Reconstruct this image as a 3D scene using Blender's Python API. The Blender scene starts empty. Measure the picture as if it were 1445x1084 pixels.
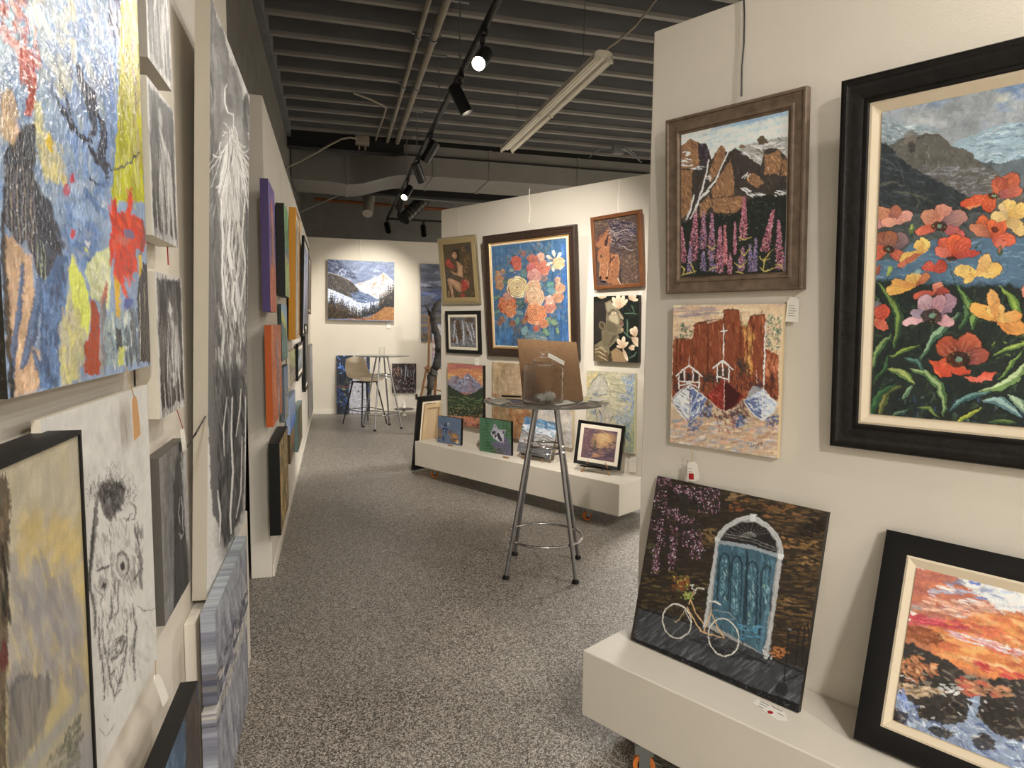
import bpy, bmesh, math, random
import numpy as np
from mathutils import Vector, Matrix
random.seed(7)
C = bpy.context.scene.collection
PI = math.pi

# ---------------------------------------------------------------- camera
FOC = 926.25
TH, RO, YAW = math.radians(5.106), math.radians(0.695), math.radians(15.195)
CAM = np.array([0.0, 0.0, 1.55])
def _axes():
    F = np.array([0, math.cos(TH), -math.sin(TH)]); U = np.array([0, math.sin(TH), math.cos(TH)]); R = np.array([1.0, 0, 0])
    c, s = math.cos(RO), math.sin(RO)
    R, U = c*R + s*U, -s*R + c*U
    Z = np.array([[math.cos(YAW), math.sin(YAW), 0], [-math.sin(YAW), math.cos(YAW), 0], [0, 0, 1]])
    return Z@F, Z@R, Z@U
CF, CR, CU = _axes()
def ray(x, y): return CF*FOC + CR*(x-722.5) - CU*(y-542)
def on_z(x, y, z=0.0):
    r = ray(x, y); return CAM + r*(z-CAM[2])/r[2]
def on_plane(x, y, P, n):
    r = ray(x, y); n = np.array(n, float); return CAM + r*((np.array(P)-CAM)@n)/(r@n)
def project(p):
    v = np.array(p, float)-CAM; d = v@CF
    return np.array([722.5+FOC*(v@CR)/d, 542-FOC*(v@CU)/d])

cam_data = bpy.data.cameras.new('camera'); cam = bpy.data.objects.new('camera', cam_data); C.objects.link(cam)
cam_data.sensor_width = 36; cam_data.lens = FOC*36/1445; cam_data.clip_start = 0.02; cam_data.clip_end = 60
cam.matrix_world = Matrix(((CR[0], CU[0], -CF[0], CAM[0]), (CR[1], CU[1], -CF[1], CAM[1]), (CR[2], CU[2], -CF[2], CAM[2]), (0, 0, 0, 1)))
bpy.context.scene.camera = cam

# ---------------------------------------------------------------- colours / materials
def lin(c):
    if isinstance(c, str):
        c = [int(c[i:i+2], 16) for i in (0, 2, 4)]
    c = np.array(c, float)/255
    return np.where(c <= .04045, c/12.92, ((c+.055)/1.055)**2.4)
MATS = {}
def mat(name, col, rough=.6, metal=0.0, bump=0.0, bscale=200.0, spec=.5, var=0.0, vscale=8.0, stretch=(1, 1, 1), **kw):
    if name in MATS: return MATS[name]
    m = bpy.data.materials.new(name); m.use_nodes = True; nt = m.node_tree; N = nt.nodes; L = nt.links
    b = N['Principled BSDF']; c = lin(col)
    b.inputs['Base Color'].default_value = (*c, 1); b.inputs['Roughness'].default_value = rough
    b.inputs['Metallic'].default_value = metal; b.inputs['Specular IOR Level'].default_value = spec
    for k, v in kw.items(): b.inputs[k].default_value = v
    tc = N.new('ShaderNodeTexCoord'); mp = N.new('ShaderNodeMapping'); mp.inputs['Scale'].default_value = stretch
    L.new(tc.outputs['Object'], mp.inputs[0])
    if var:
        n = N.new('ShaderNodeTexNoise'); n.inputs['Scale'].default_value = vscale; n.inputs['Detail'].default_value = 5
        L.new(mp.outputs[0], n.inputs['Vector'])
        r = N.new('ShaderNodeValToRGB'); r.color_ramp.elements[0].position = .3; r.color_ramp.elements[1].position = .7
        r.color_ramp.elements[0].color = (*(c*(1-var)), 1); r.color_ramp.elements[1].color = (*np.minimum(c*(1+var), 1), 1)
        L.new(n.outputs['Fac'], r.inputs[0]); L.new(r.outputs[0], b.inputs['Base Color'])
    if bump:
        n = N.new('ShaderNodeTexNoise'); n.inputs['Scale'].default_value = bscale; n.inputs['Detail'].default_value = 3
        L.new(mp.outputs[0], n.inputs['Vector'])
        bp = N.new('ShaderNodeBump'); bp.inputs['Strength'].default_value = bump; bp.inputs['Distance'].default_value = .004
        L.new(n.outputs['Fac'], bp.inputs['Height']); L.new(bp.outputs[0], b.inputs['Normal'])
    MATS[name] = m; return m

def paint_mat(name='painted_canvas', rough=.45, bump=.25, scale=350, spec=.35):
    """paint on canvas: colour comes from the mesh's own colour attribute, weave and brush ridges from noise"""
    if name in MATS: return MATS[name]
    m = bpy.data.materials.new(name); m.use_nodes = True; nt = m.node_tree; N = nt.nodes; L = nt.links
    b = N['Principled BSDF']; a = N.new('ShaderNodeAttribute'); a.attribute_name = 'Paint'
    L.new(a.outputs['Color'], b.inputs['Base Color'])
    b.inputs['Roughness'].default_value = rough; b.inputs['Specular IOR Level'].default_value = spec
    tc = N.new('ShaderNodeTexCoord'); n = N.new('ShaderNodeTexNoise'); n.inputs['Scale'].default_value = scale; n.inputs['Detail'].default_value = 4
    L.new(tc.outputs['Object'], n.inputs['Vector'])
    bp = N.new('ShaderNodeBump'); bp.inputs['Strength'].default_value = bump; bp.inputs['Distance'].default_value = .003
    L.new(n.outputs['Fac'], bp.inputs['Height']); L.new(bp.outputs[0], b.inputs['Normal'])
    MATS[name] = m; return m

# ---------------------------------------------------------------- mesh builder
def frame_of(d):
    d = Vector(d).normalized(); a = Vector((0, 0, 1)) if abs(d.z) < .95 else Vector((1, 0, 0))
    u = d.cross(a).normalized(); return u, d.cross(u).normalized()
class MB:
    def __init__(s): s.v = []; s.f = []
    def add(s, vs, fs):
        o = len(s.v); s.v += [tuple(v) for v in vs]; s.f += [tuple(i+o for i in f) for f in fs]; return s
    def box(s, x0, x1, y0, y1, z0, z1, b=0.0):
        if b <= 0:
            vs = [(x, y, z) for z in (z0, z1) for y in (y0, y1) for x in (x0, x1)]
            return s.add(vs, [(0, 2, 3, 1), (4, 5, 7, 6), (0, 1, 5, 4), (2, 6, 7, 3), (0, 4, 6, 2), (1, 3, 7, 5)])
        bm = bmesh.new(); bmesh.ops.create_cube(bm, size=1)
        for v in bm.verts: v.co = ((x0+x1)/2+v.co.x*(x1-x0), (y0+y1)/2+v.co.y*(y1-y0), (z0+z1)/2+v.co.z*(z1-z0))
        bmesh.ops.bevel(bm, geom=bm.edges[:], offset=b, segments=2, affect='EDGES', profile=.5)
        bm.verts.index_update()
        s.add([tuple(v.co) for v in bm.verts], [tuple(v.index for v in f.verts) for f in bm.faces]); bm.free(); return s
    def bar(s, a, b, w, h, up=(0, 0, 1)):
        a, b = Vector(a), Vector(b); d = (b-a).normalized(); u = d.cross(Vector(up))
        if u.length < 1e-4: u = d.cross(Vector((1, 0, 0)))
        u.normalize(); n = u.cross(d).normalized(); vs = []
        for p in (a, b):
            for i, j in ((-1, -1), (1, -1), (1, 1), (-1, 1)): vs.append(p+u*i*w/2+n*j*h/2)
        return s.add(vs, [(0, 1, 2, 3), (7, 6, 5, 4), (0, 4, 5, 1), (1, 5, 6, 2), (2, 6, 7, 3), (3, 7, 4, 0)])
    def tube(s, pts, r, seg=12, cap=True, closed=False):
        pts = [Vector(p) for p in pts]; n = len(pts); rs = r if isinstance(r, (list, tuple)) else [r]*n
        vs = []; u = None
        for i, p in enumerate(pts):
            if closed: d = pts[(i+1) % n]-pts[i-1]
            else: d = pts[min(i+1, n-1)]-pts[max(i-1, 0)]
            d.normalize()
            if u is None: u, w = frame_of(d)
            else:
                u = (u-d*u.dot(d)).normalized(); w = d.cross(u).normalized()
            for k in range(seg):
                t = 2*PI*k/seg; vs.append(p+(u*math.cos(t)+w*math.sin(t))*rs[i])
        fs = []
        for i in range(n if closed else n-1):
            j = (i+1) % n
            for k in range(seg):
                l = (k+1) % seg; fs.append((i*seg+k, i*seg+l, j*seg+l, j*seg+k))
        if cap and not closed:
            fs.append(tuple(range(seg-1, -1, -1))); fs.append(tuple((n-1)*seg+k for k in range(seg)))
        return s.add(vs, fs)
    def cyl(s, a, b, r, r2=None, seg=20): return s.tube([a, b], [r, r if r2 is None else r2], seg)
    def lathe(s, prof, seg=32, c=(0, 0, 0)):
        vs = []; n = len(prof)
        for k in range(seg):
            t = 2*PI*k/seg
            for r, z in prof: vs.append((c[0]+r*math.cos(t), c[1]+r*math.sin(t), c[2]+z))
        fs = [(k*n+i, ((k+1) % seg)*n+i, ((k+1) % seg)*n+i+1, k*n+i+1) for k in range(seg) for i in range(n-1)]
        return s.add(vs, fs)
    def ring(s, w, h, prof, z0=0.0):
        """mitred picture moulding: prof = [(inset from outer edge, y)], rectangle w x h standing on z0"""
        vs = []; n = len(prof)
        for cx, cz in ((-1, 0), (1, 0), (1, 1), (-1, 1)):
            for ins, y in prof:
                vs.append((cx*(w/2-ins), y, z0+(ins if cz == 0 else h-ins)))
        fs = []
        for k in range(4):
            l = (k+1) % 4
            for i in range(n): j = (i+1) % n; fs.append((k*n+i, k*n+j, l*n+j, l*n+i))
        return s.add(vs, fs)
    def poly(s, pts, y0, y1):
        """extruded outline in the xz plane"""
        n = len(pts); vs = [(x, y0, z) for x, z in pts]+[(x, y1, z) for x, z in pts]
        return s.add(vs, [tuple(range(n)), tuple(range(2*n-1, n-1, -1))]+[(i, i+n, (i+1) % n+n, (i+1) % n) for i in range(n)])
    def build(s, name, m, parent=None, M=None, smooth=True, ang=35):
        me = bpy.data.meshes.new(name); me.from_pydata([tuple(v) for v in s.v], [], s.f); me.update()
        bm = bmesh.new(); bm.from_mesh(me); bmesh.ops.remove_doubles(bm, verts=bm.verts, dist=1e-6); bmesh.ops.recalc_face_normals(bm, faces=bm.faces); bm.to_mesh(me); bm.free()
        if m is not None: me.materials.append(m)
        if smooth:
            me.polygons.foreach_set('use_smooth', [True]*len(me.polygons)); me.set_sharp_from_angle(angle=math.radians(ang))
        o = bpy.data.objects.new(name, me); C.objects.link(o)
        if parent is not None: o.parent = parent
        if M is not None: o.matrix_world = M
        return o
def tag(o, label=None, cat=None, group=None, kind=None):
    for k, v in (('label', label), ('category', cat), ('group', group), ('kind', kind)):
        if v: o[k] = v
    return o
def empty(name, M, label=None, cat=None, group=None):
    o = bpy.data.objects.new(name, None); o.empty_display_size = .1; C.objects.link(o); o.matrix_world = M
    return tag(o, label, cat, group)
def T(x, y, z, rz=0.0): return Matrix.Translation((x, y, z)) @ Matrix.Rotation(rz, 4, 'Z')
def copy_tree(o, parent=None):
    c = o.copy(); C.objects.link(c); c.parent = parent
    for ch in list(o.children): copy_tree(ch, c)
    return c
def struct(o): o['kind'] = 'structure'; return o

# ---------------------------------------------------------------- fitting a rectangle to seen corners
def pose_matrix(p):
    return Matrix.Translation(p[:3]) @ Matrix.Rotation(p[3], 4, 'Z') @ Matrix.Rotation(p[4], 4, 'X') @ Matrix.Rotation(p[5], 4, 'Y')
def fit_rect(corners, p0, sig, wall=None, dist=0.0, sd=.01):
    """corners TL,TR,BR,BL in photo pixels (None when outside the frame); p = x,y,z,yaw,tilt,roll,w,h.
    The rectangle's true place and size: least squares with the priors p0 +- sig and the wall it hangs on."""
    p0 = np.array(p0, float); sig = np.array(sig, float)
    def R(p):
        M = np.array(pose_matrix(p)); w, h = p[6], p[7]; out = []
        for c, l in zip(corners, ((-w/2, h), (w/2, h), (w/2, 0), (-w/2, 0))):
            if c is None: continue
            q = M @ np.array([l[0], 0, l[1], 1]); d = project(q[:3])-np.array(c); out += [d[0], d[1]]
        out += list((p-p0)/sig)
        if wall is not None: out.append((((p[:3]-wall.P)@wall.n)-dist)/sd)
        return np.array(out)
    p = p0.copy(); lam = 1e-2; r = R(p)
    for _ in range(60):
        J = np.zeros((len(r), 8))
        for k in range(8):
            q = p.copy(); q[k] += 1e-5; J[:, k] = (R(q)-r)/1e-5
        A = J.T@J; d = np.linalg.solve(A+lam*np.diag(np.diag(A)), -J.T@r); q = p+d; rq = R(q)
        if rq@rq < r@r:
            done = abs(d).max() < 1e-6; p, r = q, rq; lam = max(lam/4, 1e-9)
            if done: break
        else: lam *= 5
    return p
class Wall:
    """vertical plane: P a point, r unit vector towards the viewer's right, n unit normal to the viewer"""
    def __init__(s, P, r):
        s.P = np.array(P, float); s.r = np.array(r, float)/np.linalg.norm(r); s.n = np.array([s.r[1], -s.r[0], 0.0])
        s.yaw = math.atan2(s.r[1], s.r[0])
    def at(s, x, y, d=0.0): return on_plane(x, y, s.P+s.n*d, s.n)
    def pt(s, u, z, d=0.0):
        q = s.P+s.r*u+s.n*d; return np.array([q[0], q[1], z])
# ---------------------------------------------------------------- painting on canvases (colour attribute of a fine mesh)
def _noise(X, Y, s, seed=0, oct=4):
    out = np.zeros(X.shape); amp = 1.0; tot = 0; rs = np.random.RandomState(seed*77+5)
    x, y = X/s, Y/s
    for _ in range(oct):
        L = rs.rand(64, 64); xi = np.floor(x).astype(int); yi = np.floor(y).astype(int); fx = x-xi; fy = y-yi
        fx = fx*fx*(3-2*fx); fy = fy*fy*(3-2*fy); a = L[yi % 64, xi % 64]; b = L[yi % 64, (xi+1) % 64]; c = L[(yi+1) % 64, xi % 64]; d = L[(yi+1) % 64, (xi+1) % 64]
        out += amp*((a*(1-fx)+b*fx)*(1-fy)+(c*(1-fx)+d*fx)*fy); tot += amp; amp *= .5; x, y = x*2.03+11.3, y*2.03+4.7
    return out/tot
def rgb(c): return lin(c)
class Art:
    """a picture's paint, drawn in the coordinates the photo shows it in and laid on the canvas by its four corners"""
    def __init__(s, corners, nx, ny, seed=1, gain=(1, 1, 1)):
        s.nx, s.ny = nx, ny; s.rs = np.random.RandomState(seed); s.seed = seed; s.gain = np.array(gain, float)
        src = [(0, 0), (1, 0), (1, 1), (0, 1)]; A = []; B = []
        for (u, v), (x, y) in zip(src, corners):
            A.append([u, v, 1, 0, 0, 0, -x*u, -x*v]); B.append(x); A.append([0, 0, 0, u, v, 1, -y*u, -y*v]); B.append(y)
        h = np.linalg.solve(np.array(A), np.array(B)); s.H = np.append(h, 1).reshape(3, 3); s.Hi = np.linalg.inv(s.H)
        u, v = np.meshgrid(np.linspace(0, 1, nx), np.linspace(0, 1, ny)); s.u, s.v = u, v
        w = s.H[2, 0]*u+s.H[2, 1]*v+1; s.PX = (s.H[0, 0]*u+s.H[0, 1]*v+s.H[0, 2])/w; s.PY = (s.H[1, 0]*u+s.H[1, 1]*v+s.H[1, 2])/w
        s.img = np.ones((ny, nx, 3))*.5; s.sat = .88; s.bri = .9; s.fin = 1.0; s.view()
    def view(s, x0=0, y0=0, sc=1.0):
        s.x0, s.y0, s.sc = x0, y0, sc; s.X = (s.PX-x0)*sc; s.Y = (s.PY-y0)*sc; s.uv = False; return s
    def unit(s, sx=100.0, sy=100.0):
        """work in canvas fractions times 100, origin top left"""
        s.X = s.u*sx; s.Y = s.v*sy; s.uv = (sx, sy); return s
    def win(s, x0, y0, x1, y1):
        P = []
        for x, y in ((x0, y0), (x1, y0), (x1, y1), (x0, y1)):
            if s.uv: P.append((x/s.uv[0], y/s.uv[1])); continue
            q = s.Hi @ np.array([x/s.sc+s.x0, y/s.sc+s.y0, 1]); P.append((q[0]/q[2], q[1]/q[2]))
        P = np.array(P); a = P.min(0); b = P.max(0)
        i0, i1 = int(max(0, math.floor(a[0]*(s.nx-1)))), int(min(s.nx, math.ceil(b[0]*(s.nx-1))+2))
        j0, j1 = int(max(0, math.floor(a[1]*(s.ny-1)))), int(min(s.ny, math.ceil(b[1]*(s.ny-1))+2))
        if i1 <= i0 or j1 <= j0: return None
        return slice(j0, j1), slice(i0, i1)
    def mix(s, W, a, col):
        c = rgb(col) if isinstance(col, (str, tuple)) else col
        s.img[W] = s.img[W]*(1-a[..., None])+c*a[..., None]
    def fill(s, col): s.img[:] = rgb(col); return s
    def grad(s, stops, axis='v', warp=0.0, ws=30):
        t = s.v if axis == 'v' else s.u
        if warp: t = t+(_noise(s.X, s.Y, ws, s.seed+3)-.5)*warp
        ps = [p for p, _ in stops]; cs = np.array([rgb(c) for _, c in stops])
        for k in range(3): s.img[..., k] = np.interp(t, ps, cs[:, k])
        return s
    def poly(s, pts, col, soft=1.0, a=1.0, rough=0.0, rsc=6.0, col2=None, dirn=(0, 1)):
        """filled outline; rough wobbles the edge; col2 grades towards a second colour along dirn"""
        P = np.array(pts, float); m = soft+rough; W = s.win(P[:, 0].min()-m, P[:, 1].min()-m, P[:, 0].max()+m, P[:, 1].max()+m)
        if W is None: return s
        X, Y = s.X[W], s.Y[W]; ins = np.zeros(X.shape, bool); D = np.full(X.shape, 1e9)
        n = len(P)
        for i in range(n):
            x1, y1 = P[i]; x2, y2 = P[(i+1) % n]
            if y1 != y2: ins ^= ((y1 > Y) != (y2 > Y)) & (X < (x2-x1)*(Y-y1)/(y2-y1)+x1)
            dx, dy = x2-x1, y2-y1; L2 = dx*dx+dy*dy+1e-9; t = np.clip(((X-x1)*dx+(Y-y1)*dy)/L2, 0, 1)
            D = np.minimum(D, (X-x1-t*dx)**2+(Y-y1-t*dy)**2)
        D = np.sqrt(D)*np.where(ins, 1, -1)
        if rough: D = D+(_noise(X, Y, rsc, s.seed+int(P[0, 0]) % 17, 3)-.5)*2*rough
        al = np.clip(D/max(soft, .01)+.5, 0, 1)*a
        if col2 is None: s.mix(W, al, col)
        else:
            q = X*dirn[0]+Y*dirn[1]; pq = P@np.array(dirn, float); t = np.clip((q-pq.min())/(np.ptp(pq)+1e-9), 0, 1)[..., None]
            s.mix(W, al, rgb(col)*(1-t)+rgb(col2)*t)
        return s
    def line(s, pts, w, col, a=1.0, taper=0.0, soft=.7, wob=0.0):
        P = np.array(pts, float); m = w+soft+wob; W = s.win(P[:, 0].min()-m, P[:, 1].min()-m, P[:, 0].max()+m, P[:, 1].max()+m)
        if W is None: return s
        X, Y = s.X[W], s.Y[W]
        if wob: X = X+(_noise(X, Y, 9, 3, 2)-.5)*2*wob; Y = Y+(_noise(X, Y, 9, 4, 2)-.5)*2*wob
        n = len(P)-1; best = np.full(X.shape, -1e9)
        for i in range(n):
            x1, y1 = P[i]; x2, y2 = P[i+1]; dx, dy = x2-x1, y2-y1; t = np.clip(((X-x1)*dx+(Y-y1)*dy)/(dx*dx+dy*dy+1e-9), 0, 1)
            q = (i+t)/n; ww = w/2*(1-taper*np.abs(2*q-1)**1.5)
            best = np.maximum(best, ww-np.sqrt((X-x1-t*dx)**2+(Y-y1-t*dy)**2))
        s.mix(W, np.clip(best/soft+.5, 0, 1)*a, col); return s
    def ell(s, cx, cy, rx, ry, col, ang=0.0, soft=1.0, a=1.0, rough=0.0):
        m = max(rx, ry)+soft+rough; W = s.win(cx-m, cy-m, cx+m, cy+m)
        if W is None: return s
        c, q = math.cos(math.radians(ang)), math.sin(math.radians(ang)); X, Y = s.X[W]-cx, s.Y[W]-cy
        x = (X*c+Y*q)/rx; y = (-X*q+Y*c)/ry; D = (1-np.sqrt(x*x+y*y))*min(rx, ry)
        if rough: D = D+(_noise(s.X[W], s.Y[W], max(2, min(rx, ry)*.7), s.seed, 3)-.5)*2*rough
        s.mix(W, np.clip(D/soft+.5, 0, 1)*a, col); return s
    def dabs(s, region, n, cols, L=(4, 10), w=(1, 3), ang=0.0, da=20.0, a=.8, jit=.12, fn=None, shadow=0.0):
        """n loose brush dabs inside region (a list of points or a box)"""
        P = np.array(region, float)
        if P.ndim == 1: P = np.array([(P[0], P[1]), (P[2], P[1]), (P[2], P[3]), (P[0], P[3])])
        lo, hi = P.min(0), P.max(0); k = 0; tries = 0; rs = s.rs
        cl = [rgb(c) for c in cols]; xs, ys = P[:, 0], P[:, 1]; xn, yn = np.roll(xs, -1), np.roll(ys, -1)
        while k < n and tries < n*12:
            tries += 1; x, y = lo+rs.rand(2)*(hi-lo)
            cr = ((ys > y) != (yn > y)); 
            if not (np.count_nonzero(cr & (x < (xn-xs)*(y-ys)/np.where(yn == ys, 1e-9, yn-ys)+xs)) % 2): continue
            k += 1; l = L[0]+rs.rand()*(L[1]-L[0]); ww = w[0]+rs.rand()*(w[1]-w[0])
            an = (ang(x, y) if callable(ang) else ang)+(rs.rand()*2-1)*da
            c = cl[rs.randint(len(cl))] if fn is None else rgb(fn(x, y))
            c = np.clip(c*(1+(rs.rand()*2-1)*jit*2), 0, 1); cs, sn = math.cos(math.radians(an)), math.sin(math.radians(an))
            W = s.win(x-l/2-1, y-l/2-1, x+l/2+1, y+l/2+1)
            if W is None: continue
            X, Y = s.X[W]-x, s.Y[W]-y; p = (X*cs+Y*sn)/(l/2); q = (-X*sn+Y*cs)/(ww/2)+.25*p*p*(rs.rand()-.5)
            f = rs.rand()*6.3; al = np.clip((1-np.abs(p)**3-q**2)*2.2, 0, 1)*min(1, a*1.12)*(.82+.18*np.sin(q*(4+ww*.3)+f+p))
            s.mix(W, al, c)
        return s
    def tex(s, amt=.12, sc=6, sx=1.0, sy=1.0, seed=0):
        """broken colour: darker and lighter passages of the paint"""
        n = _noise(s.X*sx, s.Y*sy, sc, s.seed+seed+20, 4)-.5; s.img *= (1+n*2*amt*2)[..., None]; return s
    def smear(s, amp=3, sc=12, seed=0):
        """drag the wet paint about so that edges break up"""
        dx = (_noise(s.X, s.Y, sc, s.seed+seed+31, 3)-.5)*2*amp; dy = (_noise(s.X, s.Y, sc, s.seed+seed+47, 3)-.5)*2*amp
        k = abs(s.X[s.ny//2, min(s.nx-1, s.nx//2+1)]-s.X[s.ny//2, s.nx//2])+1e-6; ky = abs(s.Y[min(s.ny-1, s.ny//2+1), s.nx//2]-s.Y[s.ny//2, s.nx//2])+1e-6
        j, i = np.mgrid[0:s.ny, 0:s.nx]; i = np.clip(i+dx/k, 0, s.nx-1).astype(int); j = np.clip(j+dy/ky, 0, s.ny-1).astype(int)
        s.img = s.img[j, i]; return s
    def finish(s):
        """the hand of the brush over the whole canvas: ragged edges, ridges, broken tones"""
        j, i = np.mgrid[0:s.ny, 0:s.nx].astype(float); n = max(s.nx, s.ny); k = s.fin
        dx = (_noise(i, j, n*.016, s.seed+71, 3)-.5)*n*.011*k; dy = (_noise(i, j, n*.016, s.seed+72, 3)-.5)*n*.011*k
        ii = np.clip(i+dx, 0, s.nx-1).astype(int); jj = np.clip(j+dy, 0, s.ny-1).astype(int); s.img = s.img[jj, ii]
        a = _noise(i+dx*4, (j+dy*4)*.45, n*.012, s.seed+73, 3)-.5; b = _noise(i*.4+dy*5, j+dx*5, n*.03, s.seed+74, 3)-.5
        s.img = s.img*(1+(a*.55+b*.45)*k)[..., None]
    def out(s):
        if s.fin: s.finish()
        g = (s.img@np.array([.2126, .7152, .0722]))[..., None]; im = g+(s.img-g)*s.sat
        return np.clip(im*s.gain*s.bri, 0.002, .90)

def canvas_mesh(name, w, h, depth, img, m, parent=None, M=None, z0=0.0, y0=0.0, side=None, wrap=None):
    """canvas w x h whose bottom edge is at z0 and painted face at y0; side = edge colour (None: the picture runs round the edge)"""
    ny, nx = img.shape[:2]; xs = np.linspace(-w/2, w/2, nx); zs = np.linspace(z0+h, z0, ny)
    V = np.zeros((ny, nx, 3)); V[..., 0] = xs[None, :]; V[..., 2] = zs[:, None]; V[..., 1] = y0
    idx = np.arange(nx*ny).reshape(ny, nx); Fq = np.stack([idx[:-1, :-1], idx[1:, :-1], idx[1:, 1:], idx[:-1, 1:]], -1).reshape(-1, 4)
    verts = [V.reshape(-1, 3)]; cols = [img.reshape(-1, 3)]; faces = [Fq]; off = nx*ny
    if depth > 0:
        loops = [(idx[0, ::-1], img[0, ::-1]), (idx[:, 0], img[:, 0]), (idx[-1, :], img[-1, :]), (idx[::-1, -1], img[::-1, -1])]
        for li, (ids, cc) in enumerate(loops):
            P = V.reshape(-1, 3)[ids]; n = len(ids); Q = P.copy(); Q[:, 1] += depth
            sd = side[li] if isinstance(side, (list, dict)) else side
            c = cc.copy() if sd is None else np.tile(np.clip(lin(sd), 0, .9), (n, 1))
            verts += [P, Q]; cols += [c, c]; a = off+np.arange(n); b = off+n+np.arange(n)
            faces.append(np.stack([a[:-1], b[:-1], b[1:], a[1:]], -1)[:, ::-1]); off += 2*n
        P = np.array([(-w/2, y0+depth, z0), (w/2, y0+depth, z0), (w/2, y0+depth, z0+h), (-w/2, y0+depth, z0+h)]); verts.append(P)
        cols.append(np.tile(lin('c8bca6'), (4, 1))); faces.append(np.array([[off, off+1, off+2, off+3]])[:, ::-1]); off += 4
    V = np.concatenate(verts); Cc = np.concatenate(cols); Fa = np.concatenate(faces)
    me = bpy.data.meshes.new(name); me.vertices.add(len(V)); me.vertices.foreach_set('co', V.astype(np.float32).ravel())
    me.loops.add(len(Fa)*4); me.loops.foreach_set('vertex_index', Fa.astype(np.int32).ravel())
    me.polygons.add(len(Fa)); me.polygons.foreach_set('loop_start', np.arange(0, len(Fa)*4, 4, dtype=np.int32))
    me.update(calc_edges=True); me.validate()
    at = me.color_attributes.new('Paint', 'FLOAT_COLOR', 'POINT'); at.data.foreach_set('color', np.concatenate([Cc, np.ones((len(Cc), 1))], 1).astype(np.float32).ravel())
    me.materials.append(m); o = bpy.data.objects.new(name, me); C.objects.link(o)
    if parent is not None: o.parent = parent
    if M is not None: o.matrix_world = M
    return o
# ---------------------------------------------------------------- materials of the place
M_wall = mat('painted_panel', 'd8d1c5', .75, bump=.12, bscale=260, var=.025, vscale=3)
M_wallfar = mat('painted_wall', 'd8d1c3', .8, bump=.12, bscale=200, var=.03, vscale=2)
M_plinth = mat('satin_white_paint', 'd6cfc2', .45, bump=.05, bscale=120, var=.02, vscale=4)
M_dark = mat('dark_ceiling_paint', '6d6e70', .85, bump=.3, bscale=60, var=.12, vscale=5)
M_joist = mat('dark_joist_paint', '6c6c6e', .85, bump=.2, bscale=40, var=.15, vscale=6, stretch=(.3, 1, 1)); M_flange_lit = mat('joist_flange_lit_tone', '85827d', .7, var=.1, vscale=9, stretch=(.3, 1, 1))  # flange colour lightened to stand in for light from below on joist bottoms
M_block = mat('dark_block_paint', '76746f', .9, bump=.5, bscale=30, var=.12, vscale=6)
M_duct = mat('duct_paint', '7d7a76', .6, bump=.15, bscale=8, var=.08, vscale=3)
M_black = mat('black_metal', '0c0c0d', .35, spec=.5)
M_blackmat = mat('black_matt', '100f0f', .7)
M_chrome = mat('chrome', 'c9c9cb', .12, 1.0)
M_steel = mat('brushed_steel', '97979a', .3, 1.0, bump=.1, bscale=300, stretch=(1, 1, .05))
M_zinc = mat('zinc_rod', '8d9191', .4, .9)
M_cond = mat('conduit_paint', '8a8274', .6, var=.08)
M_white = mat('white_paint', 'e2dccf', .5)
M_fixture = mat('fixture_enamel', 'd8d2c4', .4, var=.04)
M_rubber = mat('black_rubber', '131211', .8)
M_orange = mat('orange_wheel', 'c4702c', .45)
M_card = mat('brown_board', '8a6a4c', .85, bump=.2, bscale=400, var=.08, vscale=40)
M_kraft = mat('kraft_tag', 'b98d5c', .8)
M_paper = mat('white_paper', 'e6e2d8', .7)
M_red = mat('red_dot', 'a3141c', .6)
M_ink = mat('black_ink', '1d1a1a', .7)
M_wood = mat('easel_wood', '8f6238', .5, var=.25, vscale=14, stretch=(1, 1, .15), bump=.2, bscale=80)
M_drift = mat('driftwood', '3c3936', .85, var=.35, vscale=25, stretch=(1, 1, .3), bump=.8, bscale=45)
M_string = mat('string', 'b09a7a', .9)
M_redstr = mat('red_string', 'a83226', .8)
M_copper = mat('copper_pipe', '8a4f28', .5, .3)

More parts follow.
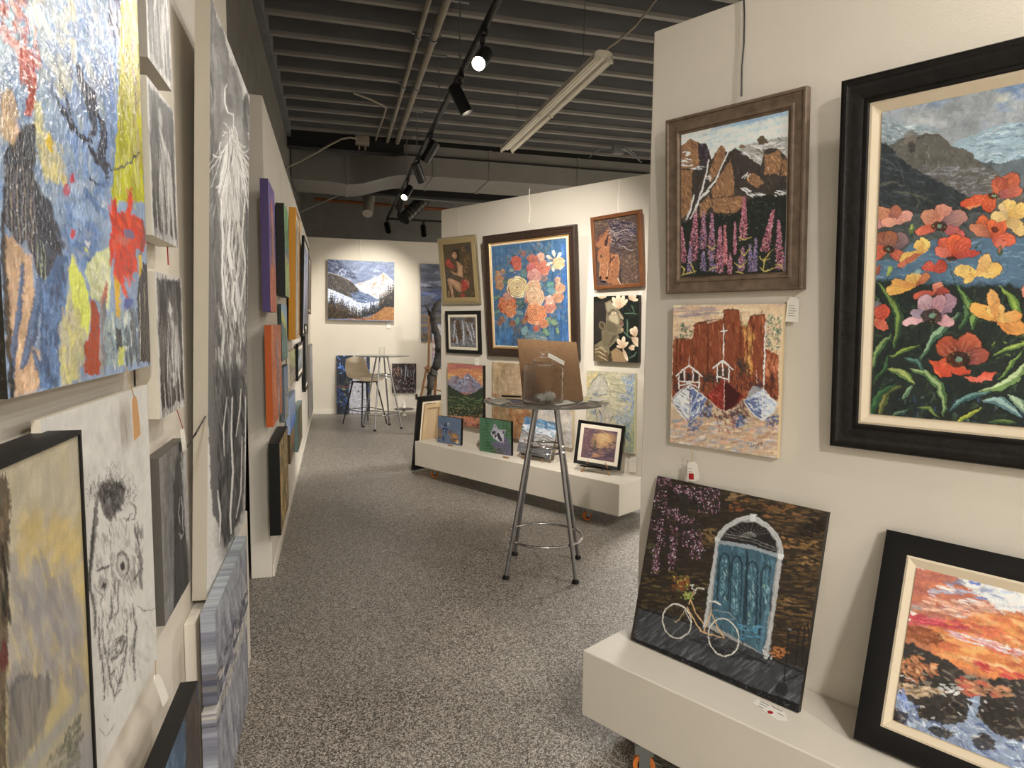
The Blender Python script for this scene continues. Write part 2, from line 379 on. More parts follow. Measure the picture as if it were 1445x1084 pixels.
def floor_material():
    m = bpy.data.materials.new('speckled_floor'); m.use_nodes = True; nt = m.node_tree; N = nt.nodes; L = nt.links
    b = N['Principled BSDF']; tc = N.new('ShaderNodeTexCoord')
    n1 = N.new('ShaderNodeTexNoise'); n1.inputs['Scale'].default_value = 240; n1.inputs['Detail'].default_value = 3; n1.inputs['Roughness'].default_value = .65
    n2 = N.new('ShaderNodeTexVoronoi'); n2.inputs['Scale'].default_value = 175
    n3 = N.new('ShaderNodeTexNoise'); n3.inputs['Scale'].default_value = 1.3; n3.inputs['Detail'].default_value = 3
    for n in (n1, n2, n3): L.new(tc.outputs['Object'], n.inputs['Vector'])
    ad = N.new('ShaderNodeMath'); ad.operation = 'MULTIPLY_ADD'; ad.inputs[1].default_value = .75; L.new(n1.outputs['Fac'], ad.inputs[0])
    m2 = N.new('ShaderNodeMath'); m2.operation = 'MULTIPLY'; m2.inputs[1].default_value = .27; L.new(n2.outputs['Color'], m2.inputs[0]); L.new(m2.outputs[0], ad.inputs[2])
    r = N.new('ShaderNodeValToRGB'); e = r.color_ramp.elements
    e[0].position = .40; e[0].color = (*lin('2a2723'), 1); e[1].position = .63; e[1].color = (*lin('cfc8bd'), 1)
    x = e.new(.5); x.color = (*lin('716a61'), 1)
    L.new(ad.outputs[0], r.inputs[0])
    mx = N.new('ShaderNodeMix'); mx.data_type = 'RGBA'; mx.blend_type = 'MULTIPLY'; mx.inputs['Factor'].default_value = .3
    r3 = N.new('ShaderNodeValToRGB'); r3.color_ramp.elements[0].position = .35; r3.color_ramp.elements[0].color = (.7, .68, .66, 1); r3.color_ramp.elements[1].position = .65
    L.new(n3.outputs['Fac'], r3.inputs[0]); L.new(r.outputs[0], mx.inputs['A']); L.new(r3.outputs[0], mx.inputs['B']); L.new(mx.outputs['Result'], b.inputs['Base Color'])
    b.inputs['Roughness'].default_value = .42; b.inputs['Specular IOR Level'].default_value = .45
    bp = N.new('ShaderNodeBump'); bp.inputs['Strength'].default_value = .25; bp.inputs['Distance'].default_value = .003
    L.new(ad.outputs[0], bp.inputs['Height']); L.new(bp.outputs[0], b.inputs['Normal'])
    return m

# ---------------------------------------------------------------- the setting
I4 = Matrix.Identity(4)
struct(MB().box(-1.2, 7.2, -4.2, 14.0, -.12, 0).build('floor', floor_material(), smooth=False))
struct(MB().box(-.75, -.56, -4.2, 14.0, 0, 4.6).build('wall_left_masonry', M_block, smooth=False))
WNX, WFX = -.42, -.38
struct(MB().box(-.53, WNX, -2.2, 3.10, 0, 2.93, .004).build('wall_left', M_wall, smooth=False))
struct(MB().box(-.50, WFX, 4.13, 11.6, 0, 2.845, .004).build('wall_left_rear', M_wall, smooth=False))
struct(MB().box(-.419, -.388, 1.96, 3.12, 0, .70, .003).build('trim_1', M_wall, smooth=False))           # low projecting base of the near wall
struct(MB().box(-.379, -.366, 4.14, 11.58, 0, .075, .003).build('baseboard_left', M_white, smooth=False))
struct(MB().box(-.50, 4.6, 11.6, 11.72, 0, 2.975, .004).build('wall_back', M_wallfar, smooth=False))
struct(MB().box(-.36, 4.6, 11.585, 11.599, 0, .085, .003).build('baseboard_back', M_white, smooth=False))
struct(MB().box(-.56, 7.2, 13.2, 13.35, 0, 4.6).build('wall_back_masonry', mat('grey_back_paint', '8e8c88', .9, var=.08), smooth=False))
struct(MB().box(7.0, 7.15, -4.0, 13.2, 0, 4.6).build('wall_right', M_wallfar, smooth=False))
struct(MB().box(-.56, 7.0, -4.15, -4.0, 0, 4.6).build('wall_front', M_wallfar, smooth=False))
ceil = struct(MB().box(-.75, 7.2, -4.2, 13.4, 4.27, 4.4).build('ceiling', M_dark, smooth=False))
for k in range(-9, 9):                                   # joists 16 inches apart
    y = 5.79+.4045*k
    j_ = MB().box(-.55, 6.95, y-.012, y+.012, 4.032, 4.268).build('joist', M_joist, ceil, smooth=False)
    MB().box(-.55, 6.95, y-.026, y+.026, 4.0, 4.031).build('bottom_flange', M_flange_lit, j_, smooth=False)
MB().box(-.558, -.50, 1.8, 9.15, 3.93, 4.268).build('ledger', M_joist, ceil, smooth=False)
t = MB(); t.box(-.55, 6.95, 9.12, 9.135, 3.80, 4.26); t.box(-.55, 6.95, 9.06, 9.2, 3.80, 3.815); t.box(-.55, 6.95, 9.06, 9.2, 4.245, 4.26)
t.build('beam', M_blackmat, ceil, smooth=False)
MB().box(-.55, 6.95, 10.9, 11.1, 3.62, 3.92).build('beam', M_blackmat, ceil, smooth=False)

# ---------------------------------------------------------------- services under the ceiling
def sm(a, b, x): t = min(1, max(0, (x-a)/(b-a))); return t*t*(3-2*t)
d = MB(); xs = [-.51+.1*i for i in range(70)]; vs = []
for x in xs:
    yf = 9.22-.72*sm(.15, .95, x); zz = .03*math.exp(-((x-.35)/.28)**2)
    for y, z in ((yf, 3.42-zz), (yf, 3.79-zz), (yf+.88, 3.79-zz), (yf+.88, 3.42-zz)): vs.append((x, y, z))
n = len(xs); fs = [(4*i+k, 4*i+(k+1) % 4, 4*i+4+(k+1) % 4, 4*i+4+k) for i in range(n-1) for k in range(4)]+[(0, 1, 2, 3), (4*n-1, 4*n-2, 4*n-3, 4*n-4)]
vs = [(x*1.07, y*1.07, 1.55+(z-1.55)*1.07) for x, y, z in vs]; d.add(vs, fs); duct = d.build('air_duct', M_duct, ang=30)
tag(duct, 'long grey rectangular air duct crossing under the dark ceiling joists', 'duct')
for x in (.2, 1.25, 1.98, 3.2, 4.4):
    yf = 9.22-.72*sm(.15, .95, x)
    s_ = MB()
    zl = 3.42-.03*math.exp(-((x-.35)/.28)**2)
    s_.box(x-.018, x+.018, yf-.008, yf, zl-.006, 3.795); s_.box(x-.018, x+.018, yf-.008, yf+.888, zl-.008, zl)
    s_.v = [(x_*1.07, y_*1.07, 1.55+(z_-1.55)*1.07) for x_, y_, z_ in s_.v]; s_.build('duct_seam', M_duct, duct, smooth=False)
for x, r, lab in ((.715, .021, 'thin straight grey conduit pipe nearer the left wall under the joists'), (.845, .03, 'thicker straight grey pipe beside the thin conduit under the joists')):
    p = MB().tube([(x, 2.2, 3.965), (x, 9.5, 3.965)], r, 14).build('ceiling_pipe', M_cond); tag(p, lab, 'pipe', 'grey ceiling pipes')
    for y in (5.79, 7.0, 8.22):
        MB().tube([(x, y-.025, 3.965), (x, y+.025, 3.965)], r+.009, 14).box(x-r-.035, x+r+.035, y-.012, y+.012, 3.985, 3.999).build('pipe_strap', M_zinc, p)
def px3(pts, z): return [tuple(on_z(x, y, z)) for x, y in pts]
q = px3([(498, 131), (522, 140), (541, 149), (545, 153), (542, 163), (535, 182), (527, 209)], 3.97)
tag(MB().tube(q, .012, 8).build('bent_conduit', M_cond), 'thin conduit bending sharply under the joists left of the two pipes', 'pipe')
bx = on_z(511, 200, 3.93)
b = MB().box(bx[0]-.09, bx[0]+.09, bx[1]-.07, bx[1]+.07, 3.88, 3.995, .006).build('junction_box', M_cond); tag(b, 'small metal junction box above the duct with two stub pipes', 'junction box')
for dx in (-.04, .04): MB().tube([(bx[0]+dx, bx[1], 3.88), (bx[0]+dx, bx[1], 3.80)], .014, 10).build('stub_pipe', M_cond, b)
b2 = on_z(466, 205, 3.93); tag(MB().box(b2[0]-.14, b2[0]+.1, b2[1]-.07, b2[1]+.07, 3.86, 3.995, .006).build('junction_box', M_cond), 'wider metal box above the duct near the left masonry wall', 'junction box', )
z = [3.33, 3.44, 3.56, 3.68, 3.80, 3.90, 3.93]
q = [tuple(on_z(x, y, zz)) for (x, y), zz in zip([(403, 237), (425, 227), (447, 215), (466, 204), (482, 196), (494, 194), (504, 196)], z)]
tag(MB().tube(q, .011, 8).build('hanging_cable', M_cond), 'grey cable sagging from the left wall to the junction box', 'cable')
q = [(-.5, 11.3, 3.33), (.1, 11.25, 3.62), (.3, 11.2, 3.66), (2.6, 11.2, 3.6)]
tag(MB().tube(q, .012, 8).build('hanging_cable', M_zinc), 'grey cable running below the black beam behind the duct', 'cable')
tag(MB().tube([(-.3, 12.3, 3.72), (2.6, 12.3, 3.66)], .028, 10).build('copper_pipe', M_copper), 'rusty orange pipe running across behind the duct', 'pipe')
w1 = on_plane(521, 268, (0, 11.5, 0), (0, 1, 0)); w2 = on_plane(520, 304, (0, 11.5, 0), (0, 1, 0))
q = [(w1[0]+.02, 11.9, 4.2), (w1[0]+.02, 11.85, 3.85), (w1[0]+.01, 11.7, 3.68), (w2[0]-.02, 11.45, w2[2]+.02)]
tag(MB().tube(q, [.1, .1, .1, .085], 18).build('vent_duct', mat('pale_vent', '9b958b', .6)), 'pale round vent tube hanging down behind the duct', 'duct')
a = on_plane(607, 272, (0, 12.2, 0), (0, 1, 0)); c_ = on_plane(570, 309, (0, 11.8, 0), (0, 1, 0)); pts = [tuple(a+(c_-a)*i/8) for i in range(9)]
sd = MB().tube(pts, .11, 18).build('spiral_duct', mat('foil_duct', '4a4845', .35, .6)); tag(sd, 'dark flexible spiral duct slanting down behind the track lights', 'duct')
for i in range(1, 8): MB().tube([pts[i], tuple(np.array(pts[i])+(c_-a)*.02)], .118, 18).build('spiral_rib', mat('foil_rib', '85827c', .3, .8), sd)
c2 = on_plane(567, 306, (0, 11.6, 0), (0, 1, 0)); q = [tuple(on_plane(x, y, (0, 11.7, 0), (0, 1, 0))) for x, y in ((566, 290), (563, 296), (562, 305), (566, 312), (574, 314))]
tag(MB().tube(q, .02, 8).build('hanging_cable', M_black), 'thick black cable loop hanging beside the spiral duct', 'cable')
b3 = on_z(870, 213, 3.9); jb = MB().box(b3[0]-.06, b3[0]+.09, b3[1]-.05, b3[1]+.05, 3.86, 3.97, .006).build('junction_box', M_dark); tag(jb, 'dark junction box with looping cables right of the strip light', 'junction box')
for pts in ([(832, 222), (840, 214), (850, 210), (858, 209)], [(876, 210), (888, 211), (896, 218), (902, 226)], [(878, 211), (886, 214), (894, 220), (905, 229)]):
    MB().tube(px3(pts, 3.9), .008, 6).build('loop_cable', M_zinc, jb)

# strip light (switched off), hanging level below the joists
ZF = 3.42; fa, fb = on_z(852, 81, ZF), on_z(715.5, 211, ZF); fl = float(np.linalg.norm(fb-fa)); fd = (fb-fa)/fl
Mf = Matrix.Translation(Vector((fa+fb)/2)) @ Matrix.Rotation(math.atan2(fd[1], fd[0])-PI/2, 4, 'Z')
fx = empty('strip_light', Mf, 'long white twin tube strip light, switched off, slung under the joists', 'light fixture')
prof = [(-.075, -.02), (-.062, .035), (-.035, .05), (.035, .05), (.062, .035), (.075, -.02), (.068, -.02), (.03, .012), (.012, -.008), (-.012, -.008), (-.03, .012), (-.068, -.02)]
h = MB(); n = len(prof)
for y0, y1 in ((-fl/2, -.003), (.003, fl/2)):
    h.add([(x, y0, z) for x, z in prof]+[(x, y1, z) for x, z in prof], [tuple(range(n)), tuple(range(2*n-1, n-1, -1))]+[(i, i+n, (i+1) % n+n, (i+1) % n) for i in range(n)])
h.build('housing', M_fixture, fx, smooth=False)
for x in (-.045, .045):
    for y in (-fl/2+.02, .02):
        MB().tube([(x, y, -.012), (x, y+fl/2-.04, -.012)], .013, 12).build('lamp_tube', M_white, fx)
for y in (-fl/2, -.012, .004, fl/2-.008):
    for x in (-.072, .05): MB().box(x, x+.022, y, y+.008, -.035, .02).build('lamp_holder', M_fixture, fx, smooth=False)
for y in (-fl*.35, fl*.35): MB().tube([(0, y, .05), (0, y, 4.0-ZF)], .003, 6).build('hanger_wire', M_zinc, fx)
ex = Mf @ Vector((.02, -fl/2+.01, .06)); q = [tuple(ex)]+[tuple(on_z(x, y, zz)) for (x, y), zz in zip([(866, 62), (880, 51), (895, 38), (910, 20), (925, 0), (940, -25)], [3.52, 3.6, 3.68, 3.78, 3.9, 3.98])]
tag(MB().tube(q, .008, 8).build('hanging_cable', M_cond), 'grey power cable rising from the strip light to the joists', 'cable')

# ---------------------------------------------------------------- lighting tracks
ZT = 3.45; TX = .955
tr = MB().box(TX-.018, TX+.018, 1.2, 12.35, ZT-.012, ZT+.022, .002).build('lighting_track', M_black); tag(tr, 'long black ceiling track carrying a row of black spotlights', 'track')
for y in (2.2, 5.15, 6.2, 7.84, 8.95, 11.5):
    z1 = 4.0 if y < 9.3 else 4.27
    MB().tube([(TX, y, ZT+.02), (TX, y, z1-.004)], .006, 8).box(TX-.07, TX+.07, y-.015, y+.015, z1-.012, z1-.001).build('hanging_rod', M_zinc, tr)
tr2 = MB().box(TX+.02, 3.6, 12.32, 12.355, ZT-.012, ZT+.022, .002).build('lighting_track', M_black); tag(tr2, 'short black track branching right at the far end of the room', 'track')
for x in (1.6, 2.5): MB().tube([(x, 12.338, ZT+.02), (x, 12.338, 4.27)], .006, 8).build('hanging_rod', M_zinc, tr2)

M_lens = bpy.data.materials.new('lamp_lens'); M_lens.use_nodes = True
_b = M_lens.node_tree.nodes['Principled BSDF']; _b.inputs['Base Color'].default_value = (1, .95, .85, 1); _b.inputs['Emission Color'].default_value = (1, .86, .66, 1); _b.inputs['Emission Strength'].default_value = 60
def spotlight(at, aim, label, watts=60, size=50, blend=.8, col=(1, .93, .83), lab_group='black track spotlights', on=True):
    """black cylinder head on a track: adapter, stem, knuckle, can, lens, with its real lamp inside"""
    at = Vector(at); e = empty('track_spotlight', Matrix.Translation(at), label, 'spotlight', lab_group)
    MB().box(-.02, .02, -.07, .07, -.045, -.012, .003).box(-.012, .012, -.02, .02, -.075, -.045).build('adapter', M_black, e)
    MB().tube([(0, 0, -.07), (0, 0, -.16)], .009, 10).build('stem', M_black, e)
    piv = Vector((0, 0, -.17)); d = (Vector(aim)-(at+piv)).normalized(); u, w = frame_of(d)
    MB().tube([piv-u*.05, piv+u*.05], .012, 10).build('knuckle', M_black, e)
    a0, a1 = piv-d*.11, piv+d*.12
    R = .05; b = MB(); u2, w2 = frame_of(d); pts = [(a0, .001), (a0, R*.8), (a0+d*.01, R), (a1, R), (a1, R*.86), (a1-d*.05, R*.8), (a1-d*.05, .001)]
    vs = []; n = 20
    for p, r in pts:
        for k in range(n): t = 2*PI*k/n; vs.append(p+(u2*math.cos(t)+w2*math.sin(t))*r)
    b.add(vs, [(i*n+k, i*n+(k+1) % n, (i+1)*n+(k+1) % n, (i+1)*n+k) for i in range(len(pts)-1) for k in range(n)])
    b.build('lamp_can', M_black, e)
    MB().tube([a1-d*.045, a1-d*.043], R*.78, 20).build('lens', M_lens if on else M_blackmat, e)
    if on:
        l = bpy.data.lights.new('spot_lamp', 'SPOT'); l.energy = watts; l.color = col; l.spot_size = math.radians(size); l.spot_blend = blend; l.shadow_soft_size = .035
        lo = bpy.data.objects.new('spot_lamp', l); C.objects.link(lo); lo.parent = e; lo.location = a1+d*.004
        lo.rotation_euler = (-d).to_track_quat('Z', 'Y').to_euler()
    return e
# ---------------------------------------------------------------- mobile display panels
def wall_from(pt, deg): a = math.radians(deg); return Wall(pt, (-math.sin(a), -math.cos(a), 0))
PM = np.array([2.061, 4.468, 0]); PR = np.array([.868, 2.159, 0])
WM0, WR0 = wall_from(PM, -30.775), wall_from(PR, -29.615)     # front planes of the plinths
DEP, ZP, ZB = .34, .367, .119
WM = Wall(WM0.P-WM0.n*DEP, WM0.r); WR = Wall(WR0.P-WR0.n*DEP, WR0.r)   # hanging faces
WL, WF, WB = Wall((WNX, 0, 0), (0, 1, 0)), Wall((WFX, 0, 0), (0, 1, 0)), Wall((0, 11.6, 0), (1, 0, 0))
def caster(parent, x, y, swivel, brake=True):
    """x, y on the floor in the panel's frame"""
    c = empty('caster', I4); c.parent = parent; c.location = (x, y, 0); c.rotation_euler = (0, 0, swivel)
    c2 = MB(); c2.tube([(-.012, 0, .038), (.012, 0, .038)], .038, 24).build('wheel', M_orange, c)
    MB().tube([(-.0135, 0, .038), (.0135, 0, .038)], .022, 20).build('hub', M_black, c)
    MB().box(-.018, -.0145, -.016, .02, .03, .085).box(.0145, .018, -.016, .02, .03, .085).box(-.026, .026, -.026, .03, .083, .0885).build('fork', M_zinc, c, smooth=False)
    MB().box(-.032, .032, -.032, .032, .089, ZB-.001).build('mount_plate', M_zinc, c, smooth=False)
    if brake: MB().bar((0, .015, .06), (0, .055, .045), .02, .006).build('brake_pedal', M_zinc, c, smooth=False)
def display_panel(W0, u0, u1, H, label, casters, hold=.0):
    """plinth on casters with an upright panel; u measured to the viewer's right from W0's corner"""
    e = empty('rolling_display', T(*W0.pt((u0+u1)/2, 0), W0.yaw), label, 'display panel', 'white display panels on casters'); L = u1-u0
    MB().box(-L/2, L/2, 0, DEP-.001, ZB, ZP, .004).build('front_plinth', M_plinth, e, smooth=False)
    MB().box(-L/2, L/2, DEP+.09, DEP*2+.09, ZB, ZP, .004).build('rear_plinth', M_plinth, e, smooth=False)
    MB().box(-L/2, L/2, DEP, DEP+.089, ZB, H, .004).build('upright', M_wall, e, smooth=False)
    for x, y, s in casters: caster(e, x, y, s)
    return e
pm = display_panel(WM0, -2.50, 0.0, 2.715, 'white display panel on casters hung with the rose, horse and mountain pictures', [])
for (px, py, s) in ((828, 734, -.25), (613.3, 674, -.45)):
    q = pm.matrix_world.inverted() @ Vector(on_z(px, py, 0)); caster(pm, q.x, q.y, s)
for x, y in ((1.15, .7), (-1.15, .7)): caster(pm, x, y, .3)
pr_ = display_panel(WR0, 0.0, 2.50, 2.645, 'white display panel on casters hung with the poppy, boats and lupin pictures', [])
q = pr_.matrix_world.inverted() @ Vector(on_z(908, 1092, 0)); caster(pr_, q.x, q.y, -.95)
for x, y in ((1.15, .1), (1.15, .7), (-1.15, .7)): caster(pr_, x, y, .3)

# ---------------------------------------------------------------- glass
def glass_mat(name, col, rough=.0, bump=0, bscale=60, ior=1.45):
    m = bpy.data.materials.new(name); m.use_nodes = True; nt = m.node_tree; N = nt.nodes; L = nt.links
    b = N['Principled BSDF']; b.inputs['Base Color'].default_value = (*lin(col), 1); b.inputs['Transmission Weight'].default_value = 1; b.inputs['Roughness'].default_value = rough; b.inputs['IOR'].default_value = ior
    if bump:
        tc = N.new('ShaderNodeTexCoord'); n = N.new('ShaderNodeTexVoronoi'); n.inputs['Scale'].default_value = bscale
        L.new(tc.outputs['Object'], n.inputs['Vector']); bp = N.new('ShaderNodeBump'); bp.inputs['Strength'].default_value = bump; bp.inputs['Distance'].default_value = .004
        L.new(n.outputs['Distance'], bp.inputs['Height']); L.new(bp.outputs[0], b.inputs['Normal'])
    return m
G_table = glass_mat('smoked_table_glass', 'b4b6b3', .06); G_table.node_tree.nodes['Principled BSDF'].inputs['Transmission Weight'].default_value = .78; G_jar = glass_mat('hammered_glass', 'fbfbfa', .03, .8, 110, 1.14); G_clear = glass_mat('clear_glass', 'f9faf9', ior=1.25)
M_vinyl = mat('clear_vinyl', 'cfd2d2', .25)

# ---------------------------------------------------------------- high round glass tables
def bar_table(c, yaw, R, zt, label, footr=.29, rings=((.219, .235, .0065), (.79, .095, .006), (.76, .10, .006)), topr=.095):
    e = empty('bar_table', T(c[0], c[1], 0, yaw), label, 'table', 'high round glass tables')
    MB().lathe([(0, zt-.010), (R-.003, zt-.010), (R, zt-.007), (R, zt-.002), (R-.003, zt), (0, zt)], 72).build('glass_top', G_table, e)
    for k in range(4):
        a = PI/4+k*PI/2; ca, sa = math.cos(a), math.sin(a)
        foot = Vector((footr*ca, footr*sa, .022)); top = Vector((topr*ca, topr*sa, zt-.016))
        lg = MB().tube([foot, foot+(top-foot)*.5, top], .0125, 16).build('leg', M_steel, e)
        MB().lathe([(0, 0), (.021, 0), (.023, .006), (.02, .016), (.014, .024), (0, .024)], 18, (foot.x, foot.y, 0)).build('rubber_foot', M_rubber, lg)
        MB().lathe([(0, 0), (.022, 0), (.022, .005), (0, .005)], 18, (top.x, top.y, zt-.0155)).build('glass_pad', M_chrome, lg)
    for z, r, t in rings:
        MB().tube([(r*math.cos(2*PI*k/64), r*math.sin(2*PI*k/64), z) for k in range(64)], t, 10, closed=True).build('foot_ring' if z < .5 else 'brace_ring', M_chrome, e)
    return e
TC = np.array([1.281, 3.89]); ft = [on_z(*p) for p in ((710.9, 817.8), (725.4, 782.6), (817.8, 788.1), (813.7, 823.3))]
dv = ft[0][:2]-TC; yw = math.atan2(dv[1], dv[0])-PI/4
bar_table(TC, yw, .392, 1.083, 'high round glass table with chrome legs holding the glass jar', .30, ((.219, .242, .0085), (.80, .118, .007), (.765, .125, .006)), .085)
tf = on_z(539.5, 604, 0)
bar_table(tf[:2], .35, .40, 1.083, 'far high round glass table beside the cream bar stool', .30, ((.219, .242, .0085), (.80, .118, .007), (.765, .125, .006)), .085)

# ---------------------------------------------------------------- things on the near table
ZT1 = 1.084
def at_t(x, y): return on_z(x, y, ZT1)
# brown board leaning behind the jar
bb = fit_rect([(729, 479.5), (814, 481.5), (823, 568.6), (739, 561.8)], [1.35, 3.95, ZT1, -.5, -.25, 0, .40, .38], [.15, .15, .0005, .5, .12, .06, .1, .1])
MBb = pose_matrix(bb)
tag(MB().box(-bb[6]/2, bb[6]/2, 0, .005, .002, bb[7]).build('brown_board', M_card, None, MBb, smooth=False), 'plain brown board standing upright behind the glass jar', 'board')
bstand = MB().bar((0, .006, bb[7]*.55), (0, .11, .03), .05, .004).build('prop', M_card, None)
bstand.parent = bpy.data.objects['brown_board']
jc = at_t(766.5, 568.2)
jar = empty('glass_jar', T(jc[0], jc[1], ZT1, .25), 'lidded square hammered glass jar with crumpled paper inside on the near table', 'jar')
def sq(r, z, n=40, k=5.0):
    o = []
    for i in range(n):
        t = 2*PI*i/n; c, s = math.cos(t), math.sin(t); f = (abs(c)**k+abs(s)**k)**(-1/k); o.append((c*f*r, s*f*r, z))
    return o
def sqshell(prof, name, m, parent, n=40):
    b = MB(); vs = []
    for r, z, k in prof: vs += sq(r, z, n, k)
    b.add(vs, [(i*n+j, i*n+(j+1) % n, (i+1)*n+(j+1) % n, (i+1)*n+j) for i in range(len(prof)-1) for j in range(n)]+[tuple(range(n-1, -1, -1)), tuple(range((len(prof)-1)*n, len(prof)*n))])
    return b.build(name, m, parent)
sqshell([(.088, 0, 7), (.096, .006, 7), (.097, .215, 7), (.092, .232, 6), (.060, .238, 2), (.056, .252, 2), (.053, .252, 2), (.056, .235, 2), (.088, .228, 6), (.093, .213, 7), (.092, .012, 7), (.07, .010, 6)], 'jar_body', G_jar, jar, 96)
MB().lathe([(0, .252), (.055, .252), (.058, .256), (.058, .262), (.052, .268), (.030, .276), (.014, .282), (.012, .290), (.020, .300), (.022, .310), (.014, .320), (0, .322)], 36).build('jar_lid', G_clear, jar)
rs = np.random.RandomState(4); ico = bmesh.new(); bmesh.ops.create_icosphere(ico, subdivisions=3, radius=1); cv = [v.co.copy() for v in ico.verts]; cf = [tuple(v.index for v in f.verts) for f in ico.faces]; ico.free()
for i, (dx, dy, r) in enumerate(((.03, -.02, .035), (-.005, .02, .028), (.045, .025, .026), (-.03, -.03, .02))):
    ph = rs.rand(6)*9; vs = [(dx+v.x*r*(1+.28*math.sin(v.y*9+ph[0])*math.sin(v.z*7+ph[1])+.15*math.sin(v.x*15+ph[2])), dy+v.y*r*(1+.28*math.sin(v.x*8+ph[3])), .013+r*.75+v.z*r*.75*(1+.2*math.sin(v.x*11+ph[4]))) for v in cv]
    p = MB().add(vs, cf).build('crumpled_paper', mat('cellophane', 'd8d8d4', .3), None, smooth=False); p.matrix_world = jar.matrix_world
    tag(p, 'crumpled clear wrapping lying inside the glass jar', 'paper', 'crumpled wrapping in the jar')
tg = MB(); tg.bar((.012, -.028, .292), (.115, -.05, .240), .034, .0012, up=(.3, -1, .6))
tj = tg.build('paper_label', M_paper, None, smooth=False); tj.matrix_world = jar.matrix_world; tag(tj, 'white printed label tied to the lid of the glass jar', 'tag')
w_ = MB()
for i in range(5): a = Vector((.022+.018*i, -.0315-.0035*i, .2855-.0085*i)); w_.bar(a, a+Vector((.006, -.026, -.006))*.8, .002, .0004, up=(.3, -1, .6))
w_.build('writing', M_ink, tj, smooth=False)
for pts, nm, m_, th, lab, cat in (
        ([(686, 566), (705, 562), (722, 566), (704, 571)], 'paper_sheet', M_paper, .001, 'white paper slip at the left edge of the near glass table', 'paper'),
        ([(776, 568), (800, 565), (812, 569), (786, 572.5)], 'paper_sheet', M_paper, .001, 'white paper slip beside the jar under the brown board', 'paper'),
        ([(838, 562), (855, 563.5), (846, 567), (829, 565)], 'paper_sheet', M_paper, .001, 'white paper slip at the right edge of the near glass table', 'paper')):
    P = [at_t(x, y) for x, y in pts]; n = len(P)
    o = MB().add([(p[0], p[1], ZT1+.0005) for p in P]+[(p[0], p[1], ZT1+.0005+th) for p in P], [tuple(range(n-1, -1, -1)), tuple(range(n, 2*n))]+[(i, (i+1) % n, (i+1) % n+n, i+n) for i in range(n)]).build(nm, m_, None, smooth=False)
    tag(o, lab, cat)
a, b = at_t(708, 560), at_t(735, 561.5)
pen = MB().tube([(a[0], a[1], ZT1+.006), (b[0], b[1], ZT1+.006)], .0055, 10).build('pen', M_black); tag(pen, 'black pen lying on the near glass table left of the jar', 'pen')
MB().bar((b[0], b[1], ZT1+.012), (b[0]*.7+a[0]*.3, b[1]*.7+a[1]*.3, ZT1+.012), .003, .001).build('clip', M_chrome, pen)
g0 = at_t(741, 563)
grn = MB().box(-.017, .017, -.004, .004, 0, .058, .002).build('green_card', mat('green_card', '1f6a3c', .6), None, T(g0[0], g0[1], ZT1, .5), smooth=False); tag(grn, 'small green card standing against the left side of the jar', 'card')

# ---------------------------------------------------------------- cream bar stool by the far table
sp = (on_z(483, 599.5), on_z(508, 605), on_z(547.5, 601)); fk = on_z(521, 592)
sc_ = (np.array(sp[0])+np.array(sp[2])+np.array(sp[1])+np.array(fk))/4
st = empty('bar_stool', T(sc_[0], sc_[1], 0, .62), 'cream upholstered bar stool with black legs beside the far table', 'stool')
M_cream = mat('cream_leather', 'cfc0a6', .5, bump=.15, bscale=120)
seat = MB(); NU, NV = 25, 21; vs = []
for j in range(NV):
    v = j/(NV-1)
    for i in range(NU):
        u = i/(NU-1)*2-1
        if v < .55:
            q = v/.55; x = u*(.215-.02*(1-q)**2); y = -.2+q*.36; z = .70+.035*u*u*(.4+q)-.012*math.sin(q*PI)+(.0 if q > .1 else -.02*(1-q*10)**2)
        else:
            q = (v-.55)/.45; x = u*(.215-.035*q*q); y = .16+.075*math.sin(min(1, q*2)*PI/2)+.05*q-.07*u*u*(.6+.4*q); z = .70+.03*q+.30*q**1.15+.035*u*u*(1-q)-(.02*u*u if q > .8 else 0)
        vs.append((x, y, z))
seat.add(vs, [(j*NU+i, j*NU+i+1, (j+1)*NU+i+1, (j+1)*NU+i) for j in range(NV-1) for i in range(NU-1)])
so = seat.build('seat_shell', M_cream, st); md = so.modifiers.new('s', 'SOLIDIFY'); md.thickness = .045; md.offset = -1; md = so.modifiers.new('b', 'BEVEL'); md.width = .015; md.segments = 3; md.limit_method = 'ANGLE'
for i in range(-5, 6):
    u = i/6; pts = []
    for k in range(9): q = .25+k/8*.68; pts.append((u*(.215-.035*q*q), .16+.075*math.sin(min(1, q*2)*PI/2)+.05*q-.07*u*u*(.6+.4*q)-.001, .70+.03*q+.30*q**1.15+.035*u*u*(1-q)))
    MB().tube(pts, .0022, 6).build('seam', mat('cream_seam', 'b5a588', .6), so)
for sx in (-1, 1):
    for sy in (-1, 1): MB().tube([(sx*.13, sy*.12, .665), (sx*.24, sy*.23, .012)], [.013, .009], 10).build('leg', M_black, st)
fr = [(sx*.203, sy*.192, .235) for sx, sy in ((-1, -1), (1, -1), (1, 1), (-1, 1))]
for k in range(4): MB().tube([fr[k], fr[(k+1) % 4]], .006, 8).build('stretcher', M_black, st)
MB().box(-.14, .14, -.13, .13, .655, .672, .004).build('seat_frame', M_black, st)

# glass tumbler on the far table
g = on_z(539, 500, ZT1); gt = MB().lathe([(0, .0), (.04, 0), (.042, .11), (.039, .11), (.037, .006), (0, .006)], 28).build('glass_tumbler', G_clear, None, T(g[0], g[1], ZT1)); tag(gt, 'clear glass tumbler standing on the far glass table', 'glass')
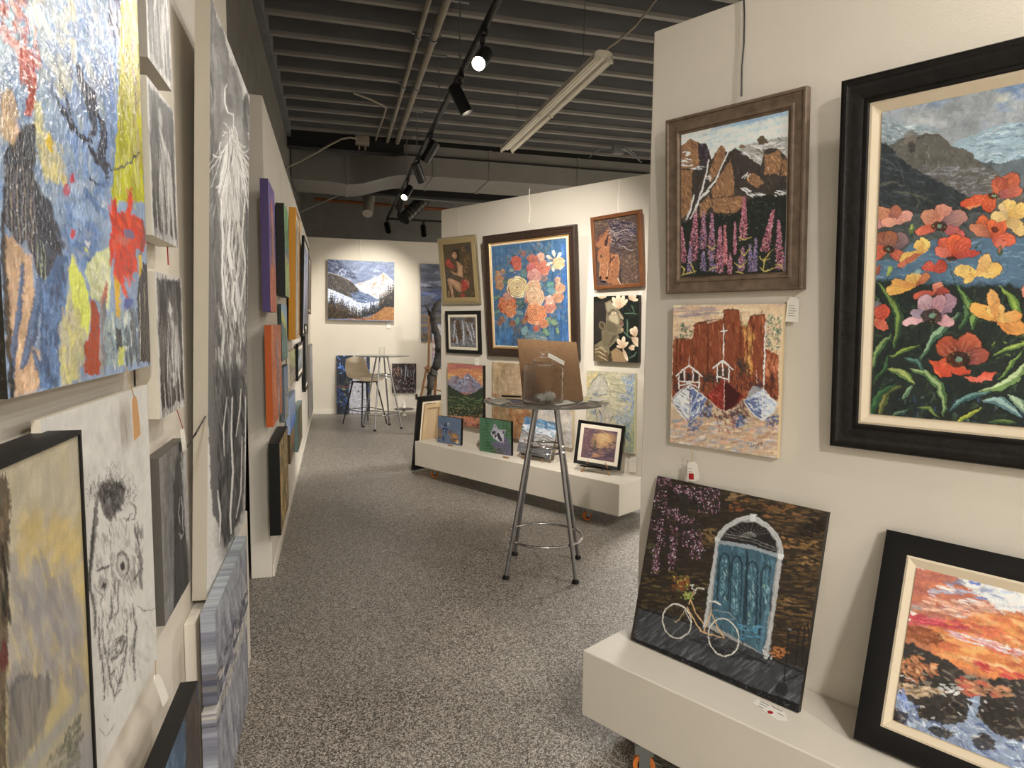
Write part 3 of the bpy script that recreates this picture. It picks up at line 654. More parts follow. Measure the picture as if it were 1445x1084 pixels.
# ---------------------------------------------------------------- what is painted on each canvas (colours as seen, read off by eye)
def leaf(A, pts, w, c1, c2, edge=None):
    """tapering blade along pts: body colour, lighter half, dark rim"""
    A.line(pts, w*1.25, edge or '141a14', .75, .95, 1.2); A.line(pts, w, c1, .95, .95, 1.2, .6)
    P = np.array(pts, float); n = len(P); A.line(P+np.array([-.12*w, -.15*w]), w*.45, c2, .8, .95, 1.5, .8)
def petal(A, x, y, a, l, w, c, c2=None, dk='3a1a18'):
    """one petal growing from x, y towards angle a"""
    t = math.radians(a); d = np.array([math.cos(t), math.sin(t)]); n = np.array([-d[1], d[0]]); o = np.array([x, y])
    sh = [(0, .12), (.25, .38), (.55, .52), (.85, .42), (1.0, .18), (1.02, -.1), (.9, -.40), (.6, -.52), (.3, -.36), (0, -.12)]
    P = [o+d*l*u+n*w*v for u, v in sh]
    A.poly([o+d*l*u*1.04+n*w*v*1.06 for u, v in sh], dk, 1.5, .7, 1.0, 5); A.poly(P, c, 1.2, 1, 1.2, 5, c2 or c, tuple(d))
    r = A.rs
    for i in range(6):
        v = (i-2.5)*.15; A.line([o+d*l*.15+n*w*v*.4, o+d*l*(.75+r.rand()*.15)+n*w*v], max(1, w*.035), dk if i % 2 else 'e8a080', .28, .8)
def art_poppies(A):
    A.bri = .78; A.fill('4a4f4e'); A.view(1200, 80, 5.89)
    A.poly([(100, 420), (1445, 60), (2600, -200), (2600, 700), (1445, 620), (800, 760), (100, 700)], '94989a', 30)
    A.dabs((150, 60, 2600, 620), 420, ['9fa2a1', '8b9095', 'a3a5a2', '7f868d', '94979a', '8a93a0'], (60, 190), (22, 60), -18, 22, .55, .05)
    for x, y, rx, ry, c, a in ((1400, 230, 230, 60, '56789f', -25), (800, 330, 200, 48, '5d7796', -18), (1060, 240, 160, 40, '6d8196', -14), (1360, 380, 130, 60, '6b86aa', -20), (1900, 160, 400, 120, '5b7ea6', -15), (2200, 380, 260, 80, '9aa2a8', -10), (1260, 345, 90, 36, 'bcb9a6', 0), (1390, 400, 100, 34, 'a9aaa0', -12), (780, 300, 90, 26, '9fa1a0', -20), (960, 430, 240, 100, '8c8f90', -20), (640, 540, 200, 40, 'a4a6a4', 10), (930, 600, 170, 60, '7d8284', -15)):
        A.ell(x, y, rx, ry, c, a, 40, .75, 12)
    A.poly([(180, 500), (260, 495), (560, 570), (700, 575), (740, 640), (520, 690), (320, 740), (210, 640)], '8a979c', 12, .95, 10)
    A.dabs([(190, 500), (600, 580), (700, 600), (500, 690), (270, 700)], 70, ['a9b4b5', '5d6e7c', '76838b', 'b5bcb9', '4f5f6e'], (40, 120), (8, 20), 12, 25, .6)
    A.poly([(820, 740), (1290, 545), (1480, 570), (2600, 520), (2600, 900), (1100, 880)], '8ea3ad', 8, 1, 10)
    A.dabs([(830, 740), (1290, 550), (2400, 540), (2400, 850), (1110, 880)], 220, ['a9bcc2', '7d93a0', 'bfccce', '64798c', '98aeb6', '55667a', 'c5cbc4'], (50, 170), (8, 24), -12, 18, .65)
    A.poly([(1180, 900), (1445, 845), (2600, 800), (2600, 1300), (1300, 1300)], '5e676b', 6, 1, 8)
    mt = [(330, 740), (420, 690), (520, 655), (620, 640), (720, 635), (800, 700), (850, 750), (960, 780), (1060, 860), (1110, 905), (1220, 960), (1400, 1100), (1500, 1300), (900, 1300), (300, 1000)]
    A.poly(mt, '5b574f', 4, 1, 8, 20); A.dabs(mt, 420, ['6b665c', '4a4844', '736f69', '82807a', '59545a', '3e3d3c', '6f6a58'], (18, 60), (4, 13), 80, 30, .6)
    A.dabs([(600, 900), (1100, 930), (1400, 1120), (1000, 1250), (620, 980)], 170, ['77757c', '8a8a90', '605d66', '9a9a9a', '6e6d72'], (40, 110), (5, 14), -8, 14, .6)
    A.line([(320, 720), (420, 690), (560, 680), (700, 640)], 9, '2c2f33', .8, .6, 3, 3); A.line([(560, 650), (640, 635), (730, 645)], 14, 'c0c4c2', .6, .8, 3, 3); A.ell(500, 670, 55, 60, '746c5e', 0, 10, .8, 6); A.ell(510, 745, 30, 46, '33302d', 0, 10, .8, 6)
    fm = [(160, 480), (200, 520), (210, 620), (250, 660), (270, 720), (350, 770), (400, 830), (480, 890), (640, 990), (860, 1100), (1050, 1200), (1200, 1300), (100, 1300), (130, 800)]
    A.poly(fm, '2e3336', 4, 1, 8, 24); A.dabs(fm, 330, ['3a4144', '262a2d', '454c50', '2b3230', '383f3a', '50565a'], (30, 90), (6, 18), 30, 35, .55)
    for q in ([(190, 830), (300, 860), (420, 960)], [(210, 900), (330, 930), (480, 970)], [(380, 860), (430, 950), (460, 1080)]): A.line(q, 14, '5c5f62', .45, .8, 8, 4)
    A.view(1200, 240, 5.89)
    for q in ([(210, 110), (330, 100), (470, 130)], [(340, 180), (520, 200), (700, 270)], [(540, 180), (570, 260), (560, 320)], [(200, 160), (240, 130), (350, 110)]): A.line(q, 16, '75745f', .45, .8, 10, 5)
    A.dabs((130, 180, 1000, 560), 240, ['343c36', '2b322f', '3f463f', '29302f', '454a40'], (30, 100), (8, 22), 25, 30, .5)
    # lake
    A.poly([(500, 600), (960, 570), (1445, 560), (2600, 540), (2600, 1050), (110, 1050), (110, 760), (420, 740)], '4d6a80', 14, 1, 6)
    A.dabs([(120, 760), (960, 600), (2500, 560), (2500, 1000), (120, 1000)], 380, ['5f8098', '4f6b84', '6f90a6', '445a70', '3b4c60', '7d9db0', '58768c'], (50, 160), (6, 16), 2, 8, .6)
    A.poly([(110, 900), (700, 930), (1445, 960), (2600, 900), (2600, 2400), (60, 2400)], '222a25', 40, 1, 30, 60)
    A.view(1200, 400, 4.518)
    A.dabs((60, 60, 2000, 950), 700, ['1d2620', '2a3a2b', '18211f', '32452f', '1b2434', '27362c', '3c4f33', '111816'], (30, 90), (6, 20), -50, 60, .65)
    A.dabs((60, 700, 2000, 960), 130, ['1a2236', '39506a', '141a20', '2b3442', '4d5a5a'], (20, 50), (8, 26), 85, 30, .7)
    for x, y in ((420, 890), (545, 900), (780, 880), (740, 900)): A.dabs((x-40, y-30, x+40, y+30), 5, ['566c5a', '3f4f63', '6b8a5a'], (20, 50), (14, 28), 80, 20, .7)
    A.dabs([(830, 340), (1107, 320), (2000, 330), (2000, 480), (860, 480)], 130, ['6f8a2c', '4d6426', '8a9a3a', '2d3f22', '3a5228'], (14, 40), (6, 14), -20, 40, .8)
    # leaves
    for pts, w, c1, c2 in (
        ([(180, 0), (260, 90), (310, 200), (305, 300), (285, 420)], 60, '2f4a2c', '78903a'), ([(120, 0), (150, 60), (190, 120)], 22, '3c5a34', '6b8a40'),
        ([(270, 330), (210, 380), (165, 450), (140, 560)], 44, '3a5a34', '8aa05a'), ([(255, 465), (330, 430), (445, 390)], 26, '4f6e28', '93a53c'),
        ([(700, 190), (620, 260), (530, 340), (450, 490)], 52, '3f6048', '8fae84'), ([(680, 0), (740, 110), (790, 210), (780, 300)], 70, '35582c', '7fa04a'), ([(720, 120), (745, 200), (700, 300)], 46, '27442c', '4f7042'),
        ([(960, 20), (1020, 90), (1060, 160), (1090, 220)], 62, '5a7a28', '93ab3c'), ([(240, 540), (310, 560), (370, 590), (410, 640)], 52, '5a7234', 'a3ad58'),
        ([(390, 550), (490, 570), (570, 650), (600, 740), (600, 850)], 58, '4a6a3a', '9ab070'), ([(330, 650), (240, 680), (200, 780), (190, 880)], 50, '4a5228', '857f3c'),
        ([(290, 640), (190, 700), (140, 800), (120, 880)], 46, '23482c', '3f6a3a'), ([(820, 690), (940, 660), (1050, 600), (1107, 530), (1180, 440)], 60, '6b8a4a', 'b9c890'),
        ([(630, 820), (700, 740), (820, 700), (900, 690)], 40, '35585a', '6f968c'), ([(640, 920), (720, 850), (840, 790)], 30, '7c8c22', 'c3c332'), ([(850, 750), (930, 740), (1010, 780), (1100, 850)], 66, '56787a', '9db8ac'),
        ([(1010, 710), (1080, 760), (1130, 830)], 60, '6f8c74', 'b4c69a'), ([(910, 460), (1000, 410), (1107, 380), (1250, 350)], 30, '5f7c2c', 'a0b048'), ([(940, 610), (1020, 520), (1100, 430)], 28, '46682e', '8aa548'),
        ([(330, 740), (370, 680), (400, 650)], 36, '4a684a', '7f9a74'), ([(430, 790), (500, 790), (570, 860)], 26, '4d6230', '7f8f40'), ([(250, 880), (290, 830), (370, 800)], 22, '3c5a3c', '6f8a60'), ([(160, 620), (220, 540), (250, 450)], 24, '28462c', '436a3c'),
        ([(350, 480), (430, 490), (470, 560)], 34, '2c4a40', '58806c'), ([(880, 880), (980, 870), (1060, 880)], 34, '37502c', '66803c'), ([(1200, 700), (1320, 620), (1400, 480)], 60, '4f7034', '94a850'), ([(1300, 900), (1420, 780), (1600, 720)], 60, '4a6a3a', '9ab070'), ([(1500, 600), (1580, 440), (1600, 300)], 56, '3f6030', '7f9a48')):
        leaf(A, pts, w, c1, c2)
    # poppies, back to front
    def pop(cx, cy, P, ctr=None, cr=22, dk='3a1a18'):
        for a, l, w, c, c2 in P: petal(A, cx, cy, a, l, w, c, c2, dk)
        if ctr: A.ell(cx, cy, cr*1.35, cr*.9, '2a1f1a', 0, 3, .9, 3); A.dabs((cx-cr*1.4, cy-cr, cx+cr*1.4, cy+cr), int(cr*1.4), ['b89a3a', '7a6428', '2a2018', 'd3b64a', '3c3420'], (3, 9), (2, 4), 0, 90, .95); A.ell(cx, cy, cr*.4, cr*.33, '6a8a72', 0, 2, .9)
    A.view(1200, 240, 5.89)
    O, OD, R_, PK, PKD, Y, YD, MV = 'd0531f', '8a2c14', 'b83a22', 'd08a72', '8a5a5a', 'e0b24a', 'b07a2a', '7a5a66'
    pop(1190, 215, [(-38, 260, 150, '9a4a30', 'c05a34'), (-60, 170, 130, 'c2552c', '9a4430'), (-10, 250, 90, '7a4048', 'c86040'), (160, 250, 90, 'b5562c', 'd0824c'), (165, 280, 80, 'd0531f', 'c2481c'), (120, 140, 120, 'd4561c', 'b04018')], 1, 34)
    pop(330, 430, [(205, 190, 90, 'c88a74', 'd09a80'), (-20, 190, 100, 'c07a6a', 'd0907c'), (-130, 150, 110, 'b86a4c', 'd08a60'), (-60, 150, 100, '7a4a4a', 'b86a48'), (170, 200, 80, 'c07068', 'd89a90')]); A.poly([(265, 415), (310, 395), (380, 400), (390, 440), (350, 475), (270, 465)], 'd38f74', 2, 1, 2); A.line([(255, 410), (262, 470), (330, 485), (420, 450), (470, 470)], 6, '2c2026', .8, .4)
    pop(745, 465, [(-70, 180, 170, 'b8664e', 'd08a72'), (-140, 180, 130, 'b05c44', 'd08c68'), (-25, 240, 130, '6a5560', 'b07a6a'), (165, 210, 80, 'b03c2a', 'd86a4a'), (20, 220, 80, '8a4450', 'c8584a')], 1, 46)
    pop(320, 660, [(-120, 160, 150, '5a4448', 'a05a3a'), (-40, 190, 130, '4a3c44', '8a6a6a'), (-80, 150, 120, '6a4a48', 'a86038'), (165, 220, 130, 'b84028', 'dc6a40'), (30, 170, 80, 'a04030', 'd06440')], 1, 38)
    pop(1180, 560, [(-120, 200, 120, 'a8401c', 'd4622c'), (-95, 150, 80, 'd4541a', 'e0662a'), (-55, 190, 120, 'b8441c', 'd8602c'), (10, 190, 110, 'c04a24', 'd8603a'), (-150, 210, 90, '8a3c28', 'd08058'), (40, 130, 80, 'b0402c', 'd87058')]); A.ell(1200, 500, 34, 26, '2a1410', 0, 6, .8, 5)
    pop(1300, 400, [(-80, 150, 130, 'd8aa48', 'e4be62'), (-30, 190, 120, 'c8963a', 'e0b85a'), (190, 130, 90, 'd8b060', 'e0c078'), (40, 200, 120, 'a88448', 'd8b468'), (-115, 130, 60, 'c0a068', 'd0b078')])
    pop(590, 690, [(-70, 130, 110, 'd8a040', 'e4bc58'), (-110, 110, 90, 'c88c34', 'e0b450'), (160, 190, 90, 'c8983c', 'dcb452'), (150, 220, 50, '9a4a2c', 'c86a48')]); A.dabs((590, 640, 670, 700), 14, ['3a2418'], (8, 26), (3, 5), 50, 40, .8)
    pop(850, 720, [(-120, 180, 120, 'a83a20', 'd0583a'), (-80, 190, 150, 'c84418', 'd85a28'), (-45, 200, 130, 'b03c1c', 'cc5030'), (-155, 150, 80, 'b84a38', 'd87058'), (-10, 220, 60, '982c20', 'c84430')]); A.ell(850, 735, 50, 24, '2c1612', 0, 8, .9, 6); A.dabs((800, 700, 960, 770), 14, ['e0b04a', 'c87a38'], (6, 18), (3, 6), 0, 60, .8)
    pop(700, 830, [(-150, 100, 90, 'b8402c', 'c8503a'), (-30, 110, 110, 'c04630', 'b03a28')])
    pop(1060, 860, [(-170, 190, 110, 'dcae4c', 'e4ba5c'), (-15, 200, 130, 'e0b458', 'dca844'), (-60, 180, 100, 'd0984a', 'dcae60'), (150, 130, 60, 'd8a044', 'e0b050')]); A.line([(1000, 790), (990, 850), (1020, 880), (1090, 930), (1190, 920)], 5, '5a3c1c', .8, .5)
    pop(540, 960, [(170, 240, 90, 'd8962c', 'e0a844'), (-100, 110, 140, 'd8952c', 'e4b85a'), (-40, 150, 60, '9a4a24', 'c87a44'), (190, 200, 60, 'c87c2a', 'dca040')])
    pop(700, 1020, [(-60, 100, 90, 'b8583c', 'd08468'), (-10, 120, 70, '7a2c24', 'a84030'), (170, 180, 70, 'a84030', 'c85a40')])
    A.view(1200, 400, 4.518)
    pop(520, 205, [(-115, 140, 120, '8a6470', 'c8a0a8'), (-40, 190, 110, '5a4660', 'a8808c'), (-60, 150, 90, '8a5c68', 'b88890'), (165, 190, 55, 'b8808a', 'd8a8a8'), (20, 150, 70, 'a06878', 'cc9898'), (190, 140, 60, '6a6a80', 'a08894')], 1, 52)
    pop(130, 210, [(-60, 110, 80, '8a4a3a', '6a7078'), (-20, 130, 90, 'a83a24', 'c8482c'), (110, 90, 60, '7a2420', 'b03c30'), (35, 130, 60, 'b8482c', 'd4684a')], 1, 26)
    pop(930, 230, [(-150, 190, 90, 'c8862c', 'e0a23c'), (-95, 110, 120, 'd8993a', 'e4b860'), (-100, 190, 80, 'c8802c', 'dca050'), (20, 190, 110, 'c87426', 'e0983c'), (-10, 160, 80, 'e0ac50', 'd89038')]); A.dabs((900, 200, 960, 260), 16, ['8a5a20', '5a3a1a', 'e8c060'], (6, 16), (3, 5), 60, 50, .9)
    pop(690, 480, [(-130, 170, 150, '5c2a24', 'b8502c'), (-50, 180, 160, '7a3428', 'c45c38'), (-10, 190, 110, '6a3a40', 'a85038'), (150, 170, 100, 'b83a1c', 'e06030'), (100, 90, 100, 'd04c1c', 'e0642c')], None); A.poly([(500, 480), (560, 500), (640, 520), (770, 545), (760, 575), (700, 580), (610, 540), (650, 575), (650, 590), (590, 590), (550, 560)], 'd8532a', 2, 1, 2, 6, 'b83a20'); A.poly([(720, 590), (800, 600), (850, 560), (930, 565), (900, 610), (830, 630), (760, 620)], 'cc4a26', 2, 1, 2, 6, 'e8705a'); pop(690, 480, [], 1, 58)
    pop(1500, 300, [(-120, 160, 130, 'c84a20', 'd86030'), (-40, 180, 130, 'b83c20', 'd06040'), (60, 130, 100, 'b04028', 'd06a48'), (170, 160, 90, 'c05030', 'd87050')], 1, 40)
    pop(1350, 640, [(-120, 140, 120, 'b0402c', 'c8503a'), (-40, 160, 110, 'b84a34', 'd07058'), (170, 160, 70, 'b03a28', 'c85a40')], 1, 30); pop(1180, 120, [(-120, 130, 100, 'b85a4a', 'd08a74'), (-30, 150, 100, 'c07060', 'd89a88')])
    A.view(1200, 240, 5.89)
    for x, y, c in ((515, 480, '5a6a34'), (325, 835, '8a9a34'), (235, 830, '8a4430'), (1240, 670, '3c4c2c'), (160, 810, 'a84a30')): A.ell(x, y, 22, 46, c, 12, 4, .95, 3); A.ell(x-4, y-8, 9, 26, 'a8b45a' if c[0] in '58' and c != '8a4430' else 'c0634a', 12, 4, .8)
    for q in ([(515, 520), (510, 580)], [(150, 850), (190, 960), (230, 1080)], [(325, 880), (280, 960)], [(1090, 590), (1040, 650)], [(820, 780), (860, 900), (940, 1070)]): A.line(q, 10, '2c4430', .9, .3)
    A.ell(560, 840, 36, 22, '8fb0a8', -35, 6, .8, 4); A.tex(.05, 9)
def art_lupins(A):
    A.fin = .8
    A.view(910, 100, 3.189); A.fill('c6ccc6'); A.poly([(140, 240), (640, 150), (640, 330), (140, 330)], 'c3c9c4', 10)
    A.dabs((140, 170, 640, 350), 150, ['d5d6ca', 'b9c5c8', 'a8bccb', 'cfd2c8', 'c2c8c2', '9fb6cb'], (40, 110), (6, 16), -16, 8, .55, .04)
    A.poly([(300, 262), (640, 172), (640, 200), (420, 250)], '86a9cc', 10, .75, 5)
    A.poly([(430, 340), (520, 320), (640, 296), (640, 420), (520, 470), (420, 400)], '9a958c', 4, 1, 6); A.dabs([(420, 345), (640, 300), (640, 370), (500, 420)], 60, ['d5d3cb', 'b4b0a8', '5a5148', 'e0ddd5', '7c746a'], (16, 44), (4, 9), 20, 35, .85)
    mass = [(140, 400), (155, 350), (205, 306), (240, 325), (275, 330), (290, 370), (300, 400), (330, 350), (345, 335), (362, 358), (372, 372), (405, 347), (440, 370), (480, 400), (520, 430), (540, 352), (590, 348), (620, 375), (640, 400), (640, 930), (140, 930)]
    A.poly(mass, '3a332d', 2, 1, 3, 10); A.poly([(498, 312), (517, 292), (535, 298), (555, 325), (520, 335)], '5a4a38', 2, 1, 3); A.poly([(418, 345), (432, 330), (450, 338), (440, 350)], '7a6044', 2)
    A.dabs(mass, 420, ['4a4038', '2b2725', '5a4a3c', '332f2e', '433a33', '25252a'], (12, 40), (4, 11), 75, 35, .6)
    ROCK = ['8f6440', 'a3764c', '7c5638', '9a6e48', '6b4a32', 'b08458']
    for P, ang in (([(155, 350), (205, 308), (240, 330), (245, 425), (225, 440), (160, 440)], 60), ([(160, 445), (215, 450), (210, 575), (155, 590)], 80), ([(155, 585), (215, 575), (200, 640), (160, 665)], 70), ([(300, 420), (332, 352), (346, 337), (364, 362), (350, 420), (300, 500), (285, 480)], 75), ([(330, 480), (385, 400), (400, 480), (400, 560), (310, 570), (300, 540)], 85), ([(300, 575), (440, 562), (450, 600), (400, 640), (310, 640)], 15), ([(250, 600), (290, 560), (300, 600), (250, 660)], 60), ([(540, 380), (600, 360), (615, 400), (600, 465), (535, 465)], 60), ([(455, 460), (500, 465), (530, 500), (500, 525), (465, 500)], 40), ([(620, 400), (640, 410), (640, 470), (610, 470)], 60)):
        A.poly(P, '8a6240', 2, .95, 4, 8); A.dabs(P, 46, ROCK, (10, 30), (4, 9), ang, 25, .8, .15); A.dabs(P, 12, ['3a2a20', '4a3424'], (10, 34), (1.5, 3), ang, 40, .8)
    A.poly([(240, 330), (275, 328), (290, 365), (280, 430), (262, 440), (240, 380)], '3a3038', 2, .9, 3); A.dabs([(245, 330), (285, 335), (275, 430)], 14, ['6a5a68', '251f26', '7a6a70'], (12, 26), (3, 6), 75, 20, .8)
    for q, w in (([(287, 400), (280, 450), (262, 520), (240, 590), (205, 665)], 6), ([(375, 365), (345, 430), (320, 490), (270, 550), (245, 580), (225, 640)], 6), ([(222, 560), (208, 620), (190, 665)], 7), ([(290, 540), (262, 560)], 10)):
        A.line(q, w+2, 'c2c0ba', .9, .3, 1.5, 2.5); A.line(q, w*.5, 'e6e4de', .9, .3, 1, 2)
    for x, y, l, a in ((180, 372, 40, -15), (178, 405, 52, -8), (240, 437, 46, -5), (190, 425, 44, -12), (460, 470, 40, -60), (470, 535, 60, 22), (500, 560, 60, 20), (605, 545, 50, 10), (600, 560, 46, 30), (505, 345, 70, 12), (590, 330, 80, -14), (290, 480, 26, -60), (470, 370, 60, 20), (510, 395, 30, 70)):
        A.dabs((x-l/2, y-7, x+l/2, y+7), 7, ['e2e0da', 'c8c8c6', 'f0eee8', '9a9a9c'], (l*.35, l*.8), (4, 8), a, 18, .85)
    A.poly([(140, 670), (210, 670), (300, 640), (410, 640), (460, 590), (520, 560), (640, 560), (640, 930), (140, 930)], '1d211d', 6, .93, 16, 26)
    A.dabs([(140, 680), (640, 570), (640, 930), (140, 930)], 300, ['222a22', '171a19', '2c3a2a', '1a2226', '26301f'], (14, 40), (3, 8), 80, 30, .7)
    for y in range(590, 700, 14): A.dabs((490, y-3, 560, y+3), 6, ['2f3c33', '161b1a'], (18, 34), (2, 4), 12, 10, .8)
    def lup(x0, y0, x1, y1, w, cols):
        n = int((y1-y0)*1.0)
        for i in range(n):
            t = i/n; ww = w*min(1, .25+t*1.1); x = x0+(x1-x0)*t; y = y0+(y1-y0)*t
            A.dabs((x-ww, y-3, x+ww, y+3), 2, cols, (5, 10), (2.5, 4.5), 20, 70, .95, .25)
    PKs = ['b06878', 'c88490', '8a4a62', 'd49aa2', '9a5a6a', '6a3a52', 'a84c5c']; VIs = ['6a5878', '8a7490', '4a4460', 'a88aa0', '56507a']; RDs = ['a8505a', 'c07078', '8a3a4a', 'd08a88']
    for a in ((168, 700, 172, 860, 15, PKs), (230, 630, 218, 850, 20, PKs), (266, 635, 262, 800, 15, VIs+PKs), (302, 640, 300, 850, 15, PKs+VIs), (338, 700, 335, 905, 16, PKs), (360, 695, 362, 870, 10, RDs), (405, 680, 404, 820, 6, PKs), (447, 565, 440, 760, 17, RDs+PKs), (575, 628, 535, 810, 18, RDs+PKs), (598, 672, 604, 890, 18, PKs), (498, 750, 492, 900, 10, VIs), (265, 810, 262, 900, 14, VIs), (300, 820, 305, 900, 14, VIs), (440, 790, 430, 900, 16, PKs+VIs), (385, 820, 380, 910, 10, PKs), (470, 780, 475, 900, 10, VIs), (205, 780, 200, 910, 10, VIs), (640, 700, 630, 900, 10, VIs)): lup(*a)
    for q in ([(505, 830), (530, 850), (575, 800)], [(530, 910), (535, 850), (560, 840)], [(515, 880), (535, 900), (590, 880)], [(420, 745), (445, 760), (480, 745)], [(425, 800), (445, 830), (475, 790)], [(400, 860), (430, 880), (460, 850)], [(405, 900), (430, 905), (450, 915)], [(280, 780), (300, 800), (322, 780)], [(285, 900), (300, 885), (330, 880)], [(160, 870), (180, 890), (170, 920)], [(195, 850), (215, 880), (225, 910)], [(580, 870), (610, 870), (620, 900)], [(235, 900), (200, 905), (160, 920)]):
        A.line(q, 8, '7a6a28', .9, .8, 1.5, 2); A.line(q, 3.5, 'c8b45a', .85, .8, 1.2, 2)
    A.dabs((150, 560, 630, 900), 60, ['c8a078', 'e0c0a8', '8a8a9a'], (3, 6), (1.5, 3), 80, 60, .8)
def art_boats(A):
    A.fin = .7
    A.view(900, 400, 3.614); A.fill('c9ab84')
    A.dabs((170, 100, 740, 320), 150, ['cdae8a', 'bd9a7c', 'd8bc98', 'a88a80', 'c49c78'], (40, 110), (8, 22), -3, 12, .6)
    A.dabs((180, 120, 380, 170), 22, ['97837f', 'a38e8c', '8a7a80'], (50, 120), (6, 14), -3, 6, .7)
    B = [(175, 560), (180, 290), (225, 280), (275, 285), (290, 200), (345, 190), (355, 205), (400, 190), (432, 180), (440, 135), (515, 130), (525, 215), (555, 215), (575, 165), (645, 155), (655, 200), (650, 330), (715, 365), (715, 590), (175, 590)]
    A.poly(B, '7c3c20', 2, 1, 4, 12)
    A.dabs(B, 650, ['8a4424', '6a3018', '9a5430', '7c3a20', 'a8683c', '552618', '8f4a28'], (16, 70), (4, 12), 88, 10, .6, .12)
    A.dabs([(540, 230), (590, 230), (590, 480), (550, 480)], 60, ['c08434', 'd09a48', 'a8682c', 'b87830'], (20, 70), (4, 10), 88, 8, .7); A.dabs([(650, 350), (715, 370), (710, 500), (650, 500)], 40, ['b0623c', 'a05432', 'c07a50'], (20, 50), (5, 12), 86, 10, .7)
    for q in ([(355, 205), (357, 470)], [(440, 150), (440, 300)], [(525, 150), (523, 440)], [(555, 220), (560, 430)], [(280, 290), (282, 430)], [(200, 290), (190, 480)], [(590, 200), (575, 360)], [(215, 290), (215, 420)]): A.line(q, 7, '331710', .65, .3, 3, 4)
    for q in ([(280, 215), (350, 190), (430, 180)], [(430, 150), (455, 130), (520, 135)], [(565, 180), (590, 160), (650, 158)], [(180, 285), (240, 280), (280, 285)]): A.line(q, 7, '2e1a14', .75, .4, 2, 4)
    A.dabs((215, 205, 275, 275), 40, ['3f5a44', '2c4438', '5f7a5a', '24362c', '8a9a6a'], (8, 22), (5, 11), 40, 80, .8)
    A.dabs([(655, 160), (730, 160), (725, 330), (655, 340)], 110, ['4a6a50', '2f4c40', '6f8a6a', '32505a', '8fa27a', 'b9a878'], (10, 26), (5, 13), 40, 80, .8); A.dabs((540, 200, 560, 220), 8, ['8a9a5a'], (6, 12), (4, 8), 0, 80, .8)
    for x, y in ((527, 410), (350, 480), (400, 480), (545, 440)): A.dabs((x-26, y-26, x+26, y+26), 26, ['1f2c2c', '2c3c38', '171c1e', '3a3028'], (10, 26), (5, 12), 60, 60, .75)
    A.dabs((175, 460, 715, 590), 220, ['2c1a18', '3a2420', '1c1820', '52301f', '24222e'], (16, 50), (5, 14), 70, 40, .6)
    A.poly([(170, 640), (350, 600), (540, 600), (715, 640), (715, 900), (160, 860)], 'b39878', 30, 1, 16, 26)
    A.dabs([(165, 690), (715, 690), (712, 890), (165, 830)], 420, ['c2a07a', 'a88c78', 'cdb08c', '8a7a80', 'b88a68', '7c8a9c', 'b4b0b0', 'c89070', 'd6c09a', '9a7258'], (20, 66), (6, 18), -4, 14, .6)
    A.dabs([(340, 590), (550, 600), (560, 690), (330, 690)], 100, ['3a1c1c', '54241e', '2a2030', '6a3a30', '2c2c48'], (20, 50), (6, 16), 60, 50, .65)
    for x, y in ((290, 720), (520, 700), (690, 700), (340, 650)): A.dabs((x-36, y-28, x+36, y+30), 34, ['2c3c66', '3a4a7a', '54648c', '1f2840', '8088a0'], (12, 36), (6, 14), -20, 60, .7)
    A.dabs((390, 690, 500, 760), 26, ['8a3a28', '9a5040', '6a2c24'], (14, 36), (5, 11), 75, 40, .6)
    # left boat
    A.poly([(172, 590), (205, 550), (262, 508), (330, 565), (352, 585), (320, 660), (268, 708), (225, 680), (180, 620)], 'c4c4c6', 2, 1, 3)
    A.poly([(266, 520), (350, 585), (318, 660), (266, 706)], '56648c', 3, .95, 5); A.dabs([(266, 530), (348, 588), (315, 660), (268, 700)], 60, ['2f3c6c', '6a7aa0', 'aab4c8', '24284a', 'd0d4da'], (16, 44), (4, 10), -50, 35, .8)
    A.dabs([(180, 595), (262, 520), (262, 700), (225, 680)], 50, ['dcdcdc', '9aa2b2', 'eceae4', '5a668c', '2c3250', 'b8bcc4'], (16, 44), (4, 9), 45, 25, .8)
    for q in ([(172, 595), (215, 650), (262, 706)], [(262, 508), (264, 600), (264, 705)], [(176, 590), (262, 512), (350, 580)]): A.line(q, 4.5, '6a3a28', .85, .3, 1.5, 2)
    A.line([(180, 600), (262, 518), (345, 582)], 4, 'f0eee8', .8, .4, 1.2, 2)
    for q in ([(195, 468), (260, 416), (328, 472)], [(208, 465), (210, 540)], [(314, 470), (310, 545)], [(237, 445), (236, 500)], [(280, 440), (282, 500)], [(210, 498), (310, 502)], [(210, 520), (260, 508), (310, 530)]): A.line(q, 9 if q[0][0] == 195 else 6.5, 'd9d6ce', .95, .2, 1.5, 2)
    for x in (223, 258, 296): A.poly([(x-10, 455), (x+9, 455), (x+9, 496), (x-10, 496)], '2c2c2c', 2, .85, 3)
    A.line([(261, 415), (261, 370)], 2.5, 'd9c8b8', .8)
    # red boat
    A.poly([(350, 575), (440, 482), (520, 560), (545, 575), (500, 620), (443, 655), (390, 620)], '7c241a', 2, 1, 3); A.poly([(440, 490), (525, 565), (500, 620), (443, 652)], '2a1414', 3, .85, 5)
    A.dabs([(360, 575), (438, 495), (438, 645), (390, 615)], 50, ['9a3424', '6a1c16', 'b04a38', '551512'], (14, 40), (4, 9), 40, 25, .75)
    for q in ([(440, 482), (440, 655)], [(360, 592), (400, 628), (440, 652)], [(445, 655), (490, 640), (520, 618)]): A.line(q, 4, 'c8a89a', .9, .3, 1.2, 1.5)
    for q in ([(350, 570), (440, 484), (540, 572)],): A.line(q, 5, '2a1210', .9, .3, 1.5, 1.5); A.line(q, 2.5, '9a5a48', .8, .3, 1, 1.5)
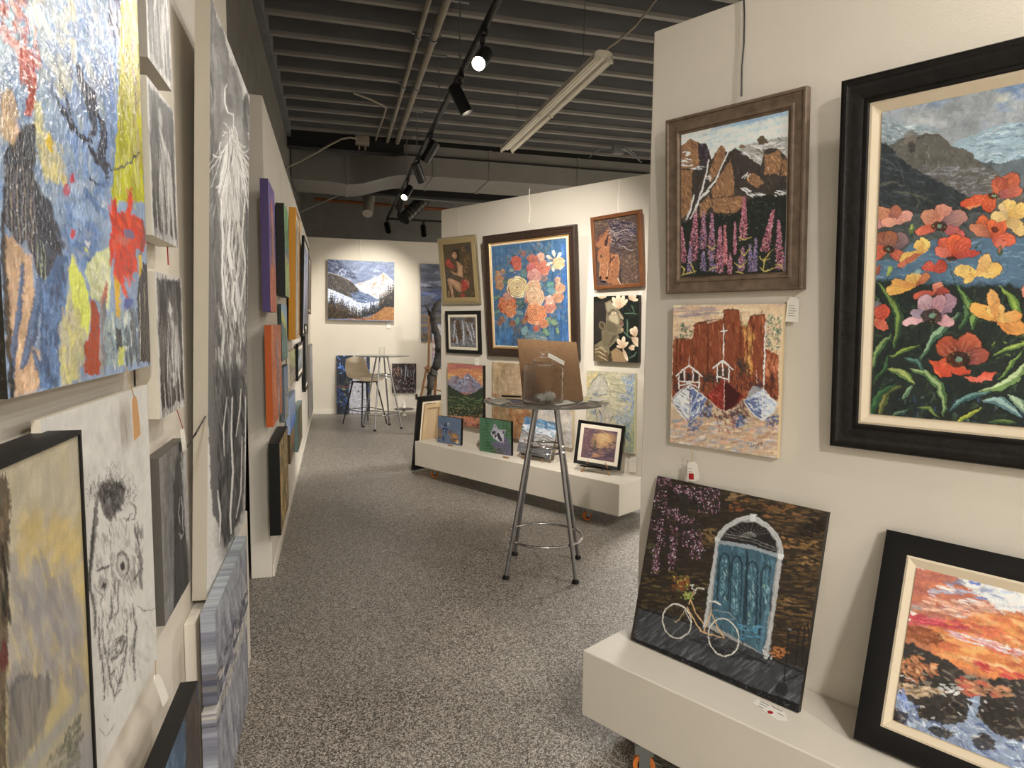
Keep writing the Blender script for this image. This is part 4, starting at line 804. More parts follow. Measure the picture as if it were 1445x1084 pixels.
    for q in ([(384, 432), (432, 392), (484, 438)], [(404, 425), (404, 500)], [(432, 400), (434, 470)], [(464, 430), (464, 500)], [(404, 475), (434, 480), (464, 490)]): A.line(q, 9 if q[0][0] == 384 else 6.5, 'd9d4cc', .95, .2, 1.5, 1.5)
    for x in (419, 449): A.poly([(x-9, 428), (x+8, 428), (x+8, 470), (x-9, 470)], '343c34', 2, .85, 3)
    A.line([(437, 205), (436, 390)], 5, 'd9cfc6', .95, .2, 1.5, 2); A.line([(420, 245), (454, 240)], 6, 'd9cfc6', .95, .3, 1.5, 1)
    # right boat
    A.poly([(542, 600), (585, 520), (640, 535), (708, 612), (700, 650), (632, 700), (580, 665)], 'bcbec6', 2, 1, 3); A.poly([(542, 600), (590, 575), (628, 640), (630, 698), (580, 665)], '3c4c7c', 3, .85, 5)
    A.dabs([(545, 595), (640, 540), (705, 612), (632, 695)], 90, ['dcdcdc', '8a94b0', 'ecebe6', '3c4a78', 'a8b0c0', '5c6a90'], (16, 44), (4, 9), 30, 50, .75); A.poly([(585, 520), (640, 535), (600, 560), (550, 590)], '6a6258', 3, .7, 5)
    for q in ([(640, 538), (632, 700)], [(545, 610), (590, 670), (632, 698)], [(640, 540), (706, 610)]): A.line(q, 4, 'e6ded0', .9, .3, 1.2, 1.5)
    A.line([(650, 200), (647, 330), (640, 540)], 7, 'ddd8d0', .95, .2, 1.5, 2); A.line([(604, 440), (606, 510)], 3, 'c8b0a0', .8); A.dabs((590, 490, 640, 530), 14, ['1f2a4a', '2c2420'], (10, 26), (4, 9), 60, 50, .8)
    for q in ([(562, 812), (562, 828)], [(562, 828), (572, 826)], [(578, 818), (576, 828), (584, 826)], [(588, 828), (590, 816), (596, 828)], [(600, 818), (604, 828), (612, 814), (600, 840)], [(618, 806), (616, 828)], [(630, 804), (626, 828)], [(617, 818), (629, 816)], [(630, 816), (642, 818)]): A.line(q, 2.6, '3a1c18', .9)
def art_bikedoor(A):
    A.fin = .6; A.bri = .7
    A.view(860, 650, 2.853); A.fill('2e2720')
    A.dabs((100, 60, 900, 760), 1300, ['3a2c1c', '46351f', '2a2118', '523f24', '33281c', '241e18', '3e2f1c'], (22, 64), (5, 10), 5, 5, .5)
    A.dabs([(470, 110), (900, 200), (880, 760), (650, 720), (700, 380), (640, 260), (560, 190)], 800, ['6a4e2a', '7c5c30', '523e22', '42321e', '8c6838', '33261a', '5c4424', '4a3620', '2a2018'], (22, 60), (4, 9), 8, 5, .5)
    for i in range(26): A.line([(440, 130+i*26), (900, 195+i*27)], 2.5, '1e1712', .55, 0, 2, 3)
    for x, y, c in ((520, 180, '9a5a2a'), (640, 200, '8a5428'), (720, 190, '96602c'), (800, 400, 'a07a3c'), (720, 330, 'a8763c'), (800, 340, '8a6434'), (680, 770, 'b0682c'), (400, 330, '7c5c30'), (390, 300, '86663a'), (760, 230, '7a5230'), (700, 560, '8a6a3a'), (160, 350, '5a5a3a'), (500, 140, '8a6a40'), (430, 280, '8a6c40')): A.dabs((x-34, y-22, x+34, y+22), 16, [c, c, '4a3822'], (12, 34), (5, 11), 5, 20, .7)
    A.dabs([(790, 230), (870, 240), (850, 330), (770, 300)], 40, ['1a1614', '241c16'], (16, 40), (6, 14), 5, 20, .7); A.dabs([(160, 100), (380, 120), (380, 330), (150, 330)], 150, ['221e1c', '2c2622', '1a1818', '38302a', '262c22'], (14, 40), (5, 12), 30, 60, .6)
    A.dabs([(130, 420), (400, 440), (390, 640), (120, 590)], 200, ['332818', '453520', '1f1a14', '59451f', '2c2418', '6a5a2c'], (16, 40), (5, 10), 4, 10, .7)
    # pavement
    A.poly([(118, 592), (400, 668), (640, 790), (800, 845), (790, 1000), (90, 740)], '3a3a3b', 2, 1, 4); A.dabs([(120, 600), (400, 680), (800, 860), (790, 990), (100, 730)], 360, ['454546', '333334', '565658', '2c2c2e', '6a6a6c', '3c3c40'], (30, 90), (4, 12), -38, 8, .55)
    A.line([(118, 592), (250, 630), (400, 676), (560, 745), (700, 820), (800, 860)], 9, '141313', .9, .1, 2, 3); A.dabs([(330, 690), (640, 790), (640, 830), (340, 760)], 40, ['252527', '1c1c1e'], (40, 90), (6, 14), 16, 8, .6)
    A.poly([(90, 710), (330, 805), (560, 905), (780, 985), (778, 1020), (560, 950), (330, 850), (95, 745)], '111112', 2, 1, 3); A.dabs([(95, 718), (330, 812), (560, 912), (775, 992), (770, 1012), (330, 840)], 120, ['5a5c5e', '2a2a2c', '44464a', '0c0c0d'], (4, 12), (2, 5), 20, 80, .85)
    # door
    A.poly([(428, 320), (470, 265), (530, 236), (580, 232), (640, 262), (690, 330), (694, 400), (640, 790), (385, 668)], '8f8d88', 2, 1, 2)
    A.poly([(442, 318), (480, 272), (530, 248), (580, 246), (630, 272), (668, 322), (675, 372), (560, 340)], '262120', 1.5); A.poly([(440, 325), (675, 382), (620, 778), (405, 655)], '3c5c68', 2)
    A.dabs([(440, 330), (672, 388), (618, 770), (405, 650)], 420, ['44687a', '34525e', '507a8a', '2a434c', '5f8c9a', '3c5f6c', '28363c'], (10, 40), (4, 9), 84, 12, .6)
    for cx, y0, y1 in ((462, 372, 560), (512, 382, 620), (575, 402, 680), (632, 420, 720)):
        sl = (cx-540)*.0; w = 21
        A.line([(cx-w-8, y1), (cx-w, y0+30), (cx-w*.6, y0+8), (cx, y0), (cx+w*.6, y0+10), (cx+w, y0+34), (cx+w-8, y1)], 7, '18242a', .8, .1, 2, 1.5)
        A.dabs([(cx-12, y0+20), (cx+12, y0+24), (cx+4, y1), (cx-18, y1-6)], 34, ['6c98a2', '8ab4b8', '44707c', '7fa49a', '20343a', 'a8c0b0'], (8, 26), (4, 8), 82, 18, .7)
    A.line([(553, 360), (535, 740)], 7, '18242a', .8, .1, 2, 2); A.dabs((520, 660, 620, 720), 26, ['4a90b0', '60a0bc', '3a7894'], (16, 36), (4, 9), 10, 14, .7); A.line([(662, 400), (640, 560), (606, 770)], 12, '58788a', .6, .1, 3, 2)
    for i in range(12): t = math.radians(-178+i*14); A.line([(562, 305), (562+115*math.cos(t)*.95, 306+66*math.sin(t)+abs(math.cos(t))*8)], 2, '6c625c', .8)
    for k in (26, 18): A.line([(562+k*math.cos(math.radians(-180+j*18)), 306+k*.75*math.sin(math.radians(-180+j*18))) for j in range(11)], 2.2, 'a39c94', .85)
    A.line([(445, 290), (560, 310), (670, 350)], 3, '8a8680', .7); A.line([(444, 300), (560, 322), (672, 362)], 3, '8a8680', .6)
    arch = [(434, 316), (446, 290), (475, 262), (515, 238), (560, 228), (600, 238), (640, 266), (670, 300), (688, 340), (690, 390)]
    A.line(arch, 17, 'b9b6b0', 1, .0, 2, 2); A.line(arch, 5, '908c86', .5, 0, 2, 3); A.line([(434, 322), (408, 500), (382, 668)], 13, 'b2aeaa', 1, .1, 2, 2.5); A.line([(688, 392), (670, 520), (650, 660), (628, 790)], 15, 'aeaaa6', 1, .1, 2, 3.5); A.line([(440, 328), (560, 345), (676, 382)], 14, '8f979a', .95, .1, 2, 2)
    A.poly([(564, 214), (592, 216), (586, 246), (568, 244)], 'cac7c0', 1.5); A.poly([(424, 306), (444, 308), (442, 326), (424, 324)], 'c6c3bc', 1.5); A.poly([(678, 374), (700, 378), (698, 398), (676, 392)], 'cfccc6', 1.5); A.dabs((618, 750, 650, 795), 16, ['c8c4be', '8a8884'], (8, 20), (4, 9), 70, 50, .8)
    # blossom
    BL = ['9a5a72', 'b87a90', '7a4460', 'd0a0b4', 'e0c8d2', '84506a', '5a3448']
    for x, y, sx, sy, n in ((222, 80, 26, 22, 40), (285, 115, 30, 18, 34), (345, 130, 34, 26, 44), (400, 160, 46, 50, 90), (205, 155, 26, 34, 40), (250, 210, 40, 20, 44), (190, 260, 26, 24, 32), (205, 310, 18, 32, 36), (258, 330, 16, 70, 64), (186, 400, 15, 55, 50), (250, 410, 14, 36, 34), (330, 310, 38, 36, 60), (345, 370, 22, 30, 34), (290, 235, 26, 18, 26), (175, 430, 10, 30, 16), (320, 235, 20, 16, 14), (365, 350, 18, 26, 20)):
        A.dabs((x-sx, y-sy, x+sx, y+sy), int(n*1.3), BL, (4, 9), (2.5, 5), 0, 90, .9, .2)
    for q in ([(225, 90), (290, 115), (350, 150), (400, 190)], [(240, 200), (300, 240), (350, 270)]): A.line(q, 2, '5a4a40', .6)
    # bicycle
    W1, W2 = (271, 645), (459, 711)
    for (cx, cy), rx, ry, an in ((W1, 57, 69, -12), (W2, 60, 76, -14)):
        c, s = math.cos(math.radians(an)), math.sin(math.radians(an))
        pts = [(cx+rx*math.cos(t)*c-ry*math.sin(t)*s, cy+rx*math.cos(t)*s+ry*math.sin(t)*c) for t in np.linspace(0, 2*PI, 33)]
        A.line(pts, 5, 'bdb6a4', .95); A.line(pts, 2, 'e2dccb', .9)
        for t in range(14): a = t*2*PI/14; A.line([(cx, cy), (cx+(rx*math.cos(a)*c-ry*math.sin(a)*s)*.93, cy+(rx*math.cos(a)*s+ry*math.sin(a)*c)*.93)], .8, '8a8578', .4)
    for q in ([(312, 590), (345, 650), (370, 688)], [(325, 560), (345, 610), (378, 655)], [(370, 688), (410, 700), (455, 712)], [(378, 690), (398, 640), (412, 600)], [(318, 575), (330, 545), (338, 525)], [(412, 620), (440, 680), (459, 711)]): A.line(q, 5, 'b98f5c', .95); A.line(q, 2, 'dbb684', .8)
    A.line([(262, 648), (280, 640), (300, 605)], 4, 'b59a70', .9); A.line([(402, 565), (425, 568), (448, 580)], 8, 'd8d2c4', .95, .4); A.line([(325, 500), (338, 498), (330, 515), (345, 520), (355, 512), (380, 516)], 4, 'd8d2c4', .95); A.line([(350, 520), (338, 540)], 4, 'c4bcaa', .9)
    A.line([(420, 600), (480, 612), (508, 640)], 3, '98a0a0', .8); A.line([(425, 630), (500, 640)], 3, '98a0a0', .7); A.line([(258, 576), (300, 590), (326, 650)], 3.5, 'cfc8b8', .9)
    A.poly([(255, 505), (318, 458), (324, 500), (300, 520), (265, 520)], '7a4220', 2, 1, 5); A.dabs((250, 460, 320, 520), 40, ['8a4c22', '9a6a2c', '4a5a2c', '6a3218', 'b8a03c', '5a6a30'], (8, 24), (4, 9), 50, 60, .85); A.dabs((286, 530, 340, 556), 22, ['8a9a3c', '6a7a2c', 'b8b050'], (8, 18), (4, 8), 20, 50, .85)
    # railing and step
    for q in ([(722, 680), (710, 800), (700, 930)], [(722, 685), (798, 660)], [(760, 680), (748, 820)], [(785, 668), (775, 820)], [(798, 660), (800, 720)], [(705, 890), (760, 862), (795, 850)]): A.line(q, 6, '1c1c1e', .95)
    A.ell(724, 678, 6, 6, '6a6a6c'); A.ell(692, 920, 26, 30, '232325', 0, 3); A.line([(668, 935), (780, 985)], 3, '5a5c60', .7); A.dabs((655, 760, 700, 800), 14, ['b0682c', 'c87a34', '5a3a20'], (8, 24), (5, 10), 20, 40, .85)
def art_sunset(A):
    A.bri = .82
    A.view(1160, 720, 2.979); A.fill('b06a44')
    A.poly([(360, 230), (900, 300), (1300, 380), (1300, 700), (340, 520)], 'b5664a', 10)
    A.dabs([(360, 240), (1400, 330), (1400, 600), (350, 500)], 320, ['b0604c', 'a5584a', 'c07450', 'b86c58', '98584e', 'c8805c', '9a6a60'], (60, 180), (10, 28), 14, 10, .6)
    A.poly([(560, 275), (640, 290), (1400, 380), (1400, 470), (850, 420), (760, 440), (720, 400), (640, 350)], 'cfd0cc', 6, .95, 14)
    A.dabs([(570, 285), (1400, 390), (1400, 470), (760, 430)], 90, ['dcdcd6', 'c0c6cc', 'a8b4c8', 'e2e0d8', '8090b8', 'd8ccc0'], (40, 110), (8, 22), 10, 10, .7)
    for x, y, c, l in ((640, 305, '5a72b8', 50), (700, 370, '7a86b4', 90), (555, 310, '8088a4', 70), (560, 400, '7a7f92', 90), (560, 345, '98a0b4', 120), (515, 335, 'e0d0c4', 70), (390, 245, 'dcccc0', 60), (400, 410, '9a8a84', 90), (560, 430, '9a94a0', 110), (630, 450, 'd8c4b8', 120), (620, 390, 'e0d4cc', 90), (470, 350, 'a8a0a8', 70)): A.dabs((x-l*.5, y-10, x+l*.5, y+10), 6, [c], (l*.4, l*.9), (6, 13), 14, 8, .8)
    A.dabs([(430, 370), (720, 400), (720, 470), (420, 420)], 60, ['d49a78', 'e0b498', 'c07858', 'cf8c6c'], (40, 110), (7, 16), 14, 8, .6)
    A.poly([(440, 480), (700, 440), (1400, 460), (1400, 740), (840, 730), (560, 660), (470, 600)], 'cf7a3a', 20, .95, 20, 40)
    A.dabs([(440, 490), (760, 430), (1400, 470), (1400, 730), (560, 650)], 330, ['d8803c', 'e09a4a', 'c8663a', 'cf7a44', 'e0a860', 'c05a3c', 'd88f50', 'b84e3c', 'e4b078'], (50, 150), (10, 28), 16, 14, .6)
    A.dabs([(370, 440), (600, 470), (600, 510), (380, 480)], 40, ['b83c44', 'c8505a', 'a83440'], (40, 100), (7, 16), 10, 10, .7); A.dabs([(650, 630), (850, 700), (850, 730), (660, 670)], 26, ['b8303a', 'c8403c'], (30, 80), (7, 14), 22, 10, .75)
    A.dabs([(540, 500), (700, 540), (860, 600), (860, 625), (620, 560), (530, 520)], 46, ['d8b8b8', 'e8d4cc', 'c89aa0', 'c86a70'], (30, 90), (5, 11), 18, 8, .8)
    A.dabs([(370, 480), (500, 520), (480, 580), (360, 530)], 50, ['8a4a28', '7a3c24', 'a05c30', '6a3420'], (24, 70), (8, 20), 14, 20, .75); A.dabs((345, 430, 420, 470), 10, ['dcc8b8', 'b83a40'], (20, 50), (6, 12), 12, 20, .8)
    A.poly([(335, 540), (400, 570), (540, 640), (620, 700), (720, 710), (1400, 720), (1400, 1100), (290, 1100), (320, 640)], '35302c', 5, 1, 14, 24)
    A.dabs([(330, 560), (620, 700), (1400, 740), (1400, 1080), (290, 1080)], 520, ['3f3a34', '24211f', '5a5248', '70675a', '4a423a', '8a7c68', '2c2a2a', '665a50'], (16, 60), (6, 20), 20, 45, .65)
    A.dabs([(320, 640), (400, 610), (480, 650), (480, 690), (380, 720), (320, 690)], 80, ['b06a3c', 'c4824e', '8a5030', 'cf9a6a', '9a6040'], (16, 50), (7, 18), 25, 30, .8); A.dabs([(300, 720), (420, 740), (540, 760), (400, 790), (300, 750)], 60, ['9a7a54', 'b8966c', '7a5c40', '5a4838', 'c4a888'], (20, 60), (6, 15), 10, 25, .75)
    A.dabs([(560, 700), (800, 740), (800, 780), (600, 780)], 60, ['b87850', 'c88e60', '8a5c40', 'c0503c'], (24, 70), (7, 16), 12, 20, .75); A.dabs((500, 730, 580, 775), 14, ['b8b4ac', 'd0ccc4'], (16, 40), (7, 14), 0, 30, .8)
    A.line([(310, 690), (350, 700), (400, 718)], 5, 'd8d0c4', .8, .5, 2, 4)
    riv = [(295, 760), (340, 770), (390, 820), (420, 870), (520, 900), (600, 890), (640, 780), (670, 780), (650, 860), (700, 920), (800, 960), (1400, 1050), (1400, 1200), (700, 1100), (520, 1010), (380, 940), (320, 900), (330, 840), (290, 800)]
    A.poly(riv, '7f8ba0', 4, .95, 12, 18); A.dabs(riv, 380, ['98a4b4', '66769c', 'b8c0c8', '4a5a86', 'd4d8da', '7c88a0', 'aab2bc', '3f4c74'], (20, 70), (4, 12), 32, 30, .75)
    A.dabs([(290, 750), (350, 760), (370, 850), (330, 920), (350, 820)], 40, ['5a70b0', '7a90c4', 'a8b4cc'], (16, 50), (5, 11), 60, 25, .75)
    for x, y, rx, ry in ((550, 830, 50, 26), (460, 850, 60, 30), (680, 970, 46, 34), (330, 870, 34, 30), (500, 930, 60, 22), (400, 940, 20, 12), (740, 850, 80, 60)): A.ell(x, y, rx, ry, '2a2522', 15, 4, .9, 9); A.dabs((x-rx, y-ry, x+rx, y+ry), 14, ['5a4a3c', '1c1a1a', '7a6450', 'a8a49c'], (12, 34), (4, 11), 15, 40, .75)
    A.dabs([(1000, 760), (1400, 780), (1400, 1000), (1050, 950)], 60, ['5a5a4a', '7a6a3c', '3a3a34'], (16, 40), (6, 14), 10, 40, .7)
def rose(A, cx, cy, r, c, lt, dk, seed=0):
    """layered rose: outer petals, then curls spiralling into a dark heart"""
    rs = np.random.RandomState(int(cx*7+cy)+seed)
    for k in range(7): a = k*2*PI/7+rs.rand()*.5; A.ell(cx+math.cos(a)*r*.52, cy+math.sin(a)*r*.52, r*.52, r*.44, [c, lt, c, dk][k % 4], math.degrees(a), 2, .95, r*.06)
    A.ell(cx, cy, r*.72, r*.70, c, 0, 2, .9, 2)
    for ring_, (rr, n) in enumerate(((.92, 6), (.70, 5), (.50, 4), (.32, 3), (.17, 2))):
        for k in range(n):
            a0 = rs.rand()*1.2+k*2*PI/n; pts = [(cx+r*rr*(1-.10*j/7)*math.cos(a0+j*2.1/n*PI/7), cy+r*rr*(1-.10*j/7)*math.sin(a0+j*2.1/n*PI/7)) for j in range(8)]
            A.line(pts, max(1.6, r*.16), lt, .75, .8, 2); A.line([(x*.94+cx*.06, y*.94+cy*.06) for x, y in pts], max(1.1, r*.06), dk, .8, .7, 1)
    A.ell(cx, cy, r*.09, r*.08, dk, 0, 1, .9)
def art_roses(A):
    A.bri = 1.02; A.view(680, 320, 6.02); A.fill('3f6688')
    A.dabs((60, 60, 760, 1080), 520, ['3f6a90', '4c7ba0', '36597a', '5a86a0', '2f4a68', '6a8c94', '3a5f88'], (60, 190), (6, 18), 90, 4, .5)
    A.dabs((640, 70, 740, 1000), 60, ['3a70b8', '4a84c8', '2f5ea0'], (60, 160), (8, 18), 90, 4, .6); A.dabs((100, 860, 270, 1000), 40, ['3570a8', '2f5f90', '4a88b8'], (40, 100), (8, 18), 90, 4, .65)
    A.dabs([(200, 200), (560, 120), (700, 300), (700, 800), (400, 940), (110, 820), (110, 380)], 340, ['6a7a72', '7a6a5c', '56705f', '8a7a66', '5f7f84', '8a6a54', '48604f', '76889a'], (24, 70), (10, 28), 40, 70, .5)
    A.poly([(360, 880), (540, 880), (545, 1000), (560, 1080), (330, 1080), (350, 990)], '5f7f86', 6, .95, 6); A.dabs([(370, 890), (535, 890), (540, 1060), (350, 1060)], 70, ['8aa0a0', 'b8b8a4', '4f7088', '9a8a6a', '6f90a0'], (24, 60), (6, 16), 0, 20, .6)
    A.dabs((270, 860, 400, 1060), 50, ['4a443e', '5c554a', '6a6458'], (24, 60), (10, 20), 80, 30, .6)
    for x, y, rx, ry, a, c in ((580, 490, 34, 26, -20, '5c8f80'), (590, 545, 40, 30, 20, '6a98a0'), (320, 730, 34, 20, 30, '6f9098'), (300, 800, 20, 34, 0, '6a9a88'), (360, 880, 26, 44, 20, '7aa0a0'), (610, 810, 30, 22, 30, '8aa878'), (540, 890, 20, 38, -35, '7a9a70'), (640, 880, 14, 28, -20, '8aa870'), (130, 720, 34, 18, -30, '5a7a70'), (120, 600, 24, 16, 0, '58806c'), (190, 470, 26, 22, 0, '5a7868'), (355, 400, 26, 40, 0, '6a8a84'), (320, 640, 40, 22, 10, '4f6a60'), (340, 680, 34, 16, -30, '3f5a5c'), (560, 800, 18, 34, 10, '7c9a74'), (250, 370, 22, 18, 0, '8aa098')):
        A.ell(x, y, rx*1.15, ry*1.15, '33443e', a, 3, .6, 3); A.ell(x, y, rx, ry, c, a, 3, .9, 4); A.line([(x-rx*.7*math.cos(math.radians(a)), y-rx*.7*math.sin(math.radians(a))), (x+rx*.7*math.cos(math.radians(a)), y+rx*.7*math.sin(math.radians(a)))], 3, 'b0c4b0', .6, .6)
    for q in ([(260, 820), 30, '8a5040'], [(170, 790), 28, '96684c'], [(360, 800), 26, 'a07850'], [(150, 820), 22, '7a6050'], [(350, 230), 26, '9a5c58'], [(530, 440), 26, '96888a']): rose(A, *q[0], q[1], q[2], 'a8785c', '4f3c38')
    for x, y, r in ((145, 440, 40), (150, 500, 36), (180, 380, 20), (135, 390, 18)): rose(A, x, y, r, 'a87450', 'cf9c6a', '5f3c2c')
    rose(A, 290, 300, 50, 'b8503c', 'd87058', '7a2820'); rose(A, 300, 340, 36, 'c05a44', 'dc7a5c', '80302a')
    rose(A, 430, 280, 46, 'b8604c', 'd88068', '8a4438'); rose(A, 510, 350, 70, 'c86a50', 'e09070', '8a3c34'); rose(A, 500, 255, 34, 'dc9c78', 'e8b898', 'a86448')
    rose(A, 420, 355, 44, 'cc5c5c', 'e48c80', '963c40'); rose(A, 445, 420, 62, 'd88c7c', 'ecb8a4', '9c5048')
    for i in range(16): a = i*.9; petal(A, 620+math.cos(a)*20, 290+math.sin(a)*30, math.degrees(a), 62, 26, ['d8c498', 'e4d8b8', 'c8a868'][i % 3], 'e8dfc6', '7a6a4c')
    rose(A, 650, 310, 52, 'd8a868', 'ead0a0', '9a6c3c'); A.ell(610, 340, 24, 18, 'a8b088', 0, 4, .8, 4)
    rose(A, 660, 520, 46, 'c88c5c', 'e0b488', '80543c'); rose(A, 645, 600, 50, 'c8865c', 'e0ac80', '84543c'); rose(A, 640, 450, 26, 'c89070', 'e0b898', '8a5c44')
    rose(A, 440, 510, 60, 'dca878', 'ecca9c', 'a06848')
    rose(A, 300, 515, 92, 'dcc07c', 'f0dfa8', '9a6c3c'); rose(A, 445, 600, 86, 'dfae80', 'f0d0a4', 'b06c48')
    rose(A, 575, 680, 54, 'd0745c', 'ecac8c', '904038'); rose(A, 570, 620, 40, 'd89c80', 'eccab0', '9c6048')
    rose(A, 215, 660, 80, 'cc6c3c', 'e4925c', '86381c'); rose(A, 240, 720, 50, 'd0743c', 'e8a064', '8a401c'); rose(A, 215, 590, 34, 'c08068', 'd8a488', '8a5444')
    rose(A, 455, 740, 92, 'd87c48', 'eeaa74', '9c4826'); rose(A, 520, 820, 40, 'd07848', 'e8a070', '94482c'); rose(A, 460, 862, 28, 'c4604c', 'dc8468', '8c3c30')
    A.dabs((100, 200, 720, 900), 160, ['33485c', '2c3a3c', '8ab0b8', 'c8d0c0', 'e8c8a0'], (6, 18), (2, 5), 40, 90, .7); A.tex(.05, 10)
def art_horse(A):
    A.bri = 1.02; A.fin = .7
    A.view(820, 290, 8.34); A.fill('55433a')
    A.dabs((130, 90, 680, 960), 500, ['5a4638', '6a5240', '4a3a34', '7a6246', '5c4c44', '846a48', '4c4048'], (18, 50), (5, 13), 60, 60, .6)
    A.dabs([(460, 600), (670, 560), (680, 930), (480, 940)], 240, ['8a6a44', '7a5a3c', '9a7c54', '6a5040', 'a0845c', '5c4638'], (10, 30), (4, 10), 60, 70, .7)
    A.dabs([(150, 180), (640, 110), (640, 200), (180, 260)], 90, ['7a6a4c', '6c5c48', '8c7a58'], (14, 36), (5, 12), -12, 30, .6)
    A.poly([(155, 480), (160, 430), (230, 340), (290, 280), (330, 250), (360, 330), (365, 400), (345, 470), (330, 540), (345, 560), (390, 570), (430, 570), (445, 640), (450, 740), (430, 850), (460, 920), (380, 930), (300, 900), (215, 850), (230, 700), (190, 620), (195, 540), (240, 480), (200, 500)], '96603a', 6, 1, 6, 10)
    A.dabs([(200, 540), (330, 470), (340, 560), (440, 600), (430, 840), (330, 880), (240, 840), (230, 680)], 150, ['a06a42', 'b07a4e', '86542f', '946040', 'bc8a60', '7a4a30'], (16, 44), (5, 12), 70, 30, .55)
    A.poly([(196, 500), (212, 520), (180, 560), (170, 640), (200, 700), (215, 800), (190, 860), (160, 700), (160, 520)], '5c4338', 9, .6, 6)
    A.poly([(315, 345), (322, 370), (312, 440), (300, 480), (275, 470), (280, 420)], '33262a', 3, .95, 3); A.line([(330, 255), (358, 320), (362, 400), (335, 470)], 8, 'c89468', .7, .6, 2, 3)
    A.ell(240, 595, 17, 14, '2a1c18', 20, 2, .95); A.ell(252, 590, 7, 9, 'd0b48c', 0, 2, .8); A.line([(218, 575), (245, 570), (265, 600)], 4, '5a3826', .8)
    A.line([(222, 640), (225, 700), (222, 780), (215, 830)], 7, 'cca070', .75, .5, 2, 3); A.line([(318, 720), (312, 790), (300, 850)], 6, 'd0b08a', .8, .5, 2, 3)
    A.ell(228, 848, 12, 20, '1c1416', 10, 3, .95); A.ell(302, 848, 15, 16, '1c1416', 0, 3, .95); A.ell(262, 890, 38, 16, '231b22', 5, 3, .95, 4); A.line([(235, 878), (262, 872), (295, 882)], 4, 'b09890', .8)
    A.poly([(395, 590), (405, 600), (350, 660), (330, 680), (340, 630)], '3a2a28', 3, .85, 3); A.line([(405, 560), (435, 600), (447, 680), (440, 760)], 7, 'c08a5c', .8, .5, 2, 3); A.line([(470, 700), (455, 800), (465, 910)], 14, '231a20', .85, .5, 4, 3); A.line([(430, 850), (440, 880), (465, 925)], 8, 'dcc09c', .9, .5, 2, 2)
    A.dabs([(345, 440), (480, 470), (500, 610), (440, 600), (400, 575), (350, 570)], 60, ['3a2c34', '4a3a3c', '2a2028', '6a5850'], (24, 60), (6, 14), 15, 30, .8); A.line([(335, 545), (348, 640), (325, 730), (316, 860)], 13, '4a2c1e', .8, .5, 4, 4); A.line([(160, 470), (200, 500), (185, 600), (196, 700)], 12, '3c2624', .7, .5, 5, 4); A.line([(200, 560), (228, 540), (262, 545)], 5, '6a4028', .8, .5, 3); A.dabs([(345, 640), (440, 640), (430, 840), (330, 860)], 40, ['7c5032', '6a4430', '8a5a3a'], (20, 50), (6, 14), 70, 20, .7)
    rs = A.rs
    for i in range(230):
        t = rs.rand(); x0 = 300+rs.rand()*150; y0 = 190+rs.rand()*330*(.3+t*.7); L = 120+rs.rand()*240; f = rs.rand()*6; am = 8+rs.rand()*20
        if x0 < 330: L *= .8
        pts = [(x0+L*k/8, y0+am*math.sin(f+k*1.1)+k*(2+rs.rand()*3)) for k in range(9)]; pts = [(x, y) for x, y in pts if x < 655]
        if len(pts) > 2: A.line(pts, 4+rs.rand()*10, ['2e2430', '3e323c', '8c7a70', '5a4a50', 'a89684', '241c26', '6a5a60', '403848'][rs.randint(8)], .8, .7, 1.5)
    for i in range(40): x0 = 160+rs.rand()*170; y0 = 460-(x0-160)*1.35+rs.rand()*60-40; A.line([(x0, y0), (x0+24, y0-30), (x0+40, y0-56)], 5, ['332a34', '544650', '241c24'][i % 3], .8, .6, 1.5)
    A.dabs((550, 270, 650, 330), 14, ['565a86', '3f4264', '8488a8'], (16, 40), (4, 10), 10, 30, .7); A.tex(.06, 8)
